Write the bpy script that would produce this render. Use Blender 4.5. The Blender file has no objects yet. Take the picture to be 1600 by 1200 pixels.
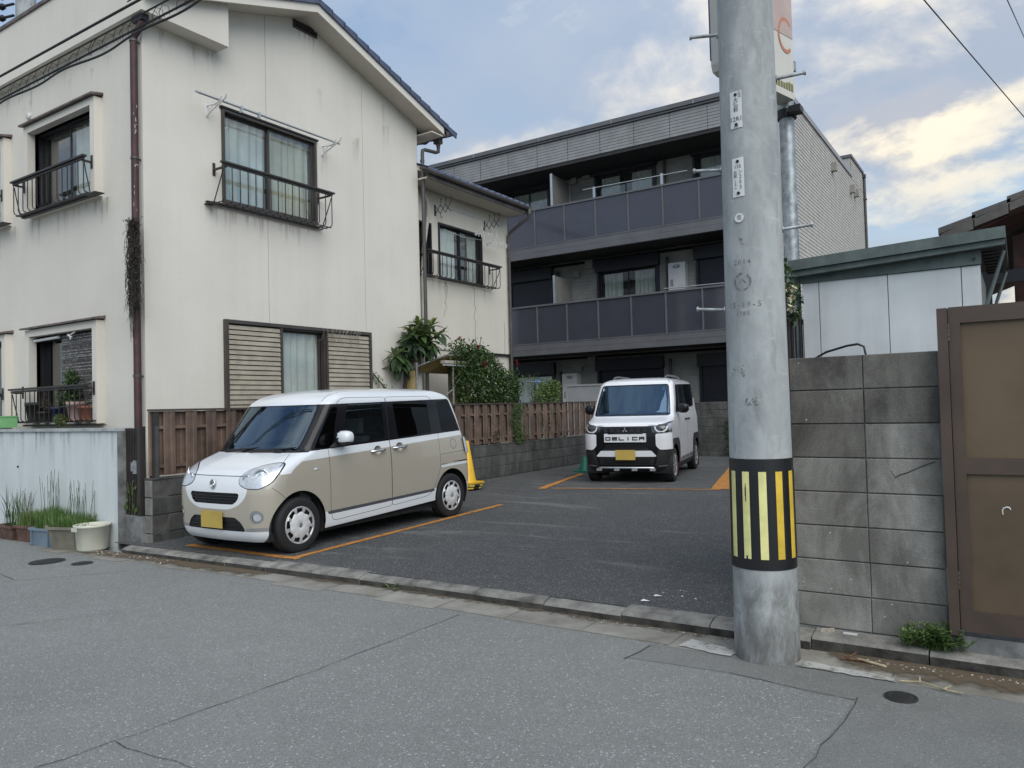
import bpy, bmesh, math, random
import numpy as np
from mathutils import Vector, Matrix, Euler
R = math.radians
rng = random.Random(7)
S = bpy.context.scene
COL = S.collection

# ------------------------------------------------------------------ camera
cam_d = bpy.data.cameras.new('camera'); cam = bpy.data.objects.new('camera', cam_d); COL.objects.link(cam)
cam_d.sensor_width = 36.0; cam_d.lens = 1195.0/1600*36; cam_d.clip_start = 0.05; cam_d.clip_end = 2000
yaw, pitch, roll = 0.585103, 0.029552, -0.026028
f_ = Vector((-math.sin(yaw)*math.cos(pitch), math.cos(yaw)*math.cos(pitch), math.sin(pitch)))
r_ = Vector((math.cos(yaw), math.sin(yaw), 0)); u_ = r_.cross(f_)
r2 = math.cos(roll)*r_ + math.sin(roll)*u_; u2 = -math.sin(roll)*r_ + math.cos(roll)*u_
cam.matrix_world = Matrix(((r2.x, u2.x, -f_.x, 0), (r2.y, u2.y, -f_.y, 0), (r2.z, u2.z, -f_.z, 1.45), (0, 0, 0, 1)))
S.camera = cam

# ------------------------------------------------------------------ exposure, sun, sky
S.view_settings.view_transform = 'Standard'; S.view_settings.look = 'None'
S.view_settings.gamma = 1; S.view_settings.use_curve_mapping = False
S.view_settings.exposure = 0.70
S.render.engine = 'CYCLES'
S.cycles.max_bounces = 6; S.cycles.diffuse_bounces = 3; S.cycles.glossy_bounces = 3
S.cycles.transparent_max_bounces = 12; S.cycles.transmission_bounces = 4
S.cycles.caustics_reflective = False; S.cycles.caustics_refractive = False
S.cycles.use_denoising = True

SUN_AZ = R(126)      # clockwise from +Y towards +X
SUN_EL = R(42)
sun_d = bpy.data.lights.new('sun', 'SUN'); sun = bpy.data.objects.new('sun', sun_d); COL.objects.link(sun)
sun_d.energy = 1.5; sun_d.angle = R(60); sun_d.color = (1.0, 0.935, 0.84)
sd = Vector((math.sin(SUN_AZ)*math.cos(SUN_EL), math.cos(SUN_AZ)*math.cos(SUN_EL), math.sin(SUN_EL)))
sun.rotation_euler = sd.to_track_quat('Z', 'Y').to_euler(); sun.location = (0, 0, 30)

class NT:
    def __init__(s, nt): s.nt = nt; nt.nodes.clear()
    def n(s, t, **kw):
        nd = s.nt.nodes.new(t)
        for k, v in kw.items():
            if k.startswith('_'): setattr(nd, k[1:], v)
        for k, v in kw.items():
            if k.startswith('_'): continue
            key = int(k[1:]) if k[0] == 'i' and k[1:].isdigit() else k.replace('__', ' ')
            sock = nd.inputs[key]
            if hasattr(v, 'is_output') : s.nt.links.new(v, sock)
            elif isinstance(v, bpy.types.Node): s.nt.links.new(v.outputs[0], sock)
            else: sock.default_value = v
        return nd
    def math(s, op, a, b=0.0, clamp=False):
        return s.n('ShaderNodeMath', _operation=op, _use_clamp=clamp, i0=a, i1=b).outputs[0]
    def mix(s, f, a, b, bt='MIX'):
        nd = s.nt.nodes.new('ShaderNodeMix'); nd.data_type = 'RGBA'; nd.blend_type = bt
        for sock, v in ((nd.inputs[0], f), (nd.inputs[6], a), (nd.inputs[7], b)):
            if hasattr(v, 'is_output'): s.nt.links.new(v, sock)
            else: sock.default_value = (tuple(v)+(1,))[:4] if isinstance(v, (tuple, list)) else v
        return nd.outputs[2]
    def ramp(s, f, stops, interp='LINEAR'):
        nd = s.nt.nodes.new('ShaderNodeValToRGB'); cr = nd.color_ramp; cr.interpolation = interp
        while len(cr.elements) < len(stops): cr.elements.new(0.5)
        for e, (p, c) in zip(cr.elements, stops):
            e.position = p; e.color = (c, c, c, 1) if isinstance(c, (int, float)) else (tuple(c)+(1,))[:4]
        s.nt.links.new(f, nd.inputs[0]); return nd.outputs[0]
    def noise(s, vec, scale, detail=3, rough=0.5, dist=0.0):
        return s.n('ShaderNodeTexNoise', Vector=vec, Scale=scale, Detail=detail, Roughness=rough, Distortion=dist).outputs[0]
    def mapping(s, vec, loc=(0, 0, 0), rot=(0, 0, 0), sc=(1, 1, 1)):
        return s.n('ShaderNodeMapping', Vector=vec, Location=loc, Rotation=rot, Scale=sc).outputs[0]
    def pos(s): return s.n('ShaderNodeNewGeometry').outputs['Position']
    def link(s, a, b): s.nt.links.new(a, b)

W = bpy.data.worlds.new('World'); S.world = W; W.use_nodes = True
n = NT(W.node_tree)
dirv = n.n('ShaderNodeTexCoord').outputs['Generated']
sk = n.n('ShaderNodeTexSky', _sky_type='NISHITA', _sun_disc=False, _sun_elevation=SUN_EL, _sun_rotation=SUN_AZ, _altitude=50.0, _air_density=1.0, _dust_density=0.6, _ozone_density=1.2)
sx = n.n('ShaderNodeSeparateXYZ', Vector=dirv)
zc = n.math('MAXIMUM', sx.outputs[2], 0.0)
den = n.math('ADD', zc, 0.30)
px = n.math('DIVIDE', sx.outputs[0], den); py = n.math('DIVIDE', sx.outputs[1], den)
pv = n.n('ShaderNodeCombineXYZ', X=px, Y=py, Z=0.0).outputs[0]
pv = n.mapping(pv, loc=(3.1, 1.7, 0.4), rot=(0, 0, R(20)), sc=(1.0, 1.25, 1.0))
gd = Vector((0.06, 1.0, 0.13)).normalized()      # low sun glow lies beyond the flats, close to the +Y horizon
dt = n.n('ShaderNodeVectorMath', _operation='DOT_PRODUCT', i0=dirv, i1=tuple(gd)).outputs['Value']
glow = n.ramp(dt, [(0.0, 0.0), (0.78, 0.10), (0.93, 0.50), (1.0, 1.0)])
hz = n.ramp(zc, [(0.0, 1.0), (0.12, 0.70), (0.42, 0.0)])
veil = n.ramp(n.noise(pv, 1.05, 6, 0.52, 0.5), [(0.36, 0.0), (0.50, 0.75), (0.62, 1.0)])
c2 = n.noise(n.mapping(pv, loc=(14.1, 6.8, 2)), 2.1, 10, 0.57, 0.25)
c2b = n.noise(n.mapping(pv, loc=(14.1, 6.90, 2)), 2.1, 10, 0.57, 0.25)
gain = n.math('ADD', n.math('MULTIPLY', glow, 0.07), n.math('MULTIPLY', hz, 0.03))
puff = n.ramp(n.math('ADD', c2, gain), [(0.51, 0.0), (0.60, 0.55), (0.70, 0.9)])
puff = n.math('MULTIPLY', puff, n.ramp(sx.outputs[2], [(0.0, 0.0), (0.05, 1.0)]))
edge = n.ramp(n.math('SUBTRACT', c2b, c2), [(-0.05, 0.0), (0.03, 1.0)]) if False else n.ramp(n.math('ADD', n.math('SUBTRACT', c2, c2b), 0.5), [(0.45, 0.0), (0.56, 1.0)])
blue = n.mix(1.0, sk.outputs[0], (0.74, 0.97, 1.06), 'MULTIPLY')
blue = n.mix(n.math('MULTIPLY', hz, 0.55), blue, n.mix(glow, (3.4, 4.5, 5.5), (6.2, 5.7, 4.6)))
veilc = n.mix(glow, (2.45, 2.76, 3.22), (2.75, 2.85, 3.1))
puffc = n.mix(edge, n.mix(glow, (2.7, 2.95, 3.4), (2.9, 2.95, 3.2)), n.mix(glow, (4.2, 4.05, 3.85), (6.4, 5.7, 4.4)))
cie = n.math('ADD', n.math('MULTIPLY', n.math('POWER', zc, 2.0), 2.0), 1.0)
ciec = n.n('ShaderNodeCombineColor', Red=cie, Green=cie, Blue=cie).outputs[0]
allc = n.mix(n.math('MULTIPLY', veil, 0.76), blue, n.mix(1.0, veilc, ciec, 'MULTIPLY'))
allc = n.mix(puff, allc, n.mix(1.0, puffc, ciec, 'MULTIPLY'))
bg = n.n('ShaderNodeBackground', Color=allc, Strength=0.10)
n.n('ShaderNodeOutputWorld', Surface=bg.outputs[0])

# ------------------------------------------------------------------ object helpers
WO = {}
def tag(o, label=None, cat=None, group=None, kind=None):
    if label: o['label'] = label
    if cat: o['category'] = cat
    if group: o['group'] = group
    if kind: o['kind'] = kind
    return o
def empty(name, loc, label=None, cat=None, group=None, rz=0.0, kind=None):
    o = bpy.data.objects.new(name, None); COL.objects.link(o); o.location = loc; o.rotation_euler = (0, 0, rz)
    o.empty_display_size = 0.2; WO[o] = Vector(loc)
    return tag(o, label, cat, group, kind)
def link_obj(name, me, parent=None, loc=(0, 0, 0), rot=None):
    """place mesh data as a piece; loc in world for unrotated things, local for rotated ones"""
    o = bpy.data.objects.new(name, me); COL.objects.link(o)
    off = WO.get(parent, Vector((0, 0, 0))) if parent else Vector((0, 0, 0))
    if parent: o.parent = parent; WO[o] = off + (Vector(loc)-off)
    else: WO[o] = Vector(loc)
    o.location = Vector(loc)-off
    if rot: o.rotation_euler = rot
    return o

class MB:
    def __init__(s): s.v = []; s.f = []; s.m = []; s.s = []
    def add(s, vs, fs, mi=0, sm=False):
        b = len(s.v); s.v.extend([tuple(p) for p in vs])
        for f in fs: s.f.append(tuple(b+i for i in f)); s.m.append(mi); s.s.append(sm)
        return s
    def quad(s, a, b, c, d, mi=0): return s.add([a, b, c, d], [(0, 1, 2, 3)], mi)
    def box(s, x0, x1, y0, y1, z0, z1, mi=0, M=None):
        if x0 > x1: x0, x1 = x1, x0
        if y0 > y1: y0, y1 = y1, y0
        if z0 > z1: z0, z1 = z1, z0
        vs = [Vector(p) for p in ((x0, y0, z0), (x1, y0, z0), (x1, y1, z0), (x0, y1, z0), (x0, y0, z1), (x1, y0, z1), (x1, y1, z1), (x0, y1, z1))]
        if M is not None: vs = [M @ p for p in vs]
        return s.add(vs, [(0, 3, 2, 1), (4, 5, 6, 7), (0, 1, 5, 4), (1, 2, 6, 5), (2, 3, 7, 6), (3, 0, 4, 7)], mi)
    def cyl(s, p0, p1, r0, r1=None, n=12, mi=0, caps=True, sm=True):
        r1 = r0 if r1 is None else r1
        p0 = Vector(p0); p1 = Vector(p1); d = (p1-p0).normalized()
        a = d.orthogonal().normalized(); b = d.cross(a)
        vs = []
        for p, r in ((p0, r0), (p1, r1)):
            for i in range(n):
                t = 2*math.pi*i/n; vs.append(p+(a*math.cos(t)+b*math.sin(t))*r)
        s.add(vs, [(i, (i+1) % n, n+(i+1) % n, n+i) for i in range(n)], mi, sm)
        if caps: s.add(vs, [tuple(range(n-1, -1, -1)), tuple(range(n, 2*n))], mi)
        return s
    def tube(s, path, r, n=8, mi=0, caps=True):
        P = [Vector(p) for p in path]; rings = []; a = None
        for i, p in enumerate(P):
            d = (P[min(i+1, len(P)-1)]-P[max(i-1, 0)]).normalized()
            if a is None: a = d.orthogonal().normalized()
            a = (a-d*a.dot(d)).normalized(); b = d.cross(a)
            rr = r[i] if isinstance(r, (list, tuple)) else r
            rings.append([p+(a*math.cos(2*math.pi*k/n)+b*math.sin(2*math.pi*k/n))*rr for k in range(n)])
        vs = [q for rg in rings for q in rg]; fs = []
        for i in range(len(P)-1):
            for k in range(n): fs.append((i*n+k, i*n+(k+1) % n, (i+1)*n+(k+1) % n, (i+1)*n+k))
        s.add(vs, fs, mi, True)
        if caps: s.add(rings[0], [tuple(range(n-1, -1, -1))], mi).add(rings[-1], [tuple(range(n))], mi)
        return s
    def prism(s, pts, ax, a, b, mi=0, sm=False):
        """pts: 2D polygon in the two other axes (x<y<z order), extruded along ax from a to b"""
        def P(u, v, w): return {'x': (w, u, v), 'y': (u, w, v), 'z': (u, v, w)}[ax]
        n = len(pts); vs = [P(u, v, a) for u, v in pts]+[P(u, v, b) for u, v in pts]
        area = sum(pts[i][0]*pts[(i+1) % n][1]-pts[(i+1) % n][0]*pts[i][1] for i in range(n))
        flip = (area < 0) != (b < a)
        if ax == 'y': flip = not flip
        F = [(i, (i+1) % n, n+(i+1) % n, n+i) for i in range(n)]; c = [tuple(range(n-1, -1, -1)), tuple(range(n, 2*n))]
        if flip: F = [f[::-1] for f in F]; c = [f[::-1] for f in c]
        s.add(vs, F, mi, sm); return s.add(vs, c, mi)
    def lathe(s, prof, c, n=16, mi=0, sm=True, axis='z', caps=True):
        c = Vector(c); vs = []
        for r, h in prof:
            for i in range(n):
                t = 2*math.pi*i/n; u, v = r*math.cos(t), r*math.sin(t)
                vs.append(c+Vector({'z': (u, v, h), 'x': (h, u, v), 'y': (v, h, u)}[axis]))
        k = len(prof)
        s.add(vs, [(j*n+i, j*n+(i+1) % n, (j+1)*n+(i+1) % n, (j+1)*n+i) for j in range(k-1) for i in range(n)], mi, sm)
        if caps: s.add(vs[:n], [tuple(range(n-1, -1, -1))], mi).add(vs[-n:], [tuple(range(n))], mi)
        return s
    def mesh(s, name, mats, off=(0, 0, 0)):
        me = bpy.data.meshes.new(name); o = Vector(off)
        me.from_pydata([(p[0]-o.x, p[1]-o.y, p[2]-o.z) for p in s.v], [], s.f)
        for m in (mats if isinstance(mats, (list, tuple)) else [mats]): me.materials.append(m)
        me.polygons.foreach_set('material_index', s.m); me.polygons.foreach_set('use_smooth', s.s)
        me.update(); return me
    def build(s, name, mats, parent=None, loc=None, local=False):
        """world-coordinate geometry; parent's origin is taken off. loc: origin of a top-level mesh thing"""
        if parent is not None:
            off = Vector((0, 0, 0)) if local else WO[parent]
            o = bpy.data.objects.new(name, s.mesh(name, mats, off)); COL.objects.link(o); o.parent = parent; WO[o] = off
        else:
            off = Vector(loc) if loc is not None else Vector((0, 0, 0))
            o = bpy.data.objects.new(name, s.mesh(name, mats, off)); COL.objects.link(o); o.location = off; WO[o] = off
        return o
def flatten_smooth(o, ang=35):
    return o

# ------------------------------------------------------------------ materials
MATS = {}
def bsdf(n, **kw):
    b = n.n('ShaderNodeBsdfPrincipled', **kw); n.n('ShaderNodeOutputMaterial', Surface=b.outputs[0]); return b
def M(name, col, rough=0.6, metal=0.0, var=0.12, scale=3.0, bump=0.0, bscale=80.0, spec=0.5, coat=0.0, rand=0.0, col2=None, streak=0.0):
    """general weathered material: colour noise in world space, optional vertical streaks, fine relief, per-piece variation"""
    m = bpy.data.materials.new(name); m.use_nodes = True; n = NT(m.node_tree); p = n.pos()
    a = n.noise(p, scale, 5, 0.6); c2 = col2 or tuple(c*(1-2.2*var) for c in col); c1 = tuple(min(1, c*(1+0.6*var)) for c in col)
    c = n.mix(n.ramp(a, [(0.32, 0.0), (0.68, 1.0)]), c2, c1) if var or col2 else None
    if c is None:
        rgb = n.n('ShaderNodeRGB'); rgb.outputs[0].default_value = tuple(col)+(1,); c = rgb.outputs[0]
    if streak:
        st = n.noise(n.mapping(p, sc=(9, 9, 0.45)), 1.0, 5, 0.65)
        c = n.mix(n.ramp(st, [(0.45, 0.0), (0.72, streak)]), c, tuple(x*0.45 for x in col))
    if rand:
        rd = n.n('ShaderNodeObjectInfo').outputs['Random']
        f = n.math('ADD', n.math('MULTIPLY', rd, 2*rand), 1-rand)
        c = n.mix(1.0, c, n.n('ShaderNodeCombineColor', Red=f, Green=f, Blue=f).outputs[0], 'MULTIPLY')
    kw = dict(Base__Color=c, Roughness=rough, Metallic=metal, Specular__IOR__Level=spec)
    if coat: kw.update(Coat__Weight=coat, Coat__Roughness=0.04)
    if bump:
        bn = n.noise(p, bscale, 4, 0.6)
        kw['Normal'] = n.n('ShaderNodeBump', Strength=1.0, Distance=bump, Height=bn).outputs[0]
    bsdf(n, **kw); MATS[name] = m; return m

def asphalt(name, base, dark, scale=1.0, speck=0.35, patch=0.35, dusty=0.0, dcol=(0.21, 0.205, 0.19)):
    m = bpy.data.materials.new(name); m.use_nodes = True; n = NT(m.node_tree); p = n.pos()
    v = n.n('ShaderNodeTexVoronoi', Vector=p, Scale=135*scale); ag = v.outputs['Distance']; vc = v.outputs['Color']
    sp = n.n('ShaderNodeSeparateColor', Color=vc).outputs[0]
    v2 = n.n('ShaderNodeTexVoronoi', Vector=p, Scale=62*scale); sp2 = n.n('ShaderNodeSeparateColor', Color=v2.outputs['Color']).outputs[0]
    big = n.noise(p, 0.55, 5, 0.6); mid = n.noise(p, 5.0, 4, 0.6)
    c = n.mix(n.ramp(big, [(0.3, 0.0), (0.7, 1.0)]), dark, base)
    c = n.mix(n.math('MULTIPLY', n.ramp(mid, [(0.35, 1.0), (0.6, 0.0)]), patch), c, tuple(x*0.72 for x in dark))
    c = n.mix(n.ramp(sp, [(0.0, 0.55), (0.35, 0.0)]), c, tuple(x*0.42 for x in dark))
    c = n.mix(n.ramp(sp, [(0.55, 0.0), (0.80, speck), (1.0, speck*1.2)]), c, (0.30, 0.31, 0.31))
    c = n.mix(n.ramp(sp2, [(0.95, 0.0), (0.98, speck*1.4)]), c, (0.46, 0.47, 0.46))
    if dusty:
        d1 = n.noise(n.mapping(p, rot=(0, 0, R(12)), sc=(0.55, 1.9, 1)), 1.1, 6, 0.62, 1.2)
        d2 = n.noise(p, 30, 4, 0.7)
        d = n.math('MULTIPLY', n.ramp(d1, [(0.56, 0.0), (0.68, dusty)]), n.ramp(d2, [(0.35, 0.2), (0.65, 1.0)]))
        c = n.mix(d, c, dcol)
    h = n.math('ADD', n.math('MULTIPLY', ag, -0.6), n.math('MULTIPLY', sp, 0.5))
    bmp = n.n('ShaderNodeBump', Strength=0.9, Distance=0.0035, Height=h).outputs[0]
    bsdf(n, Base__Color=c, Roughness=0.86, Specular__IOR__Level=0.35, Normal=bmp); MATS[name] = m; return m
m_road = asphalt('road asphalt', (0.238, 0.244, 0.228), (0.190, 0.196, 0.183), 2.1, 0.62, 0.22, 0.22)
m_road2 = asphalt('smooth road asphalt', (0.225, 0.230, 0.216), (0.182, 0.187, 0.176), 2.4, 0.26, 0.28, 0.30)
m_lot = asphalt('lot asphalt', (0.074, 0.076, 0.075), (0.044, 0.045, 0.045), 1.6, 0.30, 0.40, 0.85)

def stucco(name, col, low, streaks=0.35):
    m = bpy.data.materials.new(name); m.use_nodes = True; n = NT(m.node_tree); p = n.pos()
    a = n.noise(p, 0.9, 6, 0.6); b = n.noise(n.mapping(p, sc=(3.5, 3.5, 0.16)), 1.0, 6, 0.6)
    b2 = n.noise(n.mapping(p, loc=(4, 2, 0), sc=(11, 11, 0.35)), 1.0, 4, 0.6)
    c = n.mix(n.ramp(a, [(0.3, 0.0), (0.7, 1.0)]), low, col)
    c = n.mix(n.ramp(b, [(0.42, 0.0), (0.75, streaks)]), c, tuple(x*0.66 for x in low))
    c = n.mix(n.ramp(b2, [(0.56, 0.0), (0.75, streaks*0.6)]), c, tuple(x*0.6 for x in low))
    h = n.math('ADD', n.math('MULTIPLY', n.noise(n.mapping(p, sc=(1, 1, 2.2)), 18, 5, 0.65), 1.0), n.math('MULTIPLY', n.noise(p, 120, 3, 0.6), 0.35))
    bsdf(n, Base__Color=c, Roughness=0.9, Specular__IOR__Level=0.25, Normal=n.n('ShaderNodeBump', Strength=0.5, Distance=0.005, Height=h).outputs[0])
    MATS[name] = m; return m
m_stucco = stucco('cream stucco', (0.705, 0.665, 0.595), (0.645, 0.608, 0.542), 0.10)
m_stucco2 = stucco('annex stucco', (0.65, 0.605, 0.525), (0.585, 0.543, 0.468), 0.14)
m_whitewall = stucco('pale blue wall paint', (0.64, 0.675, 0.675), (0.54, 0.58, 0.585), 0.40)

def block(name, c1, c2, stain, sfac, rand=0.12):
    m = bpy.data.materials.new(name); m.use_nodes = True; n = NT(m.node_tree); p = n.pos()
    a = n.noise(p, 1.7, 7, 0.7, 0.4); b = n.noise(n.mapping(p, sc=(3.6, 3.6, 1.6)), 1.0, 7, 0.7, 0.5)
    g = n.noise(p, 140, 3, 0.7); w = n.n('ShaderNodeTexVoronoi', Vector=p, Scale=9.0).outputs['Distance']
    c = n.mix(n.ramp(a, [(0.3, 0.0), (0.7, 1.0)]), c1, c2)
    c = n.mix(n.math('MULTIPLY', n.ramp(b, [(0.36, 0.0), (0.62, 1.0)]), sfac), c, stain)
    c = n.mix(n.ramp(g, [(0.3, 0.35), (0.55, 0.0)]), c, tuple(x*0.5 for x in stain))
    c = n.mix(n.ramp(w, [(0.0, 1.0), (0.035, 0.9), (0.05, 0.0)]), c, (0.5, 0.5, 0.47))
    f = n.math('ADD', n.math('MULTIPLY', n.n('ShaderNodeObjectInfo').outputs['Random'], 2*rand), 1-rand)
    c = n.mix(1.0, c, n.n('ShaderNodeCombineColor', Red=f, Green=f, Blue=f).outputs[0], 'MULTIPLY')
    bsdf(n, Base__Color=c, Roughness=0.93, Specular__IOR__Level=0.2, Normal=n.n('ShaderNodeBump', Strength=0.8, Distance=0.004, Height=g).outputs[0])
    MATS[name] = m; return m
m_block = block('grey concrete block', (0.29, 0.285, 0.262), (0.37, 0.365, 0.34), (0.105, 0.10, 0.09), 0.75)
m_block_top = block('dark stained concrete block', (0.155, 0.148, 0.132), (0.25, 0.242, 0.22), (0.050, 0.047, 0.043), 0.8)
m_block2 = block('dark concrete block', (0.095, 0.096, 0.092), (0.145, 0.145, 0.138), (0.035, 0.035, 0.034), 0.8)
m_mortar = M('mortar', (0.10, 0.098, 0.09), 0.95, var=0.2, scale=12, bump=0.003, bscale=150)

def polecon(name):
    m = bpy.data.materials.new(name); m.use_nodes = True; n = NT(m.node_tree); p = n.pos()
    a = n.noise(n.mapping(p, sc=(1, 1, 0.5)), 5.0, 7, 0.65, 0.4); b = n.noise(n.mapping(p, loc=(3, 1, 7), sc=(1.2, 1.2, 0.35)), 9, 6, 0.6)
    g = n.noise(p, 130, 3, 0.6)
    c = n.mix(n.ramp(a, [(0.35, 0.0), (0.62, 1.0)]), (0.27, 0.288, 0.292), (0.40, 0.42, 0.42))
    c = n.mix(n.ramp(b, [(0.56, 0.0), (0.70, 0.55)]), c, (0.19, 0.195, 0.20))
    c = n.mix(n.ramp(n.noise(n.mapping(p, loc=(9, 9, 1), sc=(1, 1, 3.0)), 9, 5, 0.7), [(0.60, 0.0), (0.66, 0.5)]), c, (0.50, 0.50, 0.49))
    z = n.n('ShaderNodeSeparateXYZ', Vector=p).outputs[2]
    dm = n.math('MULTIPLY', n.ramp(z, [(0.0, 1.0), (0.12, 0.75), (0.55, 0.12), (0.8, 0.0)]), n.ramp(n.noise(n.mapping(p, sc=(2, 2, 0.7)), 4, 6, 0.65), [(0.38, 0.15), (0.58, 1.0)]))
    low = n.ramp(z, [(0.0, 1.0), (0.35, 0.9), (0.55, 0.0)]); lowv = n.noise(n.mapping(p, loc=(2, 5, 3), sc=(1.6, 1.6, 0.8)), 7, 8, 0.72, 0.6)
    c = n.mix(n.math('MULTIPLY', low, n.ramp(lowv, [(0.40, 0.85), (0.52, 0.0)])), c, (0.15, 0.152, 0.15))
    c = n.mix(n.math('MULTIPLY', low, n.ramp(lowv, [(0.56, 0.0), (0.66, 0.6)])), c, (0.52, 0.53, 0.52))
    c = n.mix(dm, c, (0.12, 0.118, 0.11))
    bsdf(n, Base__Color=c, Roughness=0.75, Specular__IOR__Level=0.35, Normal=n.n('ShaderNodeBump', Strength=0.6, Distance=0.0025, Height=n.math('ADD', g, n.math('MULTIPLY', a, 1.5))).outputs[0])
    MATS[name] = m; return m
m_pole = polecon('pole concrete')
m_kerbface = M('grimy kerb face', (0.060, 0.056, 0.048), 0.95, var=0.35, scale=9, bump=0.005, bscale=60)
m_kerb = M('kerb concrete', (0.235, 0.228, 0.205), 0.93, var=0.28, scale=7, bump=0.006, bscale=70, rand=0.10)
m_gut = M('gutter concrete', (0.25, 0.242, 0.212), 0.93, var=0.25, scale=4, bump=0.004, bscale=60, rand=0.12, col2=(0.175, 0.163, 0.135))
m_base = M('grey base concrete', (0.22, 0.225, 0.225), 0.9, var=0.3, scale=5, bump=0.003, bscale=60, streak=0.4)

def glassy(name, tint, refl=0.06, rough=0.02, trans=0.5, gcol=(1, 1, 1)):
    """thin pane: part see-through, part mirror by Fresnel"""
    m = bpy.data.materials.new(name); m.use_nodes = True; n = NT(m.node_tree)
    t = n.n('ShaderNodeBsdfTransparent', Color=tuple(tint)+(1,)); g = n.n('ShaderNodeBsdfGlossy', Color=tuple(gcol)+(1,), Roughness=rough)
    d = n.n('ShaderNodeBsdfDiffuse', Color=tuple(x*0.12 for x in tint)+(1,))
    mx0 = n.n('ShaderNodeMixShader', Fac=trans); n.link(d.outputs[0], mx0.inputs[1]); n.link(t.outputs[0], mx0.inputs[2])
    bk = n.n('ShaderNodeNewGeometry').outputs['Backfacing']; fr = n.n('ShaderNodeFresnel', IOR=n.math('SUBTRACT', 1.5, n.math('MULTIPLY', bk, 0.8333))).outputs[0]; fac = n.math('ADD', n.math('MULTIPLY', fr, 1.0), refl, True)
    mx = n.n('ShaderNodeMixShader', Fac=fac); n.link(mx0.outputs[0], mx.inputs[1]); n.link(g.outputs[0], mx.inputs[2])
    n.n('ShaderNodeOutputMaterial', Surface=mx.outputs[0]); MATS[name] = m; return m
m_glass = glassy('window glass', (0.90, 0.93, 0.92), 0.04, 0.015, 0.95)
m_glass_dark = glassy('dark window glass', (0.30, 0.33, 0.34), 0.10, 0.015, 0.8)
m_carglass = glassy('windscreen glass', (0.40, 0.50, 0.56), 0.11, 0.005, 0.9, (.62, .82, 1.0))
m_vanglass = glassy('van windscreen glass', (0.22, 0.32, 0.42), 0.06, 0.005, 0.85, (.40, .66, 1.0))
m_privacy = glassy('privacy glass', (0.035, 0.035, 0.04), -0.03, 0.01, 0.5)

m_frame = M('bronze window frame', (0.085, 0.072, 0.065), 0.45, 0.3, var=0.1)
m_black = M('black metal', (0.018, 0.018, 0.020), 0.45, 0.2, var=0.1)
m_rail = M('brown railing metal', (0.045, 0.038, 0.036), 0.5, 0.2, var=0.15)
m_hood = M('brown hood metal', (0.16, 0.125, 0.115), 0.6, 0.1, var=0.25, scale=8)
m_pipe = M('maroon downpipe', (0.070, 0.030, 0.030), 0.55, var=0.2, scale=6)
m_pipe_dk = M('dark brown downpipe', (0.075, 0.068, 0.064), 0.5, var=0.15)
m_pipe_wh = M('cream conduit', (0.52, 0.50, 0.44), 0.6, var=0.15)
m_tile = M('blue grey roof tile', (0.075, 0.095, 0.16), 0.28, var=0.15, scale=6, spec=0.6)
m_white = M('white plastic', (0.70, 0.70, 0.68), 0.45, var=0.08)
m_alu = M('aluminium', (0.55, 0.56, 0.57), 0.35, 0.9, var=0.08)
m_steel = M('galvanised steel', (0.40, 0.43, 0.44), 0.45, 0.55, var=0.25, scale=14)
m_curtain = M('pale curtain', (0.80, 0.80, 0.76), 0.9, var=0.12, scale=2)
m_curtain_b = M('beige curtain', (0.78, 0.72, 0.56), 0.9, var=0.12, scale=2)
m_room = M('dark room', (0.035, 0.036, 0.037), 0.9, var=0.1)
m_shutter = M('beige shutter slat', (0.39, 0.345, 0.27), 0.55, var=0.12, scale=5)
m_fence = M('brown fence board', (0.150, 0.100, 0.076), 0.62, var=0.22, scale=4, rand=0.16, bump=0.001, bscale=60)
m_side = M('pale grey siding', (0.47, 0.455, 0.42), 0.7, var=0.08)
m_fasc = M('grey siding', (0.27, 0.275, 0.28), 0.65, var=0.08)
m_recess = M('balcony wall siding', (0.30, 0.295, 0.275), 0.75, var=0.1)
m_apm = M('dark grey metal trim', (0.135, 0.135, 0.145), 0.5, 0.2, var=0.08)
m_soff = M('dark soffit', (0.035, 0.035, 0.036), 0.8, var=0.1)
m_panel = M('smoked balcony panel', (0.050, 0.051, 0.068), 0.10, var=0.05, spec=0.75)
m_navy = M('navy shutter metal', (0.014, 0.016, 0.026), 0.42, var=0.08)
def wornpaint(name, col, under, keep):
    """road paint worn through to the asphalt in specks and patches"""
    m = bpy.data.materials.new(name); m.use_nodes = True; n = NT(m.node_tree); p = n.pos()
    a = n.noise(p, 11, 6, 0.65); b = n.noise(p, 75, 4, 0.7)
    f = n.ramp(n.math('ADD', n.math('MULTIPLY', a, 0.75), n.math('MULTIPLY', b, 0.45)), [(keep-.05, 0.0), (keep+.05, 1.0)])
    c = n.mix(n.noise(p, 5, 4, 0.6), tuple(x*.75 for x in col), tuple(min(1, x*1.12) for x in col)); c = n.mix(f, under, c)
    bsdf(n, Base__Color=c, Roughness=0.86, Specular__IOR__Level=0.3, Normal=n.n('ShaderNodeBump', Strength=.8, Distance=.003, Height=b).outputs[0]); MATS[name] = m; return m
m_orange = wornpaint('orange line paint', (0.50, 0.22, 0.05), (0.055, 0.055, 0.055), 0.50)
m_wpaint = wornpaint('worn white paint', (0.46, 0.46, 0.435), (0.20, 0.195, 0.175), 0.55)
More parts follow.
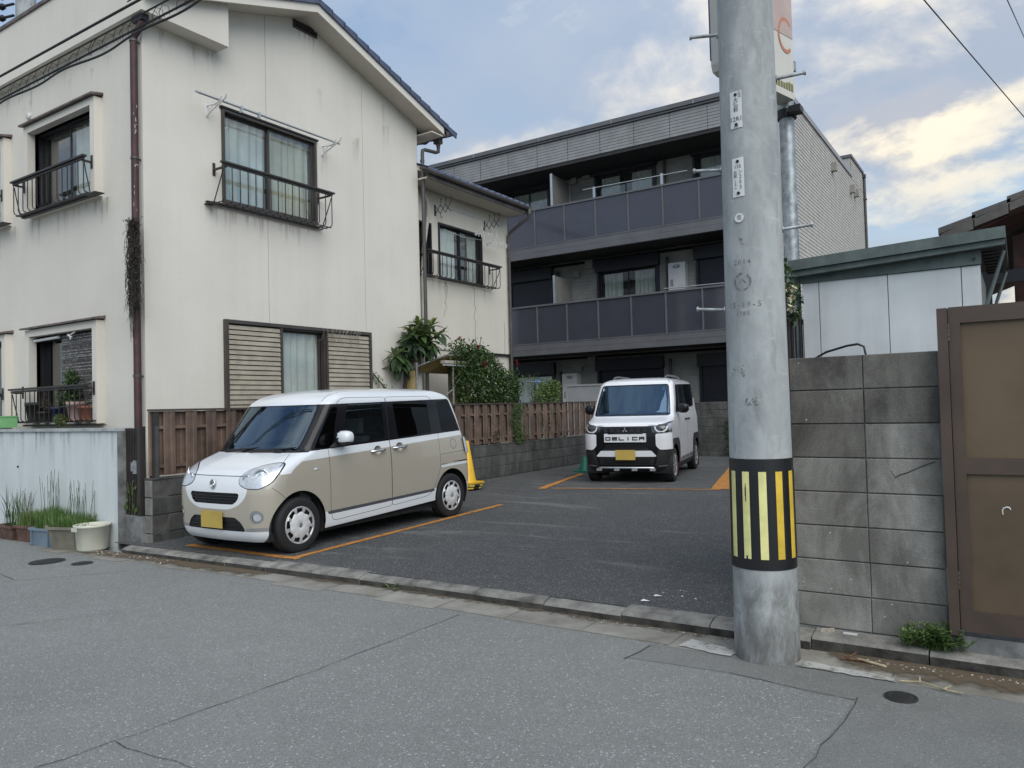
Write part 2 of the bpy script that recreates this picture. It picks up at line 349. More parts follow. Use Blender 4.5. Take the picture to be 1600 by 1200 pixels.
def fading(name, col, lo=0.45, hi=0.62, sc=(14, 14, 14), top=0.8):
    """thin film of dirt whose cover follows the 'fade' attribute broken up by noise"""
    m = bpy.data.materials.new(name); m.use_nodes = True; n = NT(m.node_tree); p = n.pos()
    at = n.nt.nodes.new('ShaderNodeAttribute'); at.attribute_name = 'fade'
    f = n.ramp(n.math('ADD', n.math('MULTIPLY', n.math('SUBTRACT', n.noise(n.mapping(p, sc=sc), 1.0, 6, 0.68), 0.5), 1.1), n.math('MULTIPLY', at.outputs['Fac'], 0.8)), [(lo, 0.0), (hi, top)])
    c = n.mix(n.noise(p, 30, 4, 0.7), tuple(x*.6 for x in col), tuple(x*1.3 for x in col))
    d = n.n('ShaderNodeBsdfPrincipled', Base__Color=c, Roughness=.95, Specular__IOR__Level=.2); t = n.n('ShaderNodeBsdfTransparent')
    mx = n.n('ShaderNodeMixShader', Fac=f); n.link(t.outputs[0], mx.inputs[1]); n.link(d.outputs[0], mx.inputs[2]); n.n('ShaderNodeOutputMaterial', Surface=mx.outputs[0]); MATS[name] = m; return m
m_silt = fading('washed silt', (0.135, 0.105, 0.072), .30, .55, (9, 9, 9), .9)
m_grime = fading('wall grime', (0.20, 0.185, 0.155), .46, 1.05, (20, 20, 1.0), .30)
def set_fade(o, vals):
    at = o.data.attributes.new('fade', 'FLOAT', 'POINT'); at.data.foreach_set('value', vals)
m_brown = M('brown gate steel', (0.080, 0.055, 0.042), 0.5, var=0.12, scale=3)
m_brown_p = M('brown gate sheet', (0.122, 0.085, 0.050), 0.55, var=0.15, scale=1.6)
m_shed = M('white shed panel', (0.66, 0.69, 0.70), 0.5, var=0.08, scale=2, streak=0.18)
m_green = M('green grey roof metal', (0.125, 0.155, 0.15), 0.5, 0.1, var=0.22, scale=5, streak=0.4)
m_yellow = M('faded yellow panel', (0.46, 0.34, 0.13), 0.6, var=0.2, scale=4)
m_dirt = M('brown dirt', (0.13, 0.095, 0.06), 0.95, var=0.35, scale=14, bump=0.006, bscale=60)
m_iron = M('cast iron', (0.05, 0.05, 0.05), 0.6, 0.4, var=0.2)
m_cable = M('black cable', (0.012, 0.012, 0.013), 0.5, var=0.0)
m_rubber = M('black rubber', (0.016, 0.016, 0.017), 0.8, var=0.15, scale=8)
m_soil = M('soil', (0.045, 0.034, 0.024), 0.95, var=0.3, scale=20, bump=0.006, bscale=60)
def leafmat(name, col, tr=0.35, rough=0.5):
    m = bpy.data.materials.new(name); m.use_nodes = True; n = NT(m.node_tree); p = n.pos()
    a = n.noise(p, 9, 3, 0.6); c = n.mix(a, tuple(x*0.6 for x in col), tuple(x*1.35 for x in col))
    b = n.n('ShaderNodeBsdfPrincipled', Base__Color=c, Roughness=rough, Specular__IOR__Level=0.4)
    t = n.n('ShaderNodeBsdfTranslucent', Color=c); mx = n.n('ShaderNodeMixShader', Fac=tr)
    n.link(b.outputs[0], mx.inputs[1]); n.link(t.outputs[0], mx.inputs[2]); n.n('ShaderNodeOutputMaterial', Surface=mx.outputs[0])
    MATS[name] = m; return m
lf_dark = leafmat('dark leaf', (0.044, 0.082, 0.034)); lf_mid = leafmat('mid leaf', (0.085, 0.150, 0.045))
lf_lite = leafmat('light leaf', (0.15, 0.21, 0.06)); lf_dry = leafmat('dry leaf', (0.14, 0.115, 0.06))
lf_grey = leafmat('dead vine', (0.085, 0.075, 0.062), 0.1, 0.9)
m_bark = M('bark', (0.09, 0.07, 0.05), 0.9, var=0.25, scale=20)
m_red = M('red petal', (0.28, 0.012, 0.018), 0.6, var=0.2, scale=20)
m_cream = M('cream petal', (0.66, 0.60, 0.42), 0.6, var=0.15, scale=20)
# ================================================================== GROUND
def gz(X): return -0.012*min(max(0.0, -4.0-X), 16)
def lz(X, Y):
    t = min(max((Y-4.8)/6.2, 0), 1); zk = 0.085+gz(X)
    return zk+(0.12-zk)*t
def ground_sheet(name, xs, ys, zf, mat, kind='structure', parent=None):
    b = MB(); vs = [(x, y, zf(x, y)) for y in ys for x in xs]; nx = len(xs)
    b.add(vs, [(j*nx+i, j*nx+i+1, (j+1)*nx+i+1, (j+1)*nx+i) for j in range(len(ys)-1) for i in range(nx-1)])
    o = b.build(name, mat, parent); o['kind'] = kind; return o
g = MB(); g.quad((-600, -600, -0.35), (600, -600, -0.35), (600, 900, -0.35), (-600, 900, -0.35))
m_gnd = M('far ground', (0.12, 0.12, 0.11), 0.95, var=0.2, scale=0.3)
g.build('ground', m_gnd)['kind'] = 'structure'
ground_sheet('road', [-60, -20, -12, -8, -4, 0, 12, 60], [-12, -6, 0, 2, 4.70], lambda x, y: gz(x), m_road)
ground_sheet('parking_lot', [-8.6, -8, -7, -6, -5, -4, -3, -2, -1.1], [4.735, 5.5, 6.5, 7.5, 8.5, 9.5, 10.5, 11.5, 18.3], lz, m_lot)
ground_sheet('yard_ground', [-17, -8.6], [4.95, 18.3], lambda x, y: -0.02, m_dirt)
ground_sheet('yard_ground', [-1.1, 30], [4.95, 40], lambda x, y: 0.03, m_dirt)

# relaid strips of smoother asphalt, one sheet above the older road
def road_patch(pts):
    b = MB(); P = []
    for (x0, y0), (x1, y1) in zip(pts, pts[1:]+pts[:1]):
        k = max(1, int(abs(x1-x0)/2)); P += [(x0+(x1-x0)*i/k, y0+(y1-y0)*i/k) for i in range(k)]
    b.add([(x, y, gz(x)+.002) for x, y in P], [tuple(range(len(P)))]); b.build('road_patch', m_road2)['kind'] = 'structure'
road_patch([(-3.9, -8), (12, -8), (12, 4.33), (-1.90, 4.33), (-1.92, 4.02), (-1.35, 4.04), (-0.72, 3.98), (-0.75, 3.2), (-0.80, 2.2)][1:] if False else [(-0.80, 2.2), (-0.95, -8), (4, -8), (4, 4.33), (-1.90, 4.33), (-1.92, 4.02), (-1.35, 4.05), (-0.715, 3.98), (-0.755, 3.2)])
# lane joints and cracks of the road: narrow sunken tar lines
crack = MB()
def crackline(pts, w=0.005, z=0.004):
    P = []
    for (x0, y0), (x1, y1) in zip(pts, pts[1:]):
        L = math.hypot(x1-x0, y1-y0); k = max(2, int(L/0.10))
        for i in range(k): P.append((x0+(x1-x0)*i/k+rng.gauss(0, .006), y0+(y1-y0)*i/k+rng.gauss(0, .006)))
    P.append(pts[-1])
    for (x0, y0), (x1, y1) in zip(P, P[1:]):
        dx, dy = x1-x0, y1-y0; L = math.hypot(dx, dy) or 1; ww = w*rng.uniform(.5, 1.2)*.5
        nx, ny = -dy/L*ww, dx/L*ww
        crack.quad((x0-nx, y0-ny, gz(x0)+z), (x1-nx, y1-ny, gz(x1)+z), (x1+nx, y1+ny, gz(x1)+z), (x0+nx, y0+ny, gz(x0)+z))
crackline([(-8.0, 2.15), (-6.14, 2.55), (-6.0, 2.72)]); crackline([(-6.05, 2.6), (-5.7, 3.2)], 0.005)
crackline([(-3.6, 1.2), (-3.456, 1.578), (-3.40, 2.2), (-3.357, 2.67), (-3.34, 3.5), (-3.33, 4.28)], 0.005)
crackline([(-3.417, 1.88), (-3.015, 1.90), (-2.4, 1.92)], 0.005)
crackline([(-1.92, 4.0), (-1.894, 4.28)], 0.010); crackline([(-0.78, 2.9), (-0.753, 3.161), (-0.72, 3.6), (-0.707, 4.02)], 0.0045)
crackline([(-1.35, 4.06), (-0.9, 3.97), (-0.71, 3.98)], 0.003); crackline([(-7.9, 3.3), (-7.2, 4.1)], 0.006); crackline([(-9.5, 3.9), (-8.6, 3.5), (-7.9, 3.4)], 0.006)
m_crack = M('tar crack', (0.05, 0.052, 0.052), 0.9, var=0.1)
crack.build('road_crack', m_crack)['kind'] = 'structure'

# gutter slabs along the kerb
gut = empty('gutter', (-2, 4.48, 0), kind='structure')
x = -9.6
while x < 3.0:
    w = 0.60; b = MB(); x1 = min(x+w-0.006, 3.0); y0 = 4.335+rng.uniform(-.02, .02)
    if x < -4.5: y0 += 0.05+rng.uniform(-.05, .06)
    b.add([(x, y0, gz(x)+.0025), (x1, y0, gz(x1)+.0025), (x1, 4.655, gz(x1)+.005), (x, 4.655, gz(x)+.005)], [(0, 1, 2, 3)])
    b.build('gutter_slab', m_gut, gut); x += w
# kerb stones
kerb = empty('kerb', (-2, 4.71, 0), kind='structure')
xs = []; x = -8.25
while x < 3.2: xs.append(x); x += 0.60
for x in xs:
    x1 = x+0.592; b = MB(); h = rng.uniform(-.004, .004)
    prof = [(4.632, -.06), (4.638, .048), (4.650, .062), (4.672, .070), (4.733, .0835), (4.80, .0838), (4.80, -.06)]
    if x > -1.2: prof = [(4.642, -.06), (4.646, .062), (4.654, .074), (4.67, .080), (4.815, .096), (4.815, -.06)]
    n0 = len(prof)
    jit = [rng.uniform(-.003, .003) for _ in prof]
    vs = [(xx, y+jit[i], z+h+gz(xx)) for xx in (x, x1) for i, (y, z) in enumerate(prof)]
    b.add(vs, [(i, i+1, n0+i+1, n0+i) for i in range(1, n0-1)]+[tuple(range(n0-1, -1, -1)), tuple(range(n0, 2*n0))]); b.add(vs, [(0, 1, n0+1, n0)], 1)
    b.build('kerb_stone', [m_kerb, m_kerbface], kerb)
# dirt washed against kerb and planters
d = MB(); fv = []
def dirtpatch(x0, x1, y0, y1, z=0.008, dens=1.0):
    k = max(4, int((x1-x0)/0.10)); b0 = len(d.v)
    for i in range(k+1):
        x = x0+(x1-x0)*i/k; e = min(1, i/3, (k-i)/3)
        for t, f in ((0, 0.0), (.35, .45), (.75, .9), (1, 1.0)):
            d.v.append((x, y0+(y1-y0)*t, gz(x)+z+.004*t)); fv.append(f*e*dens*rng.uniform(.8, 1.1))
    for i in range(k):
        for j in range(3): a = b0+4*i+j; d.f.append((a, a+4, a+5, a+1)); d.m.append(0); d.s.append(False)
dirtpatch(-9.0, -5.6, 4.36, 4.64); dirtpatch(-5.6, -1.3, 4.50, 4.64, .008, .62); dirtpatch(-1.05, 1.2, 4.30, 4.648, .009, 1.05); dirtpatch(-13, -8.6, 4.50, 4.82)
d_ = d.build('dirt', m_silt); d_['kind'] = 'stuff'; set_fade(d_, fv)
# painted markings: thin worn sheets
def stripe(name, pts, mat, z=0.006, zf=None, wob=0.006):
    """pts: 4 corners (x,y) of a strip; long edges a-b and d-c, edges slightly ragged"""
    a, b_, c, d_ = pts; k = max(4, int(math.hypot(b_[0]-a[0], b_[1]-a[1])/0.05)); m = MB(); up = []; dn = []
    for i in range(k+1):
        t = i/k
        for arr, p, q in ((dn, a, b_), (up, d_, c)):
            x = p[0]+(q[0]-p[0])*t+rng.gauss(0, wob); y = p[1]+(q[1]-p[1])*t+rng.gauss(0, wob)
            arr.append((x, y, (zf or (lambda X, Y: gz(X)))(x, y)+z))
    for i in range(k): m.quad(dn[i], dn[i+1], up[i+1], up[i])
    o = m.build(name, mat); o['kind'] = 'structure'; return o
stripe('road_marking', [(-1.74, 4.345), (-1.42, 4.30), (-1.40, 4.42), (-1.715, 4.50)], m_wpaint, .008, None, .006)
stripe('road_marking', [(-1.07, 4.325), (-0.57, 4.315), (-0.60, 4.365), (-1.03, 4.425)], m_wpaint, .008, None, .006)
stripe('parking_line', [(-7.55, 4.93), (-5.72, 4.87), (-5.72, 4.955), (-7.55, 5.03)], m_orange, .005, lz)
stripe('parking_line', [(-5.76, 4.96), (-5.98, 8.75), (-6.06, 8.75), (-5.85, 4.96)], m_orange, .005, lz)
sx_, sy_ = 0.951, 0.309   # bay of the white car is turned by about 18 degrees
stripe('parking_line', [(-6.40, 10.55), (-7.05, 13.1), (-7.14, 13.08), (-6.52, 10.50)], m_orange, .005, lz)
stripe('parking_line', [(-6.30, 10.60), (-3.78, 11.27), (-3.80, 11.34), (-6.32, 10.66)], m_orange, .005, lz, .008)
stripe('parking_line', [(-3.95, 11.33), (-5.0, 15.6), (-4.7, 15.66), (-3.62, 11.42)], m_orange, .005, lz)
# small iron covers in the road
def cover(x, y, r, label):
    b = MB(); z = gz(x); b.lathe([(r, -.01), (r, .008), (r*.86, .008), (r*.86, .003), (r*.80, .003), (r*.80, .009), (0.001, .009)], (x, y, z), 24, sm=False, caps=False)
    for i in range(5): b.box(x-r*.5, x+r*.5, y-r*.5+i*r*.25-.004, y-r*.5+i*r*.25+.004, z+.009, z+.012)
    o = b.build('manhole_cover', m_iron, loc=(x, y, z)); tag(o, label, 'manhole cover', 'small iron covers in the road')
cover(-0.53, 4.115, 0.075, 'small round iron valve cover in the road below the utility pole')
cover(-8.585, 4.02, 0.17, 'larger dark iron cover in the road before the planters')
cover(-8.095, 4.13, 0.10, 'smaller dark iron cover in the road near the white bucket')

# ================================================================== BLOCK WALLS
def chamfer_block(lx, lz_, th, c=0.006):
    """block with chamfered front edges; front faces -Y, origin at its lower front left corner"""
    b = MB(); q = lambda x, y, z: (x, y, z)
    o_ = [(0, c, 0), (lx, c, 0), (lx, c, lz_), (0, c, lz_)]; i_ = [(c, 0, c), (lx-c, 0, c), (lx-c, 0, lz_-c), (c, 0, lz_-c)]
    bk = [(0, th, 0), (lx, th, 0), (lx, th, lz_), (0, th, lz_)]
    b.add(o_+i_+bk, [(4, 5, 6, 7), (0, 1, 5, 4), (1, 2, 6, 5), (2, 3, 7, 6), (3, 0, 4, 7), (1, 0, 8, 9), (2, 1, 9, 10), (3, 2, 10, 11), (0, 3, 11, 8), (9, 8, 11, 10)])
    return b
# wall beside the pole
wl = empty('block_wall', (-0.77, 4.86, 0.09), 'short stained concrete block wall between utility pole and brown gate', 'wall')
b = MB(); b.box(-1.165, -0.372, 4.808, 4.91, 0.06, 1.692); b.build('mortar', m_mortar, wl)
meA = chamfer_block(0.407, 0.1945, 0.09, .004).mesh('block', m_block); meB = chamfer_block(0.378, 0.1945, 0.09, .004).mesh('block', m_block)
meC = chamfer_block(0.407, 0.1945, 0.09, .004).mesh('block', m_block_top); meD = chamfer_block(0.378, 0.1945, 0.09, .004).mesh('block', m_block_top)
for k in range(8):
    z = 0.102+0.2*k; top = k >= 5
    link_obj('block', meC if top else meA, wl, (-1.160+rng.uniform(-.002, .002), 4.800+rng.uniform(-.003, .002), z))
    link_obj('block', (meD if k >= 6 else meB), wl, (-0.749+rng.uniform(-.002, .002), 4.800+rng.uniform(-.003, .002), z))
b = MB(); b.box(-1.17, -0.37, 4.795, 4.92, 0.05, 0.098); b.build('footing', m_base, wl)
# crack across one block
ck = MB(); pts = [(-0.62, 1.03), (-0.60, .99), (-0.58, 1.005), (-0.54, 1.02), (-0.50, 1.04), (-0.46, 1.06), (-0.40, 1.085)]
for (x0, z0), (x1, z1) in zip(pts, pts[1:]): ck.quad((x0, 4.7945, z0), (x1, 4.7945, z1), (x1, 4.7945, z1+.006), (x0, 4.7945, z0+.006))
ck.build('crack', m_crack, wl)
b = MB(); b.tube([(-1.08, 5.02, 1.60), (-1.05, 5.0, 1.70), (-0.98, 4.99, 1.735), (-0.86, 4.98, 1.765), (-0.80, 4.98, 1.772), (-0.765, 4.98, 1.755), (-0.755, 4.98, 1.70), (-0.755, 4.98, 1.60)], 0.007, 6)
tag(b.build('bent_pipe', m_black, loc=(-0.9, 4.98, 1.6)), 'thin black bent pipe rising over the top of the block wall', 'pipe')

# long wall with board fence between the lot and the houses (slightly skewed)
fw = empty('fence_wall', (-8.10, 4.90, 0), 'long low dark block wall under the brown board fence', 'wall', rz=R(1.14)); WO[fw] = Vector((0, 0, 0))
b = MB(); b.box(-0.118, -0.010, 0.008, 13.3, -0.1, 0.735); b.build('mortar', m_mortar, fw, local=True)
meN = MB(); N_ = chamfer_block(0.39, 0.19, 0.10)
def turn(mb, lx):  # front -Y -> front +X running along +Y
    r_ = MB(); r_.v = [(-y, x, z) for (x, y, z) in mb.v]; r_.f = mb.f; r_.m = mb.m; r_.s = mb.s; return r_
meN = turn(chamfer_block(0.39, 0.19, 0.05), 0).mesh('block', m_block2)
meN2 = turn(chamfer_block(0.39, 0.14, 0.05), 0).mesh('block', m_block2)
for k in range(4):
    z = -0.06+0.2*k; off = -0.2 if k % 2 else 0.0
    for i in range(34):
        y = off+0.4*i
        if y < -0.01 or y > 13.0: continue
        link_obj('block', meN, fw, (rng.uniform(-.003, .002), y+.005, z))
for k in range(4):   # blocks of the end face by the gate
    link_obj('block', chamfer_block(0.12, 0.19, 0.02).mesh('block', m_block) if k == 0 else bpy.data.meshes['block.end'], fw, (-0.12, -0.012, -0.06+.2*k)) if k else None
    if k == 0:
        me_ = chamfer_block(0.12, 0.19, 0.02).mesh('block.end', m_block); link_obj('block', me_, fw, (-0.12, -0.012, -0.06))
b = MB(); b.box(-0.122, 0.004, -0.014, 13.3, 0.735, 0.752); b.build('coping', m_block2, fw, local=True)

fn = empty('board_fence', (-8.10, 4.90, 0.75), 'brown fence of alternating upright boards along the parking lot', 'fence', rz=R(1.14)); WO[fn] = Vector((0, 0, 0.75))
zb, zt = 0.775, 1.50
def board(sgn, ws=1.0):
    b = MB(); prof = [(0, 0), (.010, .014), (.050, .014), (.058, .006), (.092, .006), (.100, .014), (.140, .014), (.150, 0)]
    prof = [(y*ws, x) for y, x in prof]
    pts = [(y, x*1.0) for y, x in prof]
    vs = [(x*sgn, y, z) for z in (0, zt-zb) for y, x in prof]; k = len(prof)
    b.add(vs, [(i, i+1, k+i+1, k+i) if sgn > 0 else (i+1, i, k+i, k+i+1) for i in range(k-1)]+[(0, k, 2*k-1, k-1)])
    return b.mesh('board', m_fence)
meF, meG = board(1), board(1, 1.48)
link_obj('board', meG, fn, (-0.084, 0.015, zb))
y = 0.17; i = 0
while y < 11.6:
    link_obj('board', meF, fn, (-0.030, y, zb+rng.uniform(-.004, .003)), (rng.gauss(0, .004), 0, rng.gauss(0, .012)))
    link_obj('board', meG, fn, (-0.084, y+0.106, zb+rng.uniform(-.004, .003)), (rng.gauss(0, .004), 0, rng.gauss(0, .012)))
    y += 0.278
for z in (0.86, 1.30):
    b = MB(); b.box(-0.070, -0.031, 0.10, 11.65, z, z+0.035); b.build('rail', m_fence, fn, local=True).location = (0, 0, -0.75)
b = MB(); b.box(-0.105, -0.005, 0.02, 11.66, zt+.002, zt+0.026); b.build('cap_rail', M('fence cap', (0.07, 0.052, 0.046), 0.6), fn, local=True).location = (0, 0, -0.75)
for y in [0.05]+[1.95*k for k in range(1, 7)]:
    b = MB(); y = min(y, 11.6); b.box(-0.09, -0.045, y, y+.05, 0.752, zt) if y > 1 else b.box(-0.10, -0.02, y, y+.06, 0.752, zt)
    b.build('post', m_rail, fn, local=True).location = (0, 0, -0.75)

# wall at the back of the lot
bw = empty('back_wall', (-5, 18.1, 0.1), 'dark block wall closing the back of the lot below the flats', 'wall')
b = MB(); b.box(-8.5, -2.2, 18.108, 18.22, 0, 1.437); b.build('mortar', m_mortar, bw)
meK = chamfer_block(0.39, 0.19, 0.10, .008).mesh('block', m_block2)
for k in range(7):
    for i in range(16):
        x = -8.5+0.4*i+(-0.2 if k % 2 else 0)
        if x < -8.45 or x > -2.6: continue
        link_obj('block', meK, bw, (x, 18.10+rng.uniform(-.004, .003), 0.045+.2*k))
mo = MB()
for i in range(260):
    x = -5.75+rng.gauss(0, .07); z = rng.uniform(.2, 1.0); s = rng.uniform(.015, .04); y = 18.09-rng.uniform(0, .03)
    mo.add([(x-s, y, z), (x, y-.02, z-s), (x+s, y, z), (x, y, z+s)], [(0, 1, 2, 3)])
tag(mo.build('creeper', lf_dark, loc=(-5.75, 18.09, .2)), 'thin dark creeper hanging down the back block wall', 'creeper')

# pale street wall at left with coping
lw = empty('street_wall', (-10.5, 4.88, -0.05), 'pale blue painted street wall behind the planters', 'wall')
b = MB(); b.box(-15, -8.62, 4.812, 4.95, -0.25, 1.285); b.build('wall_body', m_whitewall, lw)
b = MB(); b.box(-15, -8.60, 4.785, 4.975, 1.287, 1.322); b.build('coping', M('coping paint', (0.42, 0.45, 0.45), 0.7, var=0.2, streak=0.4), lw)
b = MB(); b.box(-8.618, -8.585, 4.80, 4.96, -0.05, 1.285); b.build('end_post', m_base, lw)
b = MB(); b.box(-8.66, -8.215, 4.86, 4.985, -0.12, 0.325); b.build('base', m_base, lw)
b = MB(); b.cyl((-11.02, 4.80, 0.83), (-11.02, 4.83, 0.83), 0.014, n=10); b.build('weep_hole', m_black, lw)

gt = empty('metal_gate', (-8.42, 4.90, 0.33), 'narrow dark metal bar gate between pale wall and block wall', 'gate')
for i in range(9):
    x = -8.60+i*0.033; b = MB(); b.box(x, x+.016, 4.885, 4.905, 0.335, 1.315); b.build('bar', m_rail, gt)
for z in (0.36, 1.27):
    b = MB(); b.box(-8.60, -8.31, 4.90, 4.92, z, z+.03); b.build('rail', m_rail, gt)
b = MB(); b.box(-8.325, -8.262, 4.86, 4.93, 0.332, 1.335); b.build('post', m_rail, gt)
b = MB(); b.box(-8.235, -8.115, 4.955, 5.0, 0.30, 1.335); b.build('post', M('gate post paint', (0.085, 0.08, 0.08), .5, .2), gt)
b = MB(); b.box(-8.40, -8.33, 4.855, 4.884, 0.80, 0.95); b.box(-8.415, -8.40, 4.84, 4.88, 0.83, 0.93); b.build('lock', m_steel, gt)
for z in (0.42, 1.10):
    b = MB(); b.cyl((-8.612, 4.878, z), (-8.612, 4.878, z+.09), .012, n=8); b.build('hinge', M('rusty iron', (.12, .05, .03), .8, var=.3), gt)
iv = MB()
for i in range(26):
    x = rng.uniform(-8.6, -8.3); z = rng.uniform(.36, .72) if i > 8 else rng.uniform(.36, .46); s = rng.uniform(.012, .03); y = 4.865-rng.uniform(0, .03)
    iv.add([(x-s, y, z), (x, y-.01, z-s*.8), (x+s, y-.005, z), (x, y, z+s)], [(0, 1, 2, 3)], rng.choice([0, 1]))
for i in range(5):
    x = -8.58+i*.06; iv.tube([(x, 4.872, .33), (x+rng.uniform(-.03, .05), 4.868, .5), (x+rng.uniform(-.04, .08), 4.87, .70)], .0025, 4)
tag(iv.build('creeper', [lf_lite, lf_mid], loc=(-8.45, 4.87, .33)), 'small yellow green creeper climbing the dark bar gate', 'creeper')
# ================================================================== helpers for buildings
def fbox(mb, face, pl, a0, a1, d0, d1, z0, z1, mi=0):
    """box on a facade: a along it, d outward. face 'X' looks to +X (a=Y); face 'Y' looks to -Y (a=X)"""
    if face == 'X': return mb.box(pl+d0, pl+d1, a0, a1, z0, z1, mi)
    return mb.box(a0, a1, pl-d0, pl-d1, z0, z1, mi)
def fpt(face, pl, a, d, z): return (pl+d, a, z) if face == 'X' else (a, pl-d, z)
def wall_holes(mb, face, pl, a0, a1, z0, z1, holes, th=0.14):
    """slab of wall with rectangular openings, cut into butted boxes"""
    zs = sorted({z0, z1}|{h[2] for h in holes}|{h[3] for h in holes}); zs = [z for z in zs if z0 <= z <= z1]
    for za, zb_ in zip(zs, zs[1:]):
        zm = (za+zb_)/2; cut = sorted((max(h[0], a0), min(h[1], a1)) for h in holes if h[2] < zm < h[3] and h[1] > a0 and h[0] < a1)
        a = a0
        for c0, c1 in cut:
            if c0 > a: fbox(mb, face, pl, a, c0, 0, -th, za, zb_)
            a = max(a, c1)
        if a < a1: fbox(mb, face, pl, a, a1, 0, -th, za, zb_)
def window(parent, face, pl, a0, a1, z0, z1, dep=0.05, fw=0.045, mull=0.5, fm=None, glass=None, cur=None, cm=None, open_dark=False):
    """sliding window: outer frame, two sashes, two panes, curtains and a dark room niche"""
    fm = fm or m_frame; glass = glass or m_glass
    b = MB(); w = fw
    fbox(b, face, pl, a0, a0+w, .012, -dep-.05, z0, z1); fbox(b, face, pl, a1-w, a1, .012, -dep-.05, z0, z1)
    fbox(b, face, pl, a0+w, a1-w, .012, -dep-.05, z1-w, z1); fbox(b, face, pl, a0+w, a1-w, .012, -dep-.05, z0, z0+w)
    win = b.build('window', fm, parent); am = a0+(a1-a0)*mull; s = 0.032
    for k, (p, q) in enumerate(((a0+w, am+s/2), (am-s/2, a1-w))):
        d = -dep+(.0 if k else -.026); b = MB()
        fbox(b, face, pl, p, p+s, d, d-.022, z0+w, z1-w); fbox(b, face, pl, q-s, q, d, d-.022, z0+w, z1-w)
        fbox(b, face, pl, p+s, q-s, d, d-.022, z1-w-s, z1-w); fbox(b, face, pl, p+s, q-s, d, d-.022, z0+w, z0+w+s)
        b.build('sash', fm, win); b = MB()
        fbox(b, face, pl, p+s, q-s, d-.008, d-.014, z0+w+s, z1-w-s); b.build('pane', glass, win)
    b = MB(); nb = -dep-.6
    fbox(b, face, pl, a0, a1, nb, nb-.01, z0, z1); fbox(b, face, pl, a0-.01, a0, -dep-.06, nb, z0, z1); fbox(b, face, pl, a1, a1+.01, -dep-.06, nb, z0, z1)
    fbox(b, face, pl, a0, a1, -dep-.06, nb, z1, z1+.01); fbox(b, face, pl, a0, a1, -dep-.06, nb, z0-.01, z0)
    b.build('room', m_room, win)
    for (c0, c1, mt) in (cur or []):
        b = MB(); k = max(8, int((c1-c0)/.02)); pts = []
        for i in range(k+1):
            a = c0+(c1-c0)*i/k; dd = -dep-.075+.018*math.sin(a*42+1.3*math.sin(a*11)); pts.append((a, dd))
        for (p, dp), (q, dq) in zip(pts, pts[1:]):
            b.add([fpt(face, pl, p, dp, z0+.05), fpt(face, pl, q, dq, z0+.05), fpt(face, pl, q, dq, z1-.06), fpt(face, pl, p, dp, z1-.06)], [(0, 1, 2, 3)], 0, True)
        b.build('curtain', mt, win)
    return win
def guard(parent, face, pl, a0, a1, zt, zb_, proj, nb, shelf=True, mat=None, bulge=True):
    """basket guard under a window: capped handrail, bent bars, floor bars, brackets"""
    mat = mat or m_rail; b = MB()
    fbox(b, face, pl, a0-.03, a1+.03, proj-.025, proj+.035, zt-.012, zt+.014); fbox(b, face, pl, a0, a1, proj-.012, proj+.012, zt-.045, zt-.018)
    for a in (a0+.05, a1-.05): fbox(b, face, pl, a-.014, a+.014, 0, proj, zt-.06, zt-.035)
    for a in (a0+.05, a1-.05): fbox(b, face, pl, a-.02, a+.02, 0, .012, zt-.13, zt+.05)
    for d in ((0.03, proj*.5, proj-.05) if shelf else (proj-.03,)): fbox(b, face, pl, a0, a1, d, d+.018, zb_-.012, zb_+.002)
    g_ = b.build('window_guard', mat, parent)
    for i in range(nb):
        a = a0+.012+(a1-a0-.024)*i/(nb-1); b = MB()
        path = [fpt(face, pl, a, proj, zt-.04), fpt(face, pl, a, proj, zb_+.05), fpt(face, pl, a, proj-.012, zb_+.018), fpt(face, pl, a, proj-.05, zb_+.006), fpt(face, pl, a, 0.0, zb_+.006)]
        if not shelf: path = path[:2]+[fpt(face, pl, a, proj, zb_)]
        b.tube(path, 0.0075, 6); b.build('bar', mat, g_)
    for a in (a0+.012, a1-.012):
        b = MB(); b.tube([fpt(face, pl, a, proj-.01, zt-.07), fpt(face, pl, a, proj*.8, zt-.18), fpt(face, pl, a, .05, zb_+.02)], .008, 6); b.build('brace', mat, g_)
    return g_

# ================================================================== CREAM HOUSE
XH, YH, YB = -9.3, 5.56, 11.0
XA = -9.6
hs = empty('cream_house', (-11.5, 8.3, 0), 'two storey cream stucco house with tiled gable roof at left', 'house')
zsl = lambda y: 7.80-0.335*abs(y-8.22)
# side wall in three cast bays with narrow joints; openings for two windows
holes = [(6.735, 8.475, 4.46, 5.80), (7.72, 8.60, 1.0, 2.74)]
for k, (a0, a1) in enumerate(((YH, 7.513), (7.521, 9.546), (9.554, YB))):
    b = MB(); wall_holes(b, 'X', XH, a0, a1, 0, 6.40, holes)
    ys = sorted({a0, a1}|({8.22} if a0 < 8.22 < a1 else set()))
    pts = [(a0, 6.40), (a1, 6.40)]+[(y, zsl(y)-.02) for y in reversed(ys)]
    b.prism(pts, 'x', XH-.14, XH)
    b.build('wall', m_stucco, hs)
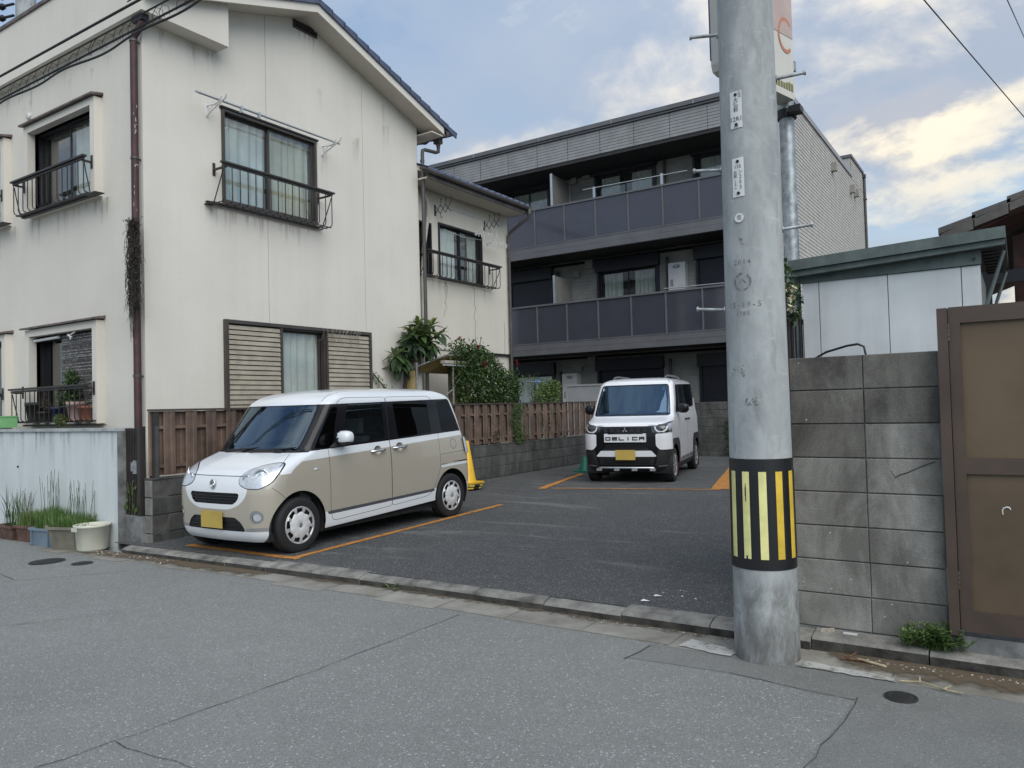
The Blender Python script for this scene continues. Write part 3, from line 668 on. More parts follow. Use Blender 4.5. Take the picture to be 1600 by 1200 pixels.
# openings through the liner are closed by the window niches, so the liner keeps clear of them
b = MB(); b.box(-9.46, -9.445, 7.45, 7.60, 0, 4.3); b.box(-9.46, -9.445, 9.5, 9.6, 0, 6.4); b.box(-9.46, -9.445, 7.45, 7.6, 5.9, 7.3); b.build('wall', m_stucco2, hs)
fh = []
for xo in (0.0, -2.62):
    for z0, z1 in ((4.50, 5.70), (1.42, 2.66)): fh.append((-12.14+xo, -10.38+xo, z0, z1))
b = MB(); wall_holes(b, 'Y', YH, -17.0, XH-.141, 0, 6.62, fh); b.build('wall', m_stucco, hs)
b = MB(); b.box(-17, XH-.14, YB-.14, YB, 0, 6.6); b.box(-17, -16.86, YH+.14, YB-.14, 0, 7.0); b.box(-16.8, -9.6, 5.8, 10.8, 2.9, 3.0); b.build('wall', m_stucco2, hs)
# roof: sloping slab, boxed soffit and verge board, then the tiles
def roofslab(y0, y1, zoff, th, x0, x1, mat, name, parent):
    b = MB(); pr = [(y0, zsl(y0)+zoff), (y1, zsl(y1)+zoff), (y1, zsl(y1)+zoff+th), (y0, zsl(y0)+zoff+th)]
    b.prism(pr, 'x', x0, x1); return b.build(name, mat, parent)
XV = -8.90
rf = roofslab(8.22, 11.33, 0.0, 0.10, -17, XV-.03, m_stucco2, 'roof', hs)
roofslab(5.6, 8.22, 0.0, 0.10, -17, XV-.03, m_stucco2, 'soffit', rf)
for (y0, y1) in ((8.22, 11.37), (5.4, 8.22)):
    b = MB(); b.prism([(y0, zsl(y0)-.115), (y1, zsl(y1)-.115), (y1, zsl(y1)+.055), (y0, zsl(y0)+.055)], 'x', XV-.03, XV); b.build('verge_board', m_stucco, rf)
    b = MB(); b.prism([(y0, zsl(y0)-.095), (y1, zsl(y1)-.095), (y1, zsl(y1)-.075), (y0, zsl(y0)-.075)], 'x', XH-.05, XV-.032); b.build('soffit', m_stucco2, rf)
b = MB(); b.box(-17, XV, 11.33, 11.37, zsl(11.4)-.10, zsl(11.4)+.05); b.box(-17, XV-.03, 11.0, 11.33, zsl(11.4)-.13, zsl(11.4)-.11); b.build('fascia', m_stucco2, rf)
# tiles: verge tiles with down-turned lip, courses behind
sl = math.atan(0.335)
for side in (1, -1):
    n_ = 13 if side > 0 else 10
    for i in range(n_):
        y0 = 8.22+side*(0.265*i); y1 = 8.22+side*(0.265*(i+1)+.03); z0, z1 = zsl(y0)+.075, zsl(y1)+.062+.028
        b = MB(); b.prism([(y0, z0+.0), (y1, z1), (y1, z1+.034), (y0, z0+.022)], 'x', -9.15, XV+.035)
        b.prism([(y0, z0-.06), (y1-side*.02, z1-.07), (y1-side*.02, z1), (y0, z0)], 'x', XV+.004, XV+.035)
        b.build('verge_tile', m_tile, rf)
    for i in range(n_):
        y0 = 8.22+side*(0.265*i); y1 = 8.22+side*(0.265*(i+1)+.03); z0, z1 = zsl(y0)+.105, zsl(y1)+.118
        b = MB(); xs_ = np.linspace(-17, -9.16, 80)
        vs = []
        for xx in xs_:
            w_ = 0.022*math.sin(xx*2*math.pi/.30); vs += [(xx, y0, z0+w_), (xx, y1, z1+w_), (xx, y1, z1+w_-.03)]
        fs = []
        for k in range(len(xs_)-1): a = 3*k; fs += [(a, a+3, a+4, a+1), (a+1, a+4, a+5, a+2)]
        b.add(vs, fs, 0, False); o = b.build('roof_tile', m_tile, rf); o['kind'] = 'stuff'
b = MB(); b.cyl((-17, 8.22, 7.97), (XV+.05, 8.22, 7.97), .09, n=12); b.build('ridge_tile', m_tile, rf)
# eave gutter end, hopper and rear downpipe
b = MB(); b.prism([(11.375, 6.72), (11.47, 6.72), (11.44, 6.64), (11.39, 6.64)], 'x', -17, XV+.02); b.build('gutter', m_pipe_dk, rf)
b = MB(); b.box(-9.20, -9.06, 11.37, 11.48, 6.53, 6.64); b.cyl((-9.13, 11.43, 6.53), (-9.13, 11.43, 6.44), .045, .032, 10)
b.tube([(-9.13, 11.43, 6.46), (-9.13, 11.425, 6.38), (-9.15, 11.38, 6.36), (-9.20, 11.10, 6.35), (-9.215, 11.06, 6.33), (-9.215, 11.05, 6.25), (-9.22, 11.05, 3.0), (-9.22, 11.05, 0.2)], .034, 10)
for z in (6.1, 4.5, 3.0): b.cyl((-9.22, 11.05, z), (-9.22, 11.05, z+.05), .042, n=10)
b.build('downpipe', m_pipe_dk, hs)
# vent under the gable
b = MB(); b2 = MB()
fbox(b, 'X', XH, 8.06, 8.55, 0, .02, 7.505, 7.53); fbox(b, 'X', XH, 8.06, 8.55, 0, .02, 7.615, 7.64); fbox(b, 'X', XH, 8.06, 8.085, 0, .02, 7.53, 7.615); fbox(b, 'X', XH, 8.525, 8.55, 0, .02, 7.53, 7.615)
fbox(b, 'X', XH, 8.085, 8.525, .005, .016, 7.575, 7.595)
v_ = b.build('gable_vent', m_frame, hs); fbox(b2, 'X', XH, 8.085, 8.525, .001, .004, 7.53, 7.615); b2.build('vent_opening', m_black, v_)
# boxed front parapet that returns a little on the side
b = MB(); b.box(-17, -9.03, 5.40, 6.68, 6.58, 7.42); b.box(-9.30, -9.03, 5.40, 6.68, 7.42, 7.43); pa = b.build('parapet', m_stucco, hs)
b = MB(); b.box(-17, -9.01, 5.375, 5.56, 7.42, 7.47); b.build('parapet_coping', m_hood, pa)
b = MB(); b.box(-9.32, -9.10, 5.44, 5.54, 6.50, 6.579); b.build('gutter_mouth', m_black, pa)
# maroon downpipe on the front
b = MB(); b.tube([(-9.17, 5.49, 6.56), (-9.17, 5.49, 6.48), (-9.20, 5.485, 6.44), (-9.33, 5.48, 6.36), (-9.35, 5.48, 6.30), (-9.35, 5.48, 3.4), (-9.34, 5.48, 0.1)], .046, 12)
dp = b.build('downpipe', m_pipe, hs)
for z in (6.28, 4.75, 1.95):
    b = MB(); b.cyl((-9.35, 5.48, z), (-9.35, 5.48, z+.03), .054, n=12); b.box(-9.36, -9.34, 5.50, 5.56, z, z+.02); b.build('pipe_clip', m_pipe_dk, dp)
fl_ = MB()
for i in range(26):
    z = rng.choice([rng.uniform(4.0, 5.6), rng.uniform(1.3, 2.4)]); t = R(rng.uniform(-60, 5)); r0 = .0472; w = rng.uniform(.006, .016); h = rng.uniform(.01, .07)
    c0 = Vector((-9.35+r0*math.cos(t), 5.48+r0*math.sin(t), z)); c1 = Vector((-9.35+r0*math.cos(t+w/r0), 5.48+r0*math.sin(t+w/r0), z))
    fl_.quad(c0+Vector((0, 0, rng.uniform(0, .02))), c1, c1.lerp(c0, rng.uniform(0, .5))+Vector((0, 0, h)), c0.lerp(c1, rng.uniform(0, .3))+Vector((0, 0, h*rng.uniform(.4, .9))))
fl_.build('flaked_paint', M('bare primer', (.5, .45, .42), .8), dp)['kind'] = 'stuff'
# front windows: boxed surrounds with sloping hoods
for xo in (0.0, -2.62):
    for up, (z0, z1) in enumerate(((1.42, 2.66), (4.50, 5.70))):
        x0, x1 = -12.14+xo, -10.38+xo; b = MB()
        b.box(x0-.11, x0, 5.45, 5.75, z0-.05, z1+.10); b.box(x1, x1+.11, 5.45, 5.75, z0-.05, z1+.10); b.box(x0, x1, 5.45, 5.75, z1, z1+.10); b.box(x0, x1, 5.47, 5.75, z0-.05, z0)
        sr = b.build('window_surround', m_stucco, hs)
        b = MB(); b.add([(x0-.15, 5.39, z1+.105), (x1+.15, 5.39, z1+.105), (x1+.15, 5.56, z1+.125), (x0-.15, 5.56, z1+.125), (x0-.15, 5.39, z1+.13), (x1+.15, 5.39, z1+.13), (x1+.15, 5.56, z1+.165), (x0-.15, 5.56, z1+.165)],
              [(0, 3, 2, 1), (4, 5, 6, 7), (0, 1, 5, 4), (1, 2, 6, 5), (2, 3, 7, 6), (3, 0, 4, 7)]); b.build('hood', m_hood, sr)
        cu = [(x1-.86, x1-.06, m_curtain)] if up else [(x0+.25, x0+.8, M('green curtain', (.10, .17, .16), .9, var=.2)) if 'green curtain' not in MATS else (x0+.25, x0+.8, MATS['green curtain'])]
        if isinstance(cu[0][0], tuple): cu = [cu[0][0]]
        window(hs, 'Y', 5.62, x0, x1, z0, z1, .02, .04, .5, m_black, m_glass_dark if not up else m_glass, cu)
        if up: guard(hs, 'Y', 5.45, x0-.13, x1+.10, 4.945, 4.46, .135, 15)
        else: guard(hs, 'Y', 5.45, x0-.22, x1+.10, 1.885, 1.405, .14, 16)
        b = MB(); b.box(x0-.10, x1+.13, 5.41, 5.46, z0-.075, z0-.052); b.box(x1+.06, x1+.34, 5.33, 5.46, z0-.078, z0-.066); b.build('window_shelf', m_black, hs)
b = MB(); b.lathe([(.0, -.03), (.05, -.03), (.055, -.01), (.05, 0), (.02, .0)], (-12.30, 5.56, 6.02), 14, axis='y', caps=False); b.build('vent_cap', m_white, hs)
# side window upstairs with basket, rail arms
window(hs, 'X', XH+.02, 6.73, 8.48, 4.45, 5.80, .05, .04, .485, m_frame, m_glass, [(6.82, 7.56, m_curtain), (7.60, 8.40, m_curtain_b)])
b = MB(); fbox(b, 'X', XH, 6.70, 8.51, 0, .05, 5.80, 5.825); b.build('window_head', m_black, hs)
guard(hs, 'X', XH, 6.55, 8.56, 4.925, 4.385, .28, 16)
b = MB(); b.box(XH, XH+.05, 6.46, 8.52, 4.40, 4.412); b.box(XH, XH+.20, 6.44, 6.56, 4.362, 4.372); b.build('window_sill', m_rail, hs)
for y in (6.50, 8.62):
    b = MB(); b.box(XH, XH+.012, y-.02, y+.02, 5.60, 5.78)
    b.tube([(XH, y, 5.76), (XH+.16, y, 5.74), (XH+.36, y, 5.745), (XH+.42, y, 5.77), (XH+.44, y, 5.82)], .011, 6); b.tube([(XH, y, 5.62), (XH+.14, y, 5.67), (XH+.34, y, 5.735)], .010, 6)
    for dx in (.10, .20, .28): b.tube([(XH+dx, y, 5.66+dx*.25), (XH+dx+.05, y, 5.742)], .006, 5)
    b.tube([(XH+.30, y, 5.745), (XH+.32, y, 5.80), (XH+.335, y, 5.815)], .008, 6)
    b.build('pole_arm', m_white, hs)
b = MB(); b.tube([(-9.0, 6.20, 5.765), (-9.0, 8.72, 5.765)], .016, 10); b.cyl((-9.0, 6.20, 5.765), (-9.0, 6.12, 5.765), .02, .012, 8)
for y in (6.85, 7.15): b.box(-9.02, -8.98, y-.015, y+.015, 5.70, 5.79)
tag(b.build('laundry_pole', m_alu, loc=(-9.0, 7.4, 5.765)), 'long metal laundry pole outside the upper side window of the cream house', 'laundry pole')
# ground floor window with two louvred shutters
b = MB(); Z0, Z1 = 0.95, 2.785
fbox(b, 'X', XH, 6.715, 6.765, 0, .06, Z0, Z1); fbox(b, 'X', XH, 9.575, 9.622, 0, .06, Z0, Z1); fbox(b, 'X', XH, 6.765, 9.575, 0, .06, Z1-.05, Z1); fbox(b, 'X', XH, 6.765, 9.575, 0, .06, Z0, Z0+.05)
fbox(b, 'X', XH, 7.685, 7.715, 0, .05, Z0+.05, Z1-.05); fbox(b, 'X', XH, 8.60, 8.635, 0, .05, Z0+.05, Z1-.05)
sf = b.build('shutter_frame', m_frame, hs)
def slatmesh(L):
    b = MB(); b.add([(.012, 0, 0), (.040, 0, .004), (.030, 0, .060), (.008, 0, .064), (.012, L, 0), (.040, L, .004), (.030, L, .060), (.008, L, .064)], [(1, 5, 6, 2), (2, 6, 7, 3), (0, 4, 5, 1), (0, 1, 2, 3), (7, 6, 5, 4)]); return b.mesh('slat', m_shutter)
for (a0, a1) in ((6.768, 7.683), (8.638, 9.572)):
    me_ = slatmesh(a1-a0); b = MB(); fbox(b, 'X', XH, a0, a1, .002, .008, Z0+.05, Z1-.05); b.build('shutter_back', m_black, sf)
    z = Z0+.056; 
    while z < Z1-.10: link_obj('slat', me_, sf, (XH, a0, z)); z += 0.0715
window(hs, 'X', XH+.01, 7.718, 8.598, 1.0, 2.74, .05, .03, .93, m_frame, m_glass, [(7.75, 8.56, m_curtain)])
# rain streaks below sills, parapet and vent: thin films of grime on the render
gs = MB(); gv = []
def streak(face, pl, a, z, w, L, s0=1.0):
    k = 6; b0 = len(gs.v)
    for i in range(k+1):
        t = i/k
        for u, e in ((-1, .0), (-.4, 1), (.4, 1), (1, 0.0)): gs.v.append(fpt(face, pl, a+u*w*(1-.3*t), .003, z-L*t)); gv.append(s0*e*(1-t)**.8)
    for i in range(k):
        for j in range(3): q = b0+4*i+j; gs.f.append((q, q+4, q+5, q+1)); gs.m.append(0); gs.s.append(False)
for i in range(22): streak('X', XH, rng.uniform(6.5, 8.5), 4.34, rng.uniform(.02, .07), rng.uniform(.15, .7))
for i in range(16): streak('X', XH, rng.uniform(6.0, 10.8), rng.uniform(5.6, 7.0), rng.uniform(.05, .16), rng.uniform(.6, 1.5), .8)
for i in range(7): streak('X', XH, rng.uniform(8.1, 8.5), 7.50, rng.uniform(.02, .05), rng.uniform(.2, .5))
for i in range(8): streak('X', XH, rng.uniform(5.6, 6.6), 6.55, rng.uniform(.04, .12), rng.uniform(.3, .8), .9)
for i in range(7): streak('X', XA, rng.uniform(11.4, 13.7), 4.02, rng.uniform(.03, .08), rng.uniform(.3, .9))
for xo in (0, -2.62):
    for i in range(14): streak('Y', YH, rng.uniform(-12.3, -10.1)+xo, 4.42, rng.uniform(.03, .08), rng.uniform(.2, .9))
for i in range(16): streak('Y', YH, rng.uniform(-13, -9.5), rng.uniform(6.2, 6.57), rng.uniform(.05, .15), rng.uniform(.3, 1.0), .8)
o = gs.build('rain_streak', m_grime, hs); o['kind'] = 'stuff'; set_fade(o, gv)
gs = MB(); gv = []
for i in range(46): streak('Y', 4.812, rng.uniform(-12.0, -8.65), 1.284, rng.uniform(.02, .09), rng.uniform(.15, .9), .9)
o = gs.build('rain_streak', m_grime, lw); o['kind'] = 'stuff'; set_fade(o, gv)
# dead vine hanging on the downpipe
vn = MB()
for i in range(420):
    t = rng.random(); x = -9.24+rng.gauss(0, .05)-.05*t; y = 5.435-rng.random()*.09; z = 3.93-rng.random()**1.3*1.0; L = rng.uniform(.12, .42); p = [(x, y, z)]
    for k in range(4):
        x += rng.gauss(0, .02); y += rng.gauss(0, .01); z -= L/4; p.append((x, min(y, 5.46), z))
    vn.tube(p, [.004, .0035, .003, .0025, .0015], 3, 0, False)
for i in range(6):
    x = -9.36+rng.gauss(0, .05); vn.tube([(x, 5.42, 3.3), (x-.02, 5.42, 2.9), (x-.01+rng.gauss(0, .03), 5.43, 2.55-rng.random()*.3)], .003, 3, 0, False)
for i in range(2600):
    x = -9.24+rng.gauss(0, .06); y = 5.435-rng.random()*.10; z = 3.95-rng.random()**1.2*1.15; s = rng.uniform(.008, .018)
    vn.add([(x-s, y, z), (x+rng.gauss(0, s), y-s, z-s), (x+s, y+rng.gauss(0, s), z+s)], [(0, 1, 2)])
tag(vn.build('dead_vine', lf_grey, loc=(-9.3, 5.44, 3.9)), 'dried grey vine hanging from the maroon downpipe', 'vine')
# bamboo blind and tube light rail in the lower front window
b = MB()
for i in range(88):
    z = 1.50+i*.0128; o_ = rng.gauss(0, .002)
    b.cyl((-11.36, 5.545+o_, z), (-10.395, 5.545+o_, z+rng.gauss(0, .004)), .0062, n=5, mi=rng.choice([0, 0, 1]))
tag(b.build('bamboo_blind', [M('grey reed', (.17, .16, .155), .8, var=.5, scale=40), M('pale reed', (.38, .37, .35), .8, var=.4, scale=40)], loc=(-10.9, 5.545, 1.5)), 'grey reed blind hanging in the lower front window of the cream house', 'blind')
b = MB(); b.cyl((-12.10, 5.52, 2.60), (-11.40, 5.52, 2.61), .022, n=10); tag(b.build('curtain_rod', m_white, loc=(-11.8, 5.52, 2.6)), 'white rod across the top of the lower front window', 'rod')
b = MB(); b.tube([(-11.10, 5.50, 2.63), (-10.98, 5.46, 2.60), (-10.86, 5.47, 2.64)], .010, 5); b.tube([(-11.06, 5.47, 2.61), (-10.9, 5.45, 2.57)], .009, 5); b.tube([(-10.99, 5.46, 2.61), (-10.95, 5.46, 2.54)], .009, 5)
tag(b.build('clothes_hanger', m_white, loc=(-11, 5.47, 2.58)), 'white clothes hanger on the reed blind of the lower window', 'hanger')

# ================================================================== ANNEX HOUSE
XA = -9.6
ax = empty('annex_house', (-11.5, 12.8, 0), 'lower cream annex with tiled eave behind the main house', 'house')
ah = [(11.94, 13.44, 4.06, 5.19), (11.30, 11.72, 4.06, 5.12)]
b = MB(); wall_holes(b, 'X', XA, YB+.002, 14.46, 2.63, 5.95, ah); b.build('wall', m_stucco2, ax)
b = MB(); wall_holes(b, 'X', XA-.03, YB+.002, 14.44, 0, 2.63, []); b.build('wall', m_stucco2, ax)
b = MB(); b.box(XA-.05, XA+.03, 12.6, 14.48, 2.59, 2.632); b.build('drip_edge', m_black, ax)
b = MB(); b.box(-16, XA-.14, 14.32, 14.46, 0, 5.95); b.build('wall', m_stucco2, ax)
b = MB(); ex, ez = -9.06, 5.86; sA = .42
b.prism([(ex, ez), (-16, ez+sA*6.94), (-16, ez+.09+sA*6.94), (ex, ez+.09)], 'y', YB+.01, 14.50); ar = b.build('roof', m_stucco2, ax)
b = MB(); b.box(ex-.5, ex-.02, YB+.01, 14.48, ez-.09, ez-.06); b.build('soffit', m_stucco2, ar)
b = MB(); b.box(ex-.02, ex+.01, YB+.01, 14.49, ez-.10, ez+.07); b.build('fascia', M('eave board', (.115, .105, .10), .7, var=.2), ar)
b = MB(); b.prism([(ex+.012, ez+.05), (ex+.10, ez+.05), (ex+.10, ez+.015), (ex+.08, ez-.02), (ex+.03, ez-.02), (ex+.012, ez+.015)], 'y', 10.75, 14.51); b.build('gutter', m_pipe_dk, ar)
for i in range(5): 
    b = MB(); b.cyl((ex+.011, 11.3+i*.72, ez-.055), (ex+.014, 11.3+i*.72, ez-.055), .02, n=8); b.build('soffit_vent', m_black, ar)
tm = None
for i in range(15):
    y = 10.97+i*.235; b = MB(); k = 7; vs = []
    for j in range(k):
        yy = y+.235*j/(k-1); w_ = .030*math.sin(math.pi*2*j/(k-1)+.6)
        for (dx, dz) in ((.05, .055), (.05, .085), (-.6, .085+.65*sA)): vs.append((ex+dx, yy, ez+dz+w_))
    fs = []
    for j in range(k-1): a = 3*j; fs += [(a, a+3, a+4, a+1), (a+1, a+4, a+5, a+2)]
    b.add(vs, fs, 0, True); b.build('eave_tile', m_tile, ar)
b = MB()
b.tube([(-9.0, 14.46, 5.83), (-9.0, 14.46, 5.74), (-9.03, 14.46, 5.68), (-9.50, 14.42, 5.40), (-9.54, 14.41, 5.33), (-9.54, 14.41, 5.2), (-9.54, 14.41, 0.2)], .036, 10); b.lathe([(.05, -.1), (.055, .02), (.04, .04)], (-9.0, 14.46, 5.84), 10)
for z in (5.0, 4.1, 2.95): b.cyl((-9.54, 14.41, z), (-9.54, 14.41, z+.05), .043, n=10)
b.build('downpipe', m_pipe_dk, ax)
b = MB(); b.tube([(-9.52, 11.18, 6.0), (-9.52, 11.32, 5.82), (-9.53, 11.56, 5.50), (-9.54, 11.58, 5.3), (-9.54, 11.52, 5.0), (-9.54, 11.42, 4.6), (-9.54, 11.36, 4.1), (-9.54, 11.34, 1.0)], .036, 10); b.build('conduit', m_pipe_wh, ax)
window(ax, 'X', XA+.01, 11.94, 13.44, 4.05, 5.19, .06, .04, .52, m_black, m_glass, [(12.0, 12.6, m_curtain), (13.05, 13.4, m_curtain)])
window(ax, 'X', XA+.01, 11.30, 11.72, 4.05, 5.12, .06, .035, .5, m_black, m_glass_dark, [])
guard(ax, 'X', XA, 11.30, 13.75, 4.50, 4.04, .26, 18)
for y in (11.86, 13.54):
    b = MB(); b.box(XA, XA+.014, y-.02, y+.02, 5.30, 5.52)
    for k in range(3):
        x0 = XA+.01+k*.13
        b.tube([(x0, y, 5.33), (x0+.065, y, 5.42), (x0+.13, y, 5.50)], .007, 5); b.tube([(x0, y, 5.50), (x0+.065, y, 5.42), (x0+.13, y, 5.33)], .007, 5)
        b.tube([(x0+.13, y, 5.50), (x0+.15, y, 5.58), (x0+.135, y, 5.63)], .005, 5); b.tube([(x0+.15, y, 5.58), (x0+.165, y, 5.64)], .005, 5)
    b.tube([(XA+.14, y, 5.33), (XA+.15, y, 5.25), (XA+.17, y, 5.23), (XA+.19, y, 5.26)], .005, 5)
    b.build('pole_arm', m_rail, ax)
b = MB(); b.tube([(XA+.30, 11.75, 5.41), (XA+.30, 13.78, 5.41)], .012, 8); tag(b.build('laundry_pole', m_alu, loc=(XA+.3, 12.7, 5.41)), 'thin laundry pole held by folding arms on the annex', 'laundry pole')
b = MB(); b.tube([(XA+.10, 12.0, 5.05), (XA+.14, 12.6, 4.98), (XA+.10, 13.5, 5.06)], .004, 4); tag(b.build('washing_line', m_white, loc=(XA+.1, 12.7, 5)), 'slack white washing line across the annex window', 'washing line')
def peg_hanger(x, y, z, label, s=.22):
    b = MB()
    b.tube([(x, y, z+.26), (x+.02, y, z+.30), (x, y+.02, z+.33)], .004, 5); b.tube([(x, y, z+.27), (x, y, z+.16)], .004, 5)
    for sx2, sy2 in ((-1, -1), (1, -1), (1, 1), (-1, 1)): b.tube([(x, y, z+.16), (x+sx2*s*.6, y+sy2*s*1.2, z)], .0025, 4)
    c = [(x-s*.6, y-s*1.2, z), (x+s*.6, y-s*1.2, z), (x+s*.6, y+s*1.2, z), (x-s*.6, y+s*1.2, z)]
    for p, q in zip(c, c[1:]+c[:1]):
        b.tube([p, q], .007, 5)
        for t in (.1, .35, .6, .85):
            u = [p[k]+(q[k]-p[k])*t for k in range(3)]; b.box(u[0]-.008, u[0]+.008, u[1]-.005, u[1]+.005, u[2]-.06, u[2])
    tag(b.build('peg_hanger', m_white, loc=(x, y, z)), label, 'laundry hanger', 'peg hangers on the annex pole')
peg_hanger(XA+.28, 13.62, 4.98, 'square peg hanger beside the annex window, hanging lowest', .2)
peg_hanger(XA+.30, 13.10, 5.12, 'faint peg hanger in front of the annex window glass', .16)
# ================================================================== FLATS
YF, YW, XR, XL = 19.5, 20.9, -4.70, -17.0
ap = empty('apartment_building', (-10, 25, 0), 'three storey grey block of flats with dark glass balconies', 'apartment building')
def siding(name, mat, face, pl, a0, a1, z0, z1, pitch, lip=.012, holes=(), step=None):
    """lapped boards: every course is a slightly tilted strip with its own lower edge"""
    b = MB(); z = z0
    while z < z1-1e-4:
        zt_ = min(z+pitch, z1); zm = (z+zt_)/2; cut = sorted((h[0], h[1]) for h in holes if h[2] < zm < h[3]); a = a0; segs = []
        for c0, c1 in cut:
            if c0 > a: segs.append((a, min(c0, a1)))
            a = max(a, c1)
        if a < a1: segs.append((a, a1))
        for p, q in segs:
            P = [fpt(face, pl, p, lip, z), fpt(face, pl, q, lip, z), fpt(face, pl, q, lip*.8, zt_-pitch*.22), fpt(face, pl, p, lip*.8, zt_-pitch*.22), fpt(face, pl, q, 0, zt_-pitch*.16), fpt(face, pl, p, 0, zt_-pitch*.16), fpt(face, pl, q, 0, zt_), fpt(face, pl, p, 0, zt_), fpt(face, pl, p, 0, z), fpt(face, pl, q, 0, z)]
            b.add(P, [(0, 1, 2, 3), (3, 2, 4, 5), (5, 4, 6, 7), (8, 9, 1, 0)])
        z = zt_
    o = b.build(name, mat, ap); o['kind'] = 'stuff'; return o
# core volume, then cladding
b = MB(); b.box(XL, XR-.02, YW+.35, 31.8, 0, 9.0); b.build('core', m_soff, ap)
siding('siding', m_side, 'X', XR, YW+.01, 31.8, 0.0, 9.30, .105)
b = MB(); b.box(XR-.30, XR-.001, YF+.05, YW+.009, 0, 9.3); b.build('side_return', m_side, ap)
siding('siding', m_side, 'X', XR, YF+.05, YW+.009, 0.0, 9.30, .105)
b = MB(); b.box(XL, XR-.001, 29.3, 31.8, 9.0, 10.02); b.build('stair_head', m_side, ap)
siding('siding', m_side, 'X', XR, 29.3, 31.8, 9.30, 10.0, .105)
b = MB(); b.box(XR-.2, XR+.05, 29.25, 31.85, 10.02, 10.12); b.box(XL, XR-.2, 29.25, 29.45, 10.02, 10.12); b.build('coping', m_apm, ap)
b = MB(); b.box(XR-.2, XR+.05, YF-.05, 29.30, 9.302, 9.45); b.build('coping', M('pale coping', (.33, .32, .33), .5, .2, var=.05), ap)
b = MB(); b.cyl((XR+.06, 31.80, 9.95), (XR+.06, 31.80, 0), .05, n=10); b.box(XR, XR+.12, 31.7, 31.86, 9.86, 9.98)
for z in (9.0, 6.3, 3.5): b.box(XR, XR+.13, 31.74, 31.86, z, z+.04)
b.build('downpipe', m_pipe_dk, ap)
for (y, z) in ((25.78, 8.76), (29.0, 8.78), (29.75, 8.80)):
    y -= 0; b = MB(); b.prism([(y-.11, z-.12), (y+.11, z-.12), (y+.11, z+.10), (y-.11, z+.14)], 'x', XR+.012, XR+.17); b.build('vent_hood', M('vent hood', (.30, .28, .25), .5, var=.1) if 'vent hood' not in MATS else MATS['vent hood'], ap)
# roof fascia
siding('fascia', m_fasc, 'Y', YF, XL, XR, 8.60, 9.27, .085, .010)
b = MB(); b.box(XL, XR, YF+.02, YF+.4, 8.58, 9.30); b.build('fascia_body', m_apm, ap)
b = MB(); b.box(XL, XR+.01, YF-.06, YF+.35, 9.28, 9.33); b.box(XL, XR+.02, YF-.10, YF+.35, 9.34, 9.46); b.build('coping', m_apm, ap)
for x in np.arange(-16.5, -5, 2.4):
    b = MB(); b.box(x, x+.03, YF-.105, YF-.06, 9.335, 9.465); b.build('coping_joint', m_steel, ap)
for x in np.arange(-16.0, -5, 1.05):
    b = MB(); b.box(x, x+.010, YF-.0125, YF-.006, 8.60, 9.27); b.build('siding_joint', m_soff, ap)
b = MB(); b.box(XL, XR-.03, YF+.02, YW, 8.50, 8.575); b.build('soffit', m_soff, ap)
# balconies
PX = [-4.80-1.022*k for k in range(12)]
for fl, (zs, zr) in enumerate(((2.97, 4.47), (5.90, 7.37))):
    b = MB(); b.box(XL, XR-.30, YF, YF+.12, zs, zs+.16); b.box(XL, XR-.30, YF+.01, YF+.12, zs+.166, zs+.33); b.box(XL, XR-.03, YF+.12, YW, zs+.06, zs+.22)
    bl = b.build('balcony', m_apm, ap)
    b = MB(); b.box(XL, XR-.30, YF-.02, YF+.07, zr-.05, zr); b.build('handrail', m_apm, bl)
    b = MB(); b.box(XL, XR-.30, YF, YF+.06, zs+.331, zs+.36); b.build('bottom_rail', m_apm, bl)
    for x in PX:
        b = MB(); b.box(x-.022, x+.022, YF-.005, YF+.05, zs+.361, zr-.051); b.build('mullion', m_apm, bl)
        b = MB(); b.box(x-1.0, x-.022, YF+.018, YF+.028, zs+.361, zr-.051); b.build('glass_panel', m_panel, bl)
    b = MB(); b.box(XL, XR-.3, YF+.13, YW, zs+.02, zs+.055); b.build('soffit', m_soff, bl)
# back walls of the balconies with windows
def bay(z, wins, floor):
    holes = [(a, b_, z0, z1) for a, b_, z0, z1, cl in wins]
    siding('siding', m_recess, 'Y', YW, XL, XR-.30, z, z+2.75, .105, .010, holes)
    for a, b_, z0, z1, cl in wins:
        m = MB(); m.box(a-.10, b_+.10, YW-.17, YW-.012, z1-.02, z1+.34); m.build('shutter_box', m_navy, ap)
        for xx in (a-.07, b_):
            m = MB(); m.box(xx, xx+.07, YW-.08, YW+.05, z0, z1-.021); m.build('shutter_track', m_navy, ap)
        if cl:
            s = MB(); zz = z0
            while zz < z1-.03:
                s.box(a+.002, b_-.002, YW-.02, YW+.0, zz, zz+.052); s.box(a+.002, b_-.002, YW-.012, YW+.0, zz+.053, zz+.062); zz += .062
            s.build('roller_shutter', m_navy, ap)
        else: window(ap, 'Y', YW, a, b_, z0, z1, .03, .05, .5, m_black, m_glass, [(a+.12, a+.72, m_curtain), (b_-.75, b_-.12, m_curtain)])
bay(5.98, [(-13.75, -12.25, 6.15, 8.42, 0), (-10.52, -8.66, 6.15, 8.42, 0), (-7.40, -5.75, 6.15, 8.42, 0)], 3)
bay(3.05, [(-13.75, -12.25, 3.20, 5.48, 1), (-10.52, -8.66, 3.20, 5.48, 0), (-7.40, -5.75, 3.20, 5.48, 1)], 2)
bay(0.12, [(-13.75, -12.25, 0.30, 2.46, 0), (-10.60, -8.62, 0.30, 2.48, 1), (-7.40, -5.75, 0.30, 2.46, 1)], 1)
b = MB(); b.box(XL, XR-.3, YF+.3, YW+.3, 0, .11); b.build('ground_slab', m_base, ap)
b = MB()
for z in (6.0, 3.05, .12): b.box(XL, XR-.3, YW+.002, YW+.12, z-.1, z)
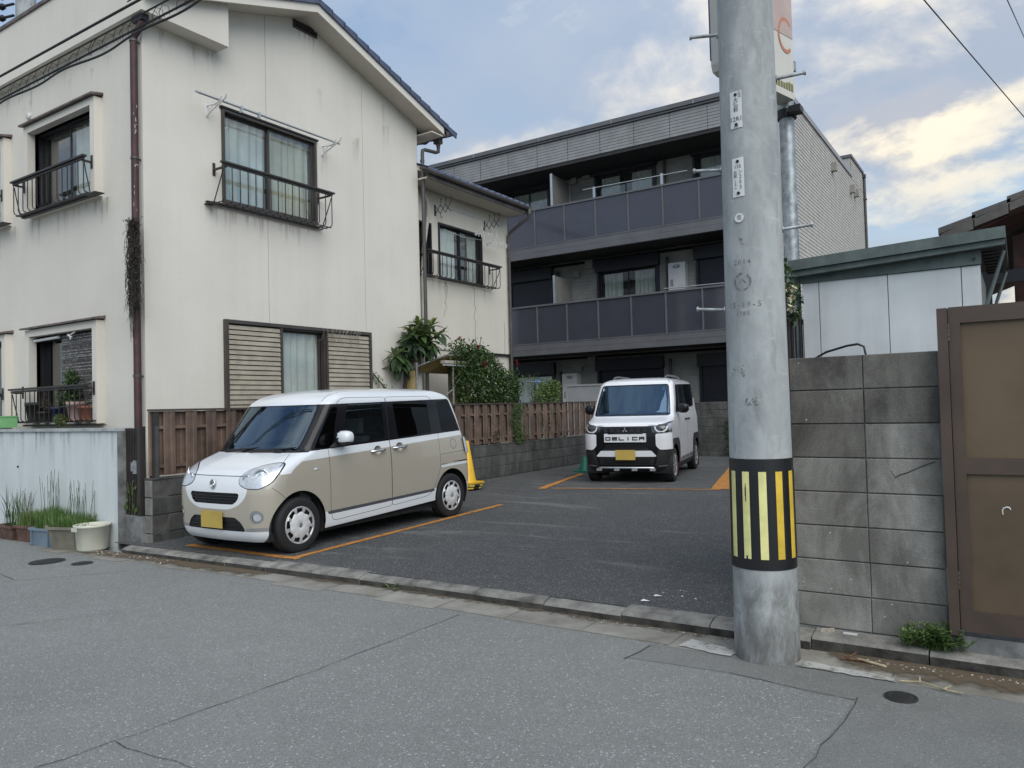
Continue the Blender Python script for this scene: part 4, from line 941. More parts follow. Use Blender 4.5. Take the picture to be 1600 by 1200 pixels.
b.build('wall_base', m_recess, ap)
def heater(x0, x1, z0, z1, slots=True):
    b = MB(); b.box(x0, x1, YW-.26, YW-.012, z0, z1); h = b.build('water_heater', M('heater enamel', (.62, .62, .62), .45, var=.05) if 'heater enamel' not in MATS else MATS['heater enamel'], ap)
    b = MB(); xc = (x0+x1)/2; b.lathe([(.11, 0), (.11, .012), (.06, .014)], (xc, YW-.262, z1-.11), 14, axis='y'); b.v = [(xc+(p[0]-xc), 2*(YW-.262)-p[1], z1-.11+(p[2]-z1+.11)*.45) for p in b.v]; b.build('flue', m_steel, h)
    b = MB(); b.box(x0+.05, x0+.14, YW-.264, YW-.261, z0+.25, z0+.45); b.build('notice', M('print grey', (.3, .3, .3), .8) if 'print grey' not in MATS else MATS['print grey'], h)
heater(-11.83, -11.45, 7.25, 8.30); heater(-8.22, -7.72, 4.50, 5.42); heater(-11.80, -11.28, 1.42, 2.42)
for x, z0 in ((-11.95, 7.5), (-8.32, 7.6), (-11.95, 4.6), (-8.32, 4.6), (-11.95, 1.0), (-8.32, 1.2)):
    zt_ = z0+(1.15 if z0 > 5 else (1.0 if z0 > 3 else 1.45)); b = MB(); b.tube([(x, YW-.08, zt_-1.4), (x, YW-.08, zt_-.06), (x, YW-.08, zt_), (x-.02, YW-.02, zt_+.03)], .045, 10); b.build('downpipe', m_pipe_dk, ap)
m_part = M('partition board', (.20, .195, .18), .7, var=.1)
for z in (6.1, 3.2):
    b = MB(); b.box(-11.42, -11.37, YF+.12, YW-.27, z+.35, z+2.25 if z > 4 else z+2.10); b.build('partition', m_part, ap)
    b = MB(); b.box(-11.435, -11.355, YF+.10, YF+.135, z+.35, z+2.27 if z > 4 else z+2.12); b.build('partition_frame', m_alu, ap)
for x, z in ((-11.3, 8.42), (-11.3, 5.5), (-11.3, 2.55), (-10.85, 8.55), (-10.85, 5.75), (-10.85, 2.80)):
    s = .10 if x < -11 else .13; b = MB(); b.box(x-s, x+s, YW-.10, YW-.012, z-s, z+s*.9); b.build('vent_hood', m_recess, ap)
# drying pole on the top balcony
b = MB(); b.tube([(-10.3, YF+.02, 7.66), (-7.15, YF+.02, 7.62)], .018, 8)
for x in (-9.93, -7.87): b.box(x-.035, x+.035, YF-.01, YF+.06, 7.37, 7.68)
tag(b.build('drying_pole', m_alu, loc=(-8.9, YF, 7.4)), 'drying pole on brackets above the top balcony of the flats', 'drying pole')
b = MB(); b.tube([(-7.9, YF-.01, 4.53), (-6.0, YF-.01, 4.50)], .016, 8); tag(b.build('drying_pole', m_alu, loc=(-7, YF, 4.5)), 'drying pole lying along the middle balcony rail of the flats', 'drying pole')
b = MB(); b.box(-10.85, -8.8, YF-.28, YF-.24, 0.1, 2.0); b.box(-10.88, -10.83, YF-.30, YF-.22, 0.1, 2.03); b.box(-10.83, -8.8, YF-.30, YF-.22, 1.98, 2.03); b.box(-10.45, -10.41, YF-.285, YF-.235, .1, 1.98)
tag(b.build('screen_fence', M('grey screen panel', (.30, .31, .32), .4, var=.06), loc=(-9.8, YF-.26, .1)), 'grey screen panel standing in front of the ground floor flat', 'screen')

# ================================================================== UTILITY POLE
PXc, PYc = -1.247, 4.435
up = empty('utility_pole', (PXc, PYc, 0), 'thick concrete utility pole with black and yellow band in front', 'utility pole')
rad = lambda z: 0.1785-z/150.0
b = MB(); b.lathe([(rad(z), z) for z in (-.05, 0.0, .25, .5, 1, 2, 3, 4, 6, 9, 12)], (PXc, PYc, 0), 48, caps=True); b.build('shaft', m_pole, up)
def onpole(ang, z, off=0.0): r = rad(z)+off; return Vector((PXc+r*math.cos(ang), PYc+r*math.sin(ang), z))
AF = math.atan2(-PYc, -PXc)     # direction towards the viewer side of the street
def sheet(mb, a0, a1, z0, z1, off, mi=0, k=6, jag=0.0):
    rows = []
    for z in (z0, z1): rows.append([onpole(a0+(a1-a0)*i/k, z, off) for i in range(k+1)])
    for i in range(k): mb.add([rows[0][i], rows[0][i+1], rows[1][i+1], rows[1][i]], [(0, 1, 2, 3)], mi, True)
b = MB(); sheet(b, 0, 2*math.pi, 0.515, 1.125, .0035, 0, 48)
band = b.build('warning_band', M('black band', (.012, .012, .014), .38, var=.1), up)
m_yel = M('reflective yellow', (.72, .50, .06), .35, var=.12, scale=6); m_yel_lit = M('reflective yellow lit side', (.78, .74, .32), .3, var=.12, scale=6)  # second yellow is paler: stronger retroreflection of the left stripes put into the colour
for i in range(12):
    a = AF+(i-5)*math.pi/6+.03; w = .118; b = MB(); sheet(b, a-w, a+w, .575, 1.055, .005, 0, 5)
    b.build('stripe', m_yel_lit if i in (3, 4, 5) else m_yel, band)
b = MB(); a = AF-.47
for z, w, h in ((.92, .03, .05), (.89, .02, .04), (.96, .015, .03), (.575, .04, .018)): sheet(b, a-w-.03, a+w*.4-.03, z, z+h, .0062, 0, 3)
b.build('peeled_patch', M('peeled patch', (.02, .02, .02), .6), band)
# step bolts
def bolt(ang, z, L=.15):
    b = MB(); p = onpole(ang, z, -.01); q = onpole(ang, z, L); q.z += .012
    b.cyl(p, q, .0095, n=10); d = (q-p).normalized(); b.cyl(q, q+d*.012, .016, n=8); b.cyl(onpole(ang, z, 0), onpole(ang, z, .008), .02, n=10); b.build('step_bolt', m_steel, up)
AL = AF-math.pi/2; ARt = AF+math.pi/2
for z in (1.98, 2.80, 3.60, 4.4): bolt(AL, z)
for z in (2.42, 3.29, 4.1): bolt(ARt, z)
# plates with print
m_plate = M('plate enamel', (.66, .68, .67), .4, var=.06); m_ink = M('black ink', (.03, .03, .035), .6, var=0)
m_faint = M('faded ink', (.245, .252, .255), .9, var=.3, scale=50)
def text(s, parent, pt, ax_x, ax_y, size, mat, name='lettering', off=0.0, align='CENTER', xs=1.0, extr=0.0):
    c = bpy.data.curves.new(name, 'FONT'); c.body = s; c.size = size; c.align_x = align; c.align_y = 'CENTER'; c.extrude = extr; c.resolution_u = 3
    o = bpy.data.objects.new(name, c); COL.objects.link(o)
    X = Vector(ax_x).normalized(); Y = Vector(ax_y).normalized(); Z = X.cross(Y)
    P = Vector(pt)+Z*off-WO[parent]
    o.matrix_local = Matrix(((X.x*xs, Y.x, Z.x, P.x), (X.y*xs, Y.y, Z.y, P.y), (X.z*xs, Y.z, Z.z, P.z), (0, 0, 0, 1)))
    dg = bpy.context.evaluated_depsgraph_get(); me = bpy.data.meshes.new_from_object(o.evaluated_get(dg)); mw = o.matrix_local.copy()
    bpy.data.objects.remove(o); bpy.data.curves.remove(c)
    me.transform(mw); me.materials.clear(); me.materials.append(mat)
    o = bpy.data.objects.new(name, me); COL.objects.link(o); o.parent = parent; WO[o] = WO[parent]
    return o
def plate(ang, z0, z1, hw, lines, label=None):
    b = MB(); sheet(b, ang-hw/.155, ang+hw/.155, z0, z1, .004, 0, 6); p = b.build('name_plate', m_plate, up)
    ax_x = (-math.sin(ang), math.cos(ang), 0)
    for (s, u, z, size) in lines:
        a = ang+u/.158; pt = onpole(a, z, .0052); text(s, p, pt, (-math.sin(a), math.cos(a), 0), (0, 0, 1), size, m_ink)
    for z in (z0+.02, z1-.02):
        b = MB(); c0 = onpole(ang, z, .003); b.cyl(c0, onpole(ang, z, .0085), .009, n=10); b.build('nail', m_black, p)
AP = AF-.42
plate(AP, 2.985, 3.195, .034, [('G', .021, 3.180, .026), ('皿', .022, 3.162, .016), ('大', .0, 3.142, .031), ('仏', .0, 3.116, .031), ('幹', .0, 3.088, .031), ('12R1', 0, 3.035, .036), ('H26', .0, 2.993, .014)])
plate(AP, 2.595, 2.815, .033, [('155', 0, 2.765, .028), ('ン', .013, 2.735, .028), ('2', .013, 2.707, .030), ('5', .013, 2.678, .030), ('3', .013, 2.648, .030), ('共', -.015, 2.732, .022), ('架', -.015, 2.712, .022), ('1', -.015, 2.682, .021), ('5', -.015, 2.664, .021), ('H', -.015, 2.643, .014), ('14.8', 0, 2.613, .013)])
b = MB(); c0 = onpole(AP, 2.475, .002); b.cyl(c0, onpole(AP, 2.475, .007), .026, n=20); tp = b.build('round_tag', m_plate, up); text('電', tp, onpole(AP, 2.475, .0082), (-math.sin(AP), math.cos(AP), 0), (0, 0, 1), .030, M('grey ink', (.25, .25, .3), .7))
for s, z, size, da in (('2014', 2.225, .040, .03), ('15-19-5', 1.985, .044, .04), ('1185', 1.935, .032, .0)):
    for i, ch in enumerate(s):
        a = AP+da+(i-(len(s)-1)/2)*size*.66/.166; text(ch, up, onpole(a, z, .0012), (-math.sin(a), math.cos(a), 0), (0, 0, 1), size, m_faint, 'stencil_mark')
b = MB()
for i in range(28):
    t0, t1 = 2*math.pi*i/28, 2*math.pi*(i+1)/28
    if i in (4, 5, 6, 11, 20, 21): continue
    P = []
    for t, r in ((t0, .040), (t1, .040), (t1, .052), (t0, .052)): P.append(onpole(AP+.02+r*math.cos(t)/.167, 2.115+r*math.sin(t), .0012))
    b.add(P, [(0, 1, 2, 3)])
for (u0, z0, u1, z1) in ((-.02, 2.10, 0, 2.125), (0, 2.125, .024, 2.10)):
    P = [onpole(AP+.02+u/.167, z, .0012) for u, z in ((u0, z0), (u1, z1), (u1, z1+.008), (u0, z0+.008))]; b.add(P, [(0, 1, 2, 3)])
for i in range(7): a = AP+rng.uniform(-.12, .1); z = 2.34+rng.uniform(-.03, .03); sheet(b, a, a+rng.uniform(.02, .08), z, z+rng.uniform(.004, .012), .0012, 0, 2)
for i in range(40): a = AP-.25+rng.uniform(-.30, .25); z = 1.61+rng.uniform(-.035, .035); sheet(b, a, a+rng.uniform(.01, .05), z, z+rng.uniform(.002, .008), .0012, 0, 2)
for i in range(40): a = AP+.16+rng.uniform(-.2, .2); z = 1.44+rng.uniform(-.02, .02); sheet(b, a, a+rng.uniform(.01, .06), z, z+rng.uniform(.002, .009), .0012, 0, 2)
b.build('stencil_mark', m_faint, up)['kind'] = 'stuff'

# ================================================================== SIGN ON STEEL POST
sp = empty('sign_post', (-1.31, 5.62, 0.1), 'sleeve sign board on a galvanised post behind the utility pole', 'sign')
b = MB(); b.cyl((-1.31, 5.62, .1), (-1.31, 5.62, 5.5), .052, n=20); b.build('post', m_steel, sp)
A_, B_ = Vector((-1.255, 5.56, 0)), Vector((-1.475, 4.76, 0)); dv = (B_-A_).normalized(); nv = Vector((-dv.y, dv.x, 0)); 
if nv.x < 0: nv = -nv
def spt(u, w, z): p = A_+dv*u+nv*w; return (p.x, p.y, z)
def sbox(mb, u0, u1, w0, w1, z0, z1): 
    vs = [spt(u, w, z) for z in (z0, z1) for u, w in ((u0, w0), (u1, w0), (u1, w1), (u0, w1))]
    mb.add(vs, [(0, 3, 2, 1), (4, 5, 6, 7), (0, 1, 5, 4), (1, 2, 6, 5), (2, 3, 7, 6), (3, 0, 4, 7)])
Lp = (B_-A_).length
b = MB(); pts = [(0, 3.55), (Lp-.06, 3.55), (Lp-.015, 3.565), (Lp, 3.61), (Lp, 5.4), (0, 5.4)]; k = len(pts)
vs = [spt(u, 0.02, z) for u, z in pts]+[spt(u, -.10, z) for u, z in pts]; b.add(vs, [(i, (i+1) % k, k+(i+1) % k, k+i) for i in range(k)]+[tuple(range(k)), tuple(range(2*k-1, k-1, -1))])
m_signw = M('sign white', (.62, .60, .54), .5, var=.05); bd = b.build('sign_board', m_signw, sp)
b = MB(); sbox(b, 0.005, .40, .0205, .023, 3.98, 5.4); b.build('print_panel', M('sign salmon', (.50, .39, .35), .5, var=.1), bd)
b = MB(); sbox(b, Lp-.004, Lp+.004, -.104, -.097, 3.64, 5.4); b.build('edge_trim', M('sign purple', (.10, .07, .22), .5), bd)
b = MB()
for i in range(18):
    t0, t1 = -2.3+i*.26, -2.3+(i+1)*.26; P = []
    for t, r in ((t0, .10), (t1, .10), (t1, .125), (t0, .125)): P.append(spt(.10+r*math.cos(t)*.8, .0235, 3.98+r*math.sin(t)))
    b.add(P, [(0, 1, 2, 3)])
b.build('print_mark', M('sign orange', (.55, .22, .12), .5), bd)
b = MB()
for i in range(9): sbox(b, .02+i*.035, .045+i*.035, .0205, .0225, 3.60, 3.60+rng.uniform(.03, .06))
b.build('print_mark', M('sign olive', (.20, .19, .05), .5), bd)
for z in (3.78, 4.32): 
    b = MB(); sbox(b, -.075, -.005, -.08, .0, z, z+.07); b.build('clamp', m_steel, sp)
b = MB(); b.cyl((-1.31, 5.62, 3.45), (-1.31, 5.62, 3.51), .068, n=20); b.box(-1.27, -1.19, 5.50, 5.60, 3.455, 3.50); b.build('bracket', m_black, sp)

# ================================================================== SHED, GATE, TILED HOUSE AT RIGHT
sh = empty('garden_shed', (-0.7, 5.9, 0.05), 'white panelled shed with green grey metal roof behind block wall', 'shed')
for x0, x1 in ((-1.22, -1.115), (-1.110, -0.69), (-0.685, -0.275), (-0.27, -0.17)):
    b = MB(); b.box(x0, x1, 5.50, 5.53, 0.05, 2.245); b.build('panel', m_shed, sh)
b = MB(); b.box(-1.215, -0.175, 5.53, 6.6, 0.05, 2.24); b.build('body', M('shed inside grey', (.18, .19, .19), .7), sh)
b = MB(); b.add([(-1.23, 5.485, 2.245), (-.165, 5.485, 2.25), (-.165, 5.485, 2.335), (-1.23, 5.485, 2.29), (-1.23, 5.56, 2.245), (-.165, 5.56, 2.25), (-.165, 5.56, 2.335), (-1.23, 5.56, 2.29)], [(0, 1, 2, 3), (0, 4, 5, 1), (3, 2, 6, 7), (1, 5, 6, 2), (0, 3, 7, 4)]); b.build('header', m_green, sh)
b = MB(); b.cyl((-.20, 5.484, 2.285), (-.20, 5.47, 2.285), .008, n=8); b.build('bolt', m_iron, sh)
def slopebox(x0, x1, y0, y1, zl0, zl1, zr0, zr1):
    b = MB(); b.add([(x0, y0, zl0), (x1, y0, zr0), (x1, y1, zr0), (x0, y1, zl0), (x0, y0, zl1), (x1, y0, zr1), (x1, y1, zr1), (x0, y1, zl1)], [(0, 3, 2, 1), (4, 5, 6, 7), (0, 1, 5, 4), (1, 2, 6, 5), (2, 3, 7, 6), (3, 0, 4, 7)]); return b
rf2 = slopebox(-1.285, -.032, 5.385, 6.75, 2.325, 2.395, 2.378, 2.447).build('roof', m_green, sh)
slopebox(-1.275, -.036, 5.41, 5.47, 2.285, 2.323, 2.342, 2.376).build('roof_edge', m_green, rf2)
for y in np.arange(5.5, 6.7, .14):
    slopebox(-.165, -.05, y, y+.05, 2.335, 2.35, 2.34, 2.355).build('rafter', m_black, rf2)
for y in (5.52, 6.5):
    b = MB(); b.tube([(-.16, y, 1.95), (-.045, y, 2.32)], .012, 6); b.build('brace', m_green, sh)
bt = empty('brown_gate', (0.1, 4.75, 0.19), 'tall brown sheet steel gate at the right edge', 'gate')
b = MB(); b.box(-.357, -.308, 4.70, 4.79, .175, 1.918); b.build('post', m_brown, bt)
b = MB(); b.box(-.304, -.250, 4.72, 4.775, .195, 1.922); b.box(.56, .615, 4.72, 4.775, .195, 1.922); b.box(-.250, .56, 4.72, 4.775, 1.835, 1.922); b.box(-.250, .56, 4.722, 4.772, 1.03, 1.115); b.box(-.250, .56, 4.72, 4.775, .195, .305); dr = b.build('door_frame', m_brown, bt)
for z0, z1 in ((.305, 1.03), (1.115, 1.835)):
    b = MB(); b.box(-.250, .56, 4.740, 4.758, z0, z1); b.build('sheet', m_brown_p, dr)
for z in (.42, 1.74):
    b = MB()
    for k in range(4): b.cyl((-.306, 4.712, z+k*.024), (-.306, 4.712, z+k*.024+.021), .009, n=8)
    b.build('hinge', m_brown, bt)
b = MB(); b.box(.62, .68, 4.70, 4.79, .175, 1.918); b.build('post', m_brown, bt)
b = MB(); b.tube([(-.095, 4.739, .822), (-.097, 4.739, .842), (-.090, 4.739, .856), (-.076, 4.739, .861), (-.064, 4.739, .858)], [.003, .004, .004, .004, .005], 5); b.tube([(-.064, 4.739, .858), (-.061, 4.739, .848)], .003, 5); b.build('paint_mark', m_white, dr)
stp = empty('gate_step', (0.1, 4.77, 0.1), 'grey concrete step under the brown gate', 'step')
for x0, x1 in ((-.36, -.008), (0.0, .45), (.458, .9)):
    b = MB(); b.box(x0, x1, 4.735, 4.93, .03, .168); b.build('block', m_base, stp)
# tiled house
th = empty('tiled_house', (2.0, 11, 0.03), 'dark timber house with grey tiled roof behind the shed', 'house')
rs = .372; xr0, zr0 = -.60, 3.09
rz_ = lambda x: zr0+rs*(x-xr0)
m_tile2 = M('grey roof tile', (.105, .095, .088), .6, var=.2, scale=8); m_tim = M('red brown timber', (.085, .040, .032), .7, var=.25, scale=8)
b = MB(); b.prism([(xr0+.03, rz_(xr0+.03)-.10), (4.5, rz_(4.5)-.10), (4.5, rz_(4.5)), (xr0+.03, rz_(xr0+.03))], 'y', 9.02, 15); rt = b.build('roof', m_tim, th)
b = MB(); b.prism([(xr0, rz_(xr0)-.075), (4.5, rz_(4.5)-.16), (4.5, rz_(4.5)), (xr0, rz_(xr0))], 'y', 8.98, 9.018); b.build('verge_board', m_tim, rt)
for i in range(16):
    x0 = xr0-.03+i*.30; b = MB(); z0, z1 = rz_(x0)+.012, rz_(x0+.33)+.0
    b.prism([(x0, z0+.01), (x0+.33, z1+.01), (x0+.33, z1+.055), (x0, z0+.075)], 'y', 8.94, 15); b.prism([(x0+.02, z0-.07), (x0+.31, z1-.09), (x0+.31, z1+.008), (x0+.02, z0+.008)], 'y', 8.935, 8.97); b.build('verge_tile', m_tile2, rt)
b = MB(); b.box(.0, 5, 9.9, 14.5, 0, 3.15); b.prism([(0.0, 3.15), (5, 3.15), (5, 4.9)], 'y', 9.9, 9.95); b.build('wall', m_tim, th)
b = MB(); b.box(-.30, 5, 9.55, 9.62, 2.62, 2.75); b.box(-.28, -.20, 9.55, 9.62, 0, 2.62); b.build('beam', m_black, th)
for i in range(7): 
    b = MB(); b.box(.0+i*.16, .012+i*.16, 9.885, 9.899, 0, 3.1); b.build('batten', m_soff, th)
# dark bar fence with cream roses behind the shed
bf = empty('bar_fence', (-1.27, 5.30, .1), 'dark upright bar fence seen between utility pole and shed', 'fence')
b = MB(); b.box(-1.345, -1.268, 5.27, 5.33, .1, 2.035); b.build('post', M('dark brown post', (.035, .022, .02), .5), bf)
for x in (-1.262, -1.235, -1.208):
    b = MB(); b.box(x, x+.013, 5.295, 5.305, .1, 2.0); b.build('bar', m_black, bf)
for k in range(14):
    b = MB(); y = 5.36+k*.09; b.box(-1.315, -1.30, y, y+.013, .1, 2.0); b.build('bar', m_black, bf)
b = MB(); b.box(-1.268, -1.19, 5.29, 5.31, 2.0, 2.03); b.box(-1.32, -1.295, 5.33, 6.6, 2.0, 2.03); b.build('rail', m_black, bf)

# ================================================================== OVERHEAD WIRES
def wire(name, pts, r, label, sag=0.0, mat=None, group=None, cat='cable'):
    b = MB(); P = []
    (x0, y0, z0), (x1, y1, z1) = pts; k = 40
    for i in range(k+1): t = i/k; P.append((x0+(x1-x0)*t, y0+(y1-y0)*t, z0+(z1-z0)*t-sag*4*t*(1-t)))
    b.tube(P, r, 6); return tag(b.build(name, mat or m_cable, loc=pts[0]), label, cat, group)
wire('overhead_cable', [(-30, 3.8, 5.30), (6, 3.8, 5.10)], .0135, 'thick single black cable crossing the top left, highest of the street cables', 0.02)
wire('overhead_cable', [(-30, 3.8, 5.11), (6, 3.8, 4.99)], .009, 'black cable just above the looped bundle along the cream house', 0.02)
wire('overhead_cable', [(-30, 3.84, 5.03), (6, 3.84, 4.92)], .011, 'middle black cable of the bundle along the cream house', 0.02)
b = MB(); P = []
for i in range(361):
    t = i/360; x = -30+36*t; P.append((x, 3.82+.02*math.sin(i*.5), 4.895-.02*4*t*(1-t)+.012*math.sin(i*.21)))
b.tube(P, .011, 6); tag(b.build('overhead_cable', m_cable, loc=(-12, 3.82, 4.9)), 'lowest sagging black cable bundle with hanger loops at top left', 'cable')
b = MB()
for i in range(110):
    x = -16+i*.16+rng.gauss(0, .05); q = rng.uniform(.6, 1.2); b.tube([(x, 3.82, 4.90), (x+.03*q, 3.80, 4.95), (x+.07*q, 3.82, 5.02+rng.gauss(0, .01)), (x+.13*q, 3.85, 5.0), (x+.22*q, 3.83, 4.90)], .0028, 4, 0, False)
tag(b.build('cable_hanger', m_cable, loc=(-9, 3.82, 4.95)), 'thin spiral hanger wire wound along the cable bundle at top left', 'cable hanger')
w_m = M('red brown wire', (.06, .03, .035), .6)
def raywire(p, q, ext0, ext1, r, label, mat):
    p = Vector(p); q = Vector(q); d = q-p; a = p-d*ext0; c = q+d*ext1
    return wire('overhead_wire', [tuple(a), tuple(c)], r, label, 0, mat, None, 'wire')
raywire((-0.52, 7, 4.66), (0.17, 10.8, 4.70), 0.5, 3.0, .0055, 'dark red thin wire slanting down at top right', w_m)
raywire((0.04, 7, 4.48), (0.17, 9.2, 5.04), 0.5, 3.0, .0045, 'faint grey wire in the top right corner', M('grey wire', (.2, .2, .22), .6))
# distant pole top beyond the cream house
fp = empty('distant_pole', (-31.2, 14, 0), 'distant concrete pole top with wires above the cream house parapet', 'utility pole')
b = MB(); b.cyl((-31.2, 14, 0), (-31.2, 14, 20), .40, .33, 16); b.build('shaft', m_pole, fp)
for z, dz in ((17.75, .55), (17.35, .4), (16.9, .3)):
    b = MB(); b.cyl((-31.5, 13.7, z), (-32.1, 13.6, z+.05), .05, n=8); b.lathe([(.05, -.12), (.12, -.06), (.05, 0), (.12, .06), (.05, .12)], (-32.2, 13.6, z+.06), 10, axis='x'); b.tube([(-32.3, 13.6, z+.06), (-50, 13, z+dz+1.0)], .035, 6); b.build('wire_arm', m_cable, fp)
# ================================================================== CARS
def paint(name, col, rough=0.32, coat=0.8):
    m = bpy.data.materials.new(name); m.use_nodes = True; n = NT(m.node_tree); p = n.pos()
    d = n.noise(p, 6, 4, 0.6); bf = n.n('ShaderNodeNewGeometry').outputs['Backfacing']
    c = n.mix(n.ramp(d, [(0.3, 0.0), (0.7, 0.10)]), col, tuple(x*.75 for x in col)); c = n.mix(bf, c, (0.03, 0.03, 0.03))
    bsdf(n, Base__Color=c, Roughness=rough, Specular__IOR__Level=0.5, Coat__Weight=coat, Coat__Roughness=0.03); MATS[name] = m; return m
m_pwhite = paint('pearl white paint', (0.72, 0.74, 0.76)); m_pbeige = paint('beige car paint', (0.385, 0.350, 0.285), .35)
m_pwhite2 = paint('clear white paint', (0.74, 0.75, 0.77))
m_gloss = M('gloss black', (0.010, 0.010, 0.012), 0.14, var=0, spec=0.35)
m_matt = M('matt black plastic', (0.018, 0.018, 0.019), 0.55, var=.1)
m_gap = M('panel gap', (0.012, 0.012, 0.012), 0.9, var=0)
m_chrome = M('chrome', (0.75, 0.76, 0.78), 0.10, 1.0, var=0)
m_satin = M('satin silver', (0.55, 0.56, 0.57), 0.30, 0.85, var=0)
m_lens = M('headlamp lens', (0.70, 0.72, 0.74), 0.28, 0.45, var=.10, scale=30, coat=0.5)
m_lensdk = M('dark lamp lens', (0.05, 0.055, 0.06), 0.10, 0.3, var=.3, scale=20, coat=1.0)
m_led = M('white lamp ring', (0.72, 0.73, 0.74), 0.25, var=0)
m_tyre = M('tyre rubber', (0.014, 0.014, 0.015), 0.75, var=.15, scale=30)
m_cap = M('wheel cover silver', (0.58, 0.58, 0.58), 0.35, 0.45, var=.05); m_capw = M('wheel cover white', (0.66, 0.66, 0.65), 0.4, 0.1, var=.04)
m_seat = M('beige seat', (.20, .18, .15), .9, var=.1); m_dash = M('grey dashboard', (.07, .07, .07), .7, var=.1)
m_plateY = M('yellow number plate', (.50, .36, .08), .5, var=.08)
m_amber = M('amber lens', (.45, .12, .03), .2, var=0, coat=.8); m_redl = M('red lens', (.35, .02, .02), .2, var=0, coat=.8)

def roundpoly(pts, r, k=5):
    out = []; n_ = len(pts)
    for i in range(n_):
        p = np.array(pts[i], float); a = np.array(pts[i-1], float)-p; b = np.array(pts[(i+1) % n_], float)-p
        rr = r[i] if isinstance(r, (list, tuple)) else r
        la, lb = np.linalg.norm(a), np.linalg.norm(b); d = min(rr, la*.49, lb*.49)
        p0, p1 = p+a/la*d, p+b/lb*d
        for t in np.linspace(0, 1, k): out.append(tuple((1-t)**2*p0+2*t*(1-t)*p+t*t*p1))
    return out
def sd_poly(P, x, z):
    P = np.array(P); d = np.full(x.shape, 1e9); s = np.ones(x.shape)
    for i in range(len(P)):
        ax_, az = P[i]; bx, bz = P[i-1]; ex, ez = bx-ax_, bz-az; wx, wz = x-ax_, z-az
        t = np.clip((wx*ex+wz*ez)/(ex*ex+ez*ez+1e-12), 0, 1); d = np.minimum(d, (wx-ex*t)**2+(wz-ez*t)**2)
        c1 = z >= az; c2 = z < bz; c3 = ex*wz > ez*wx
        flip = (c1 & c2 & c3) | (~c1 & ~c2 & ~c3); s = np.where(flip, -s, s)
    return s*np.sqrt(d)
def sd_line(P, x, z, w):
    d = np.full(x.shape, 1e9)
    for (ax_, az), (bx, bz) in zip(P, P[1:]):
        ex, ez = bx-ax_, bz-az; wx, wz = x-ax_, z-az; t = np.clip((wx*ex+wz*ez)/(ex*ex+ez*ez+1e-12), 0, 1)
        d = np.minimum(d, np.hypot(wx-ex*t, wz-ez*t))
    return d-w/2

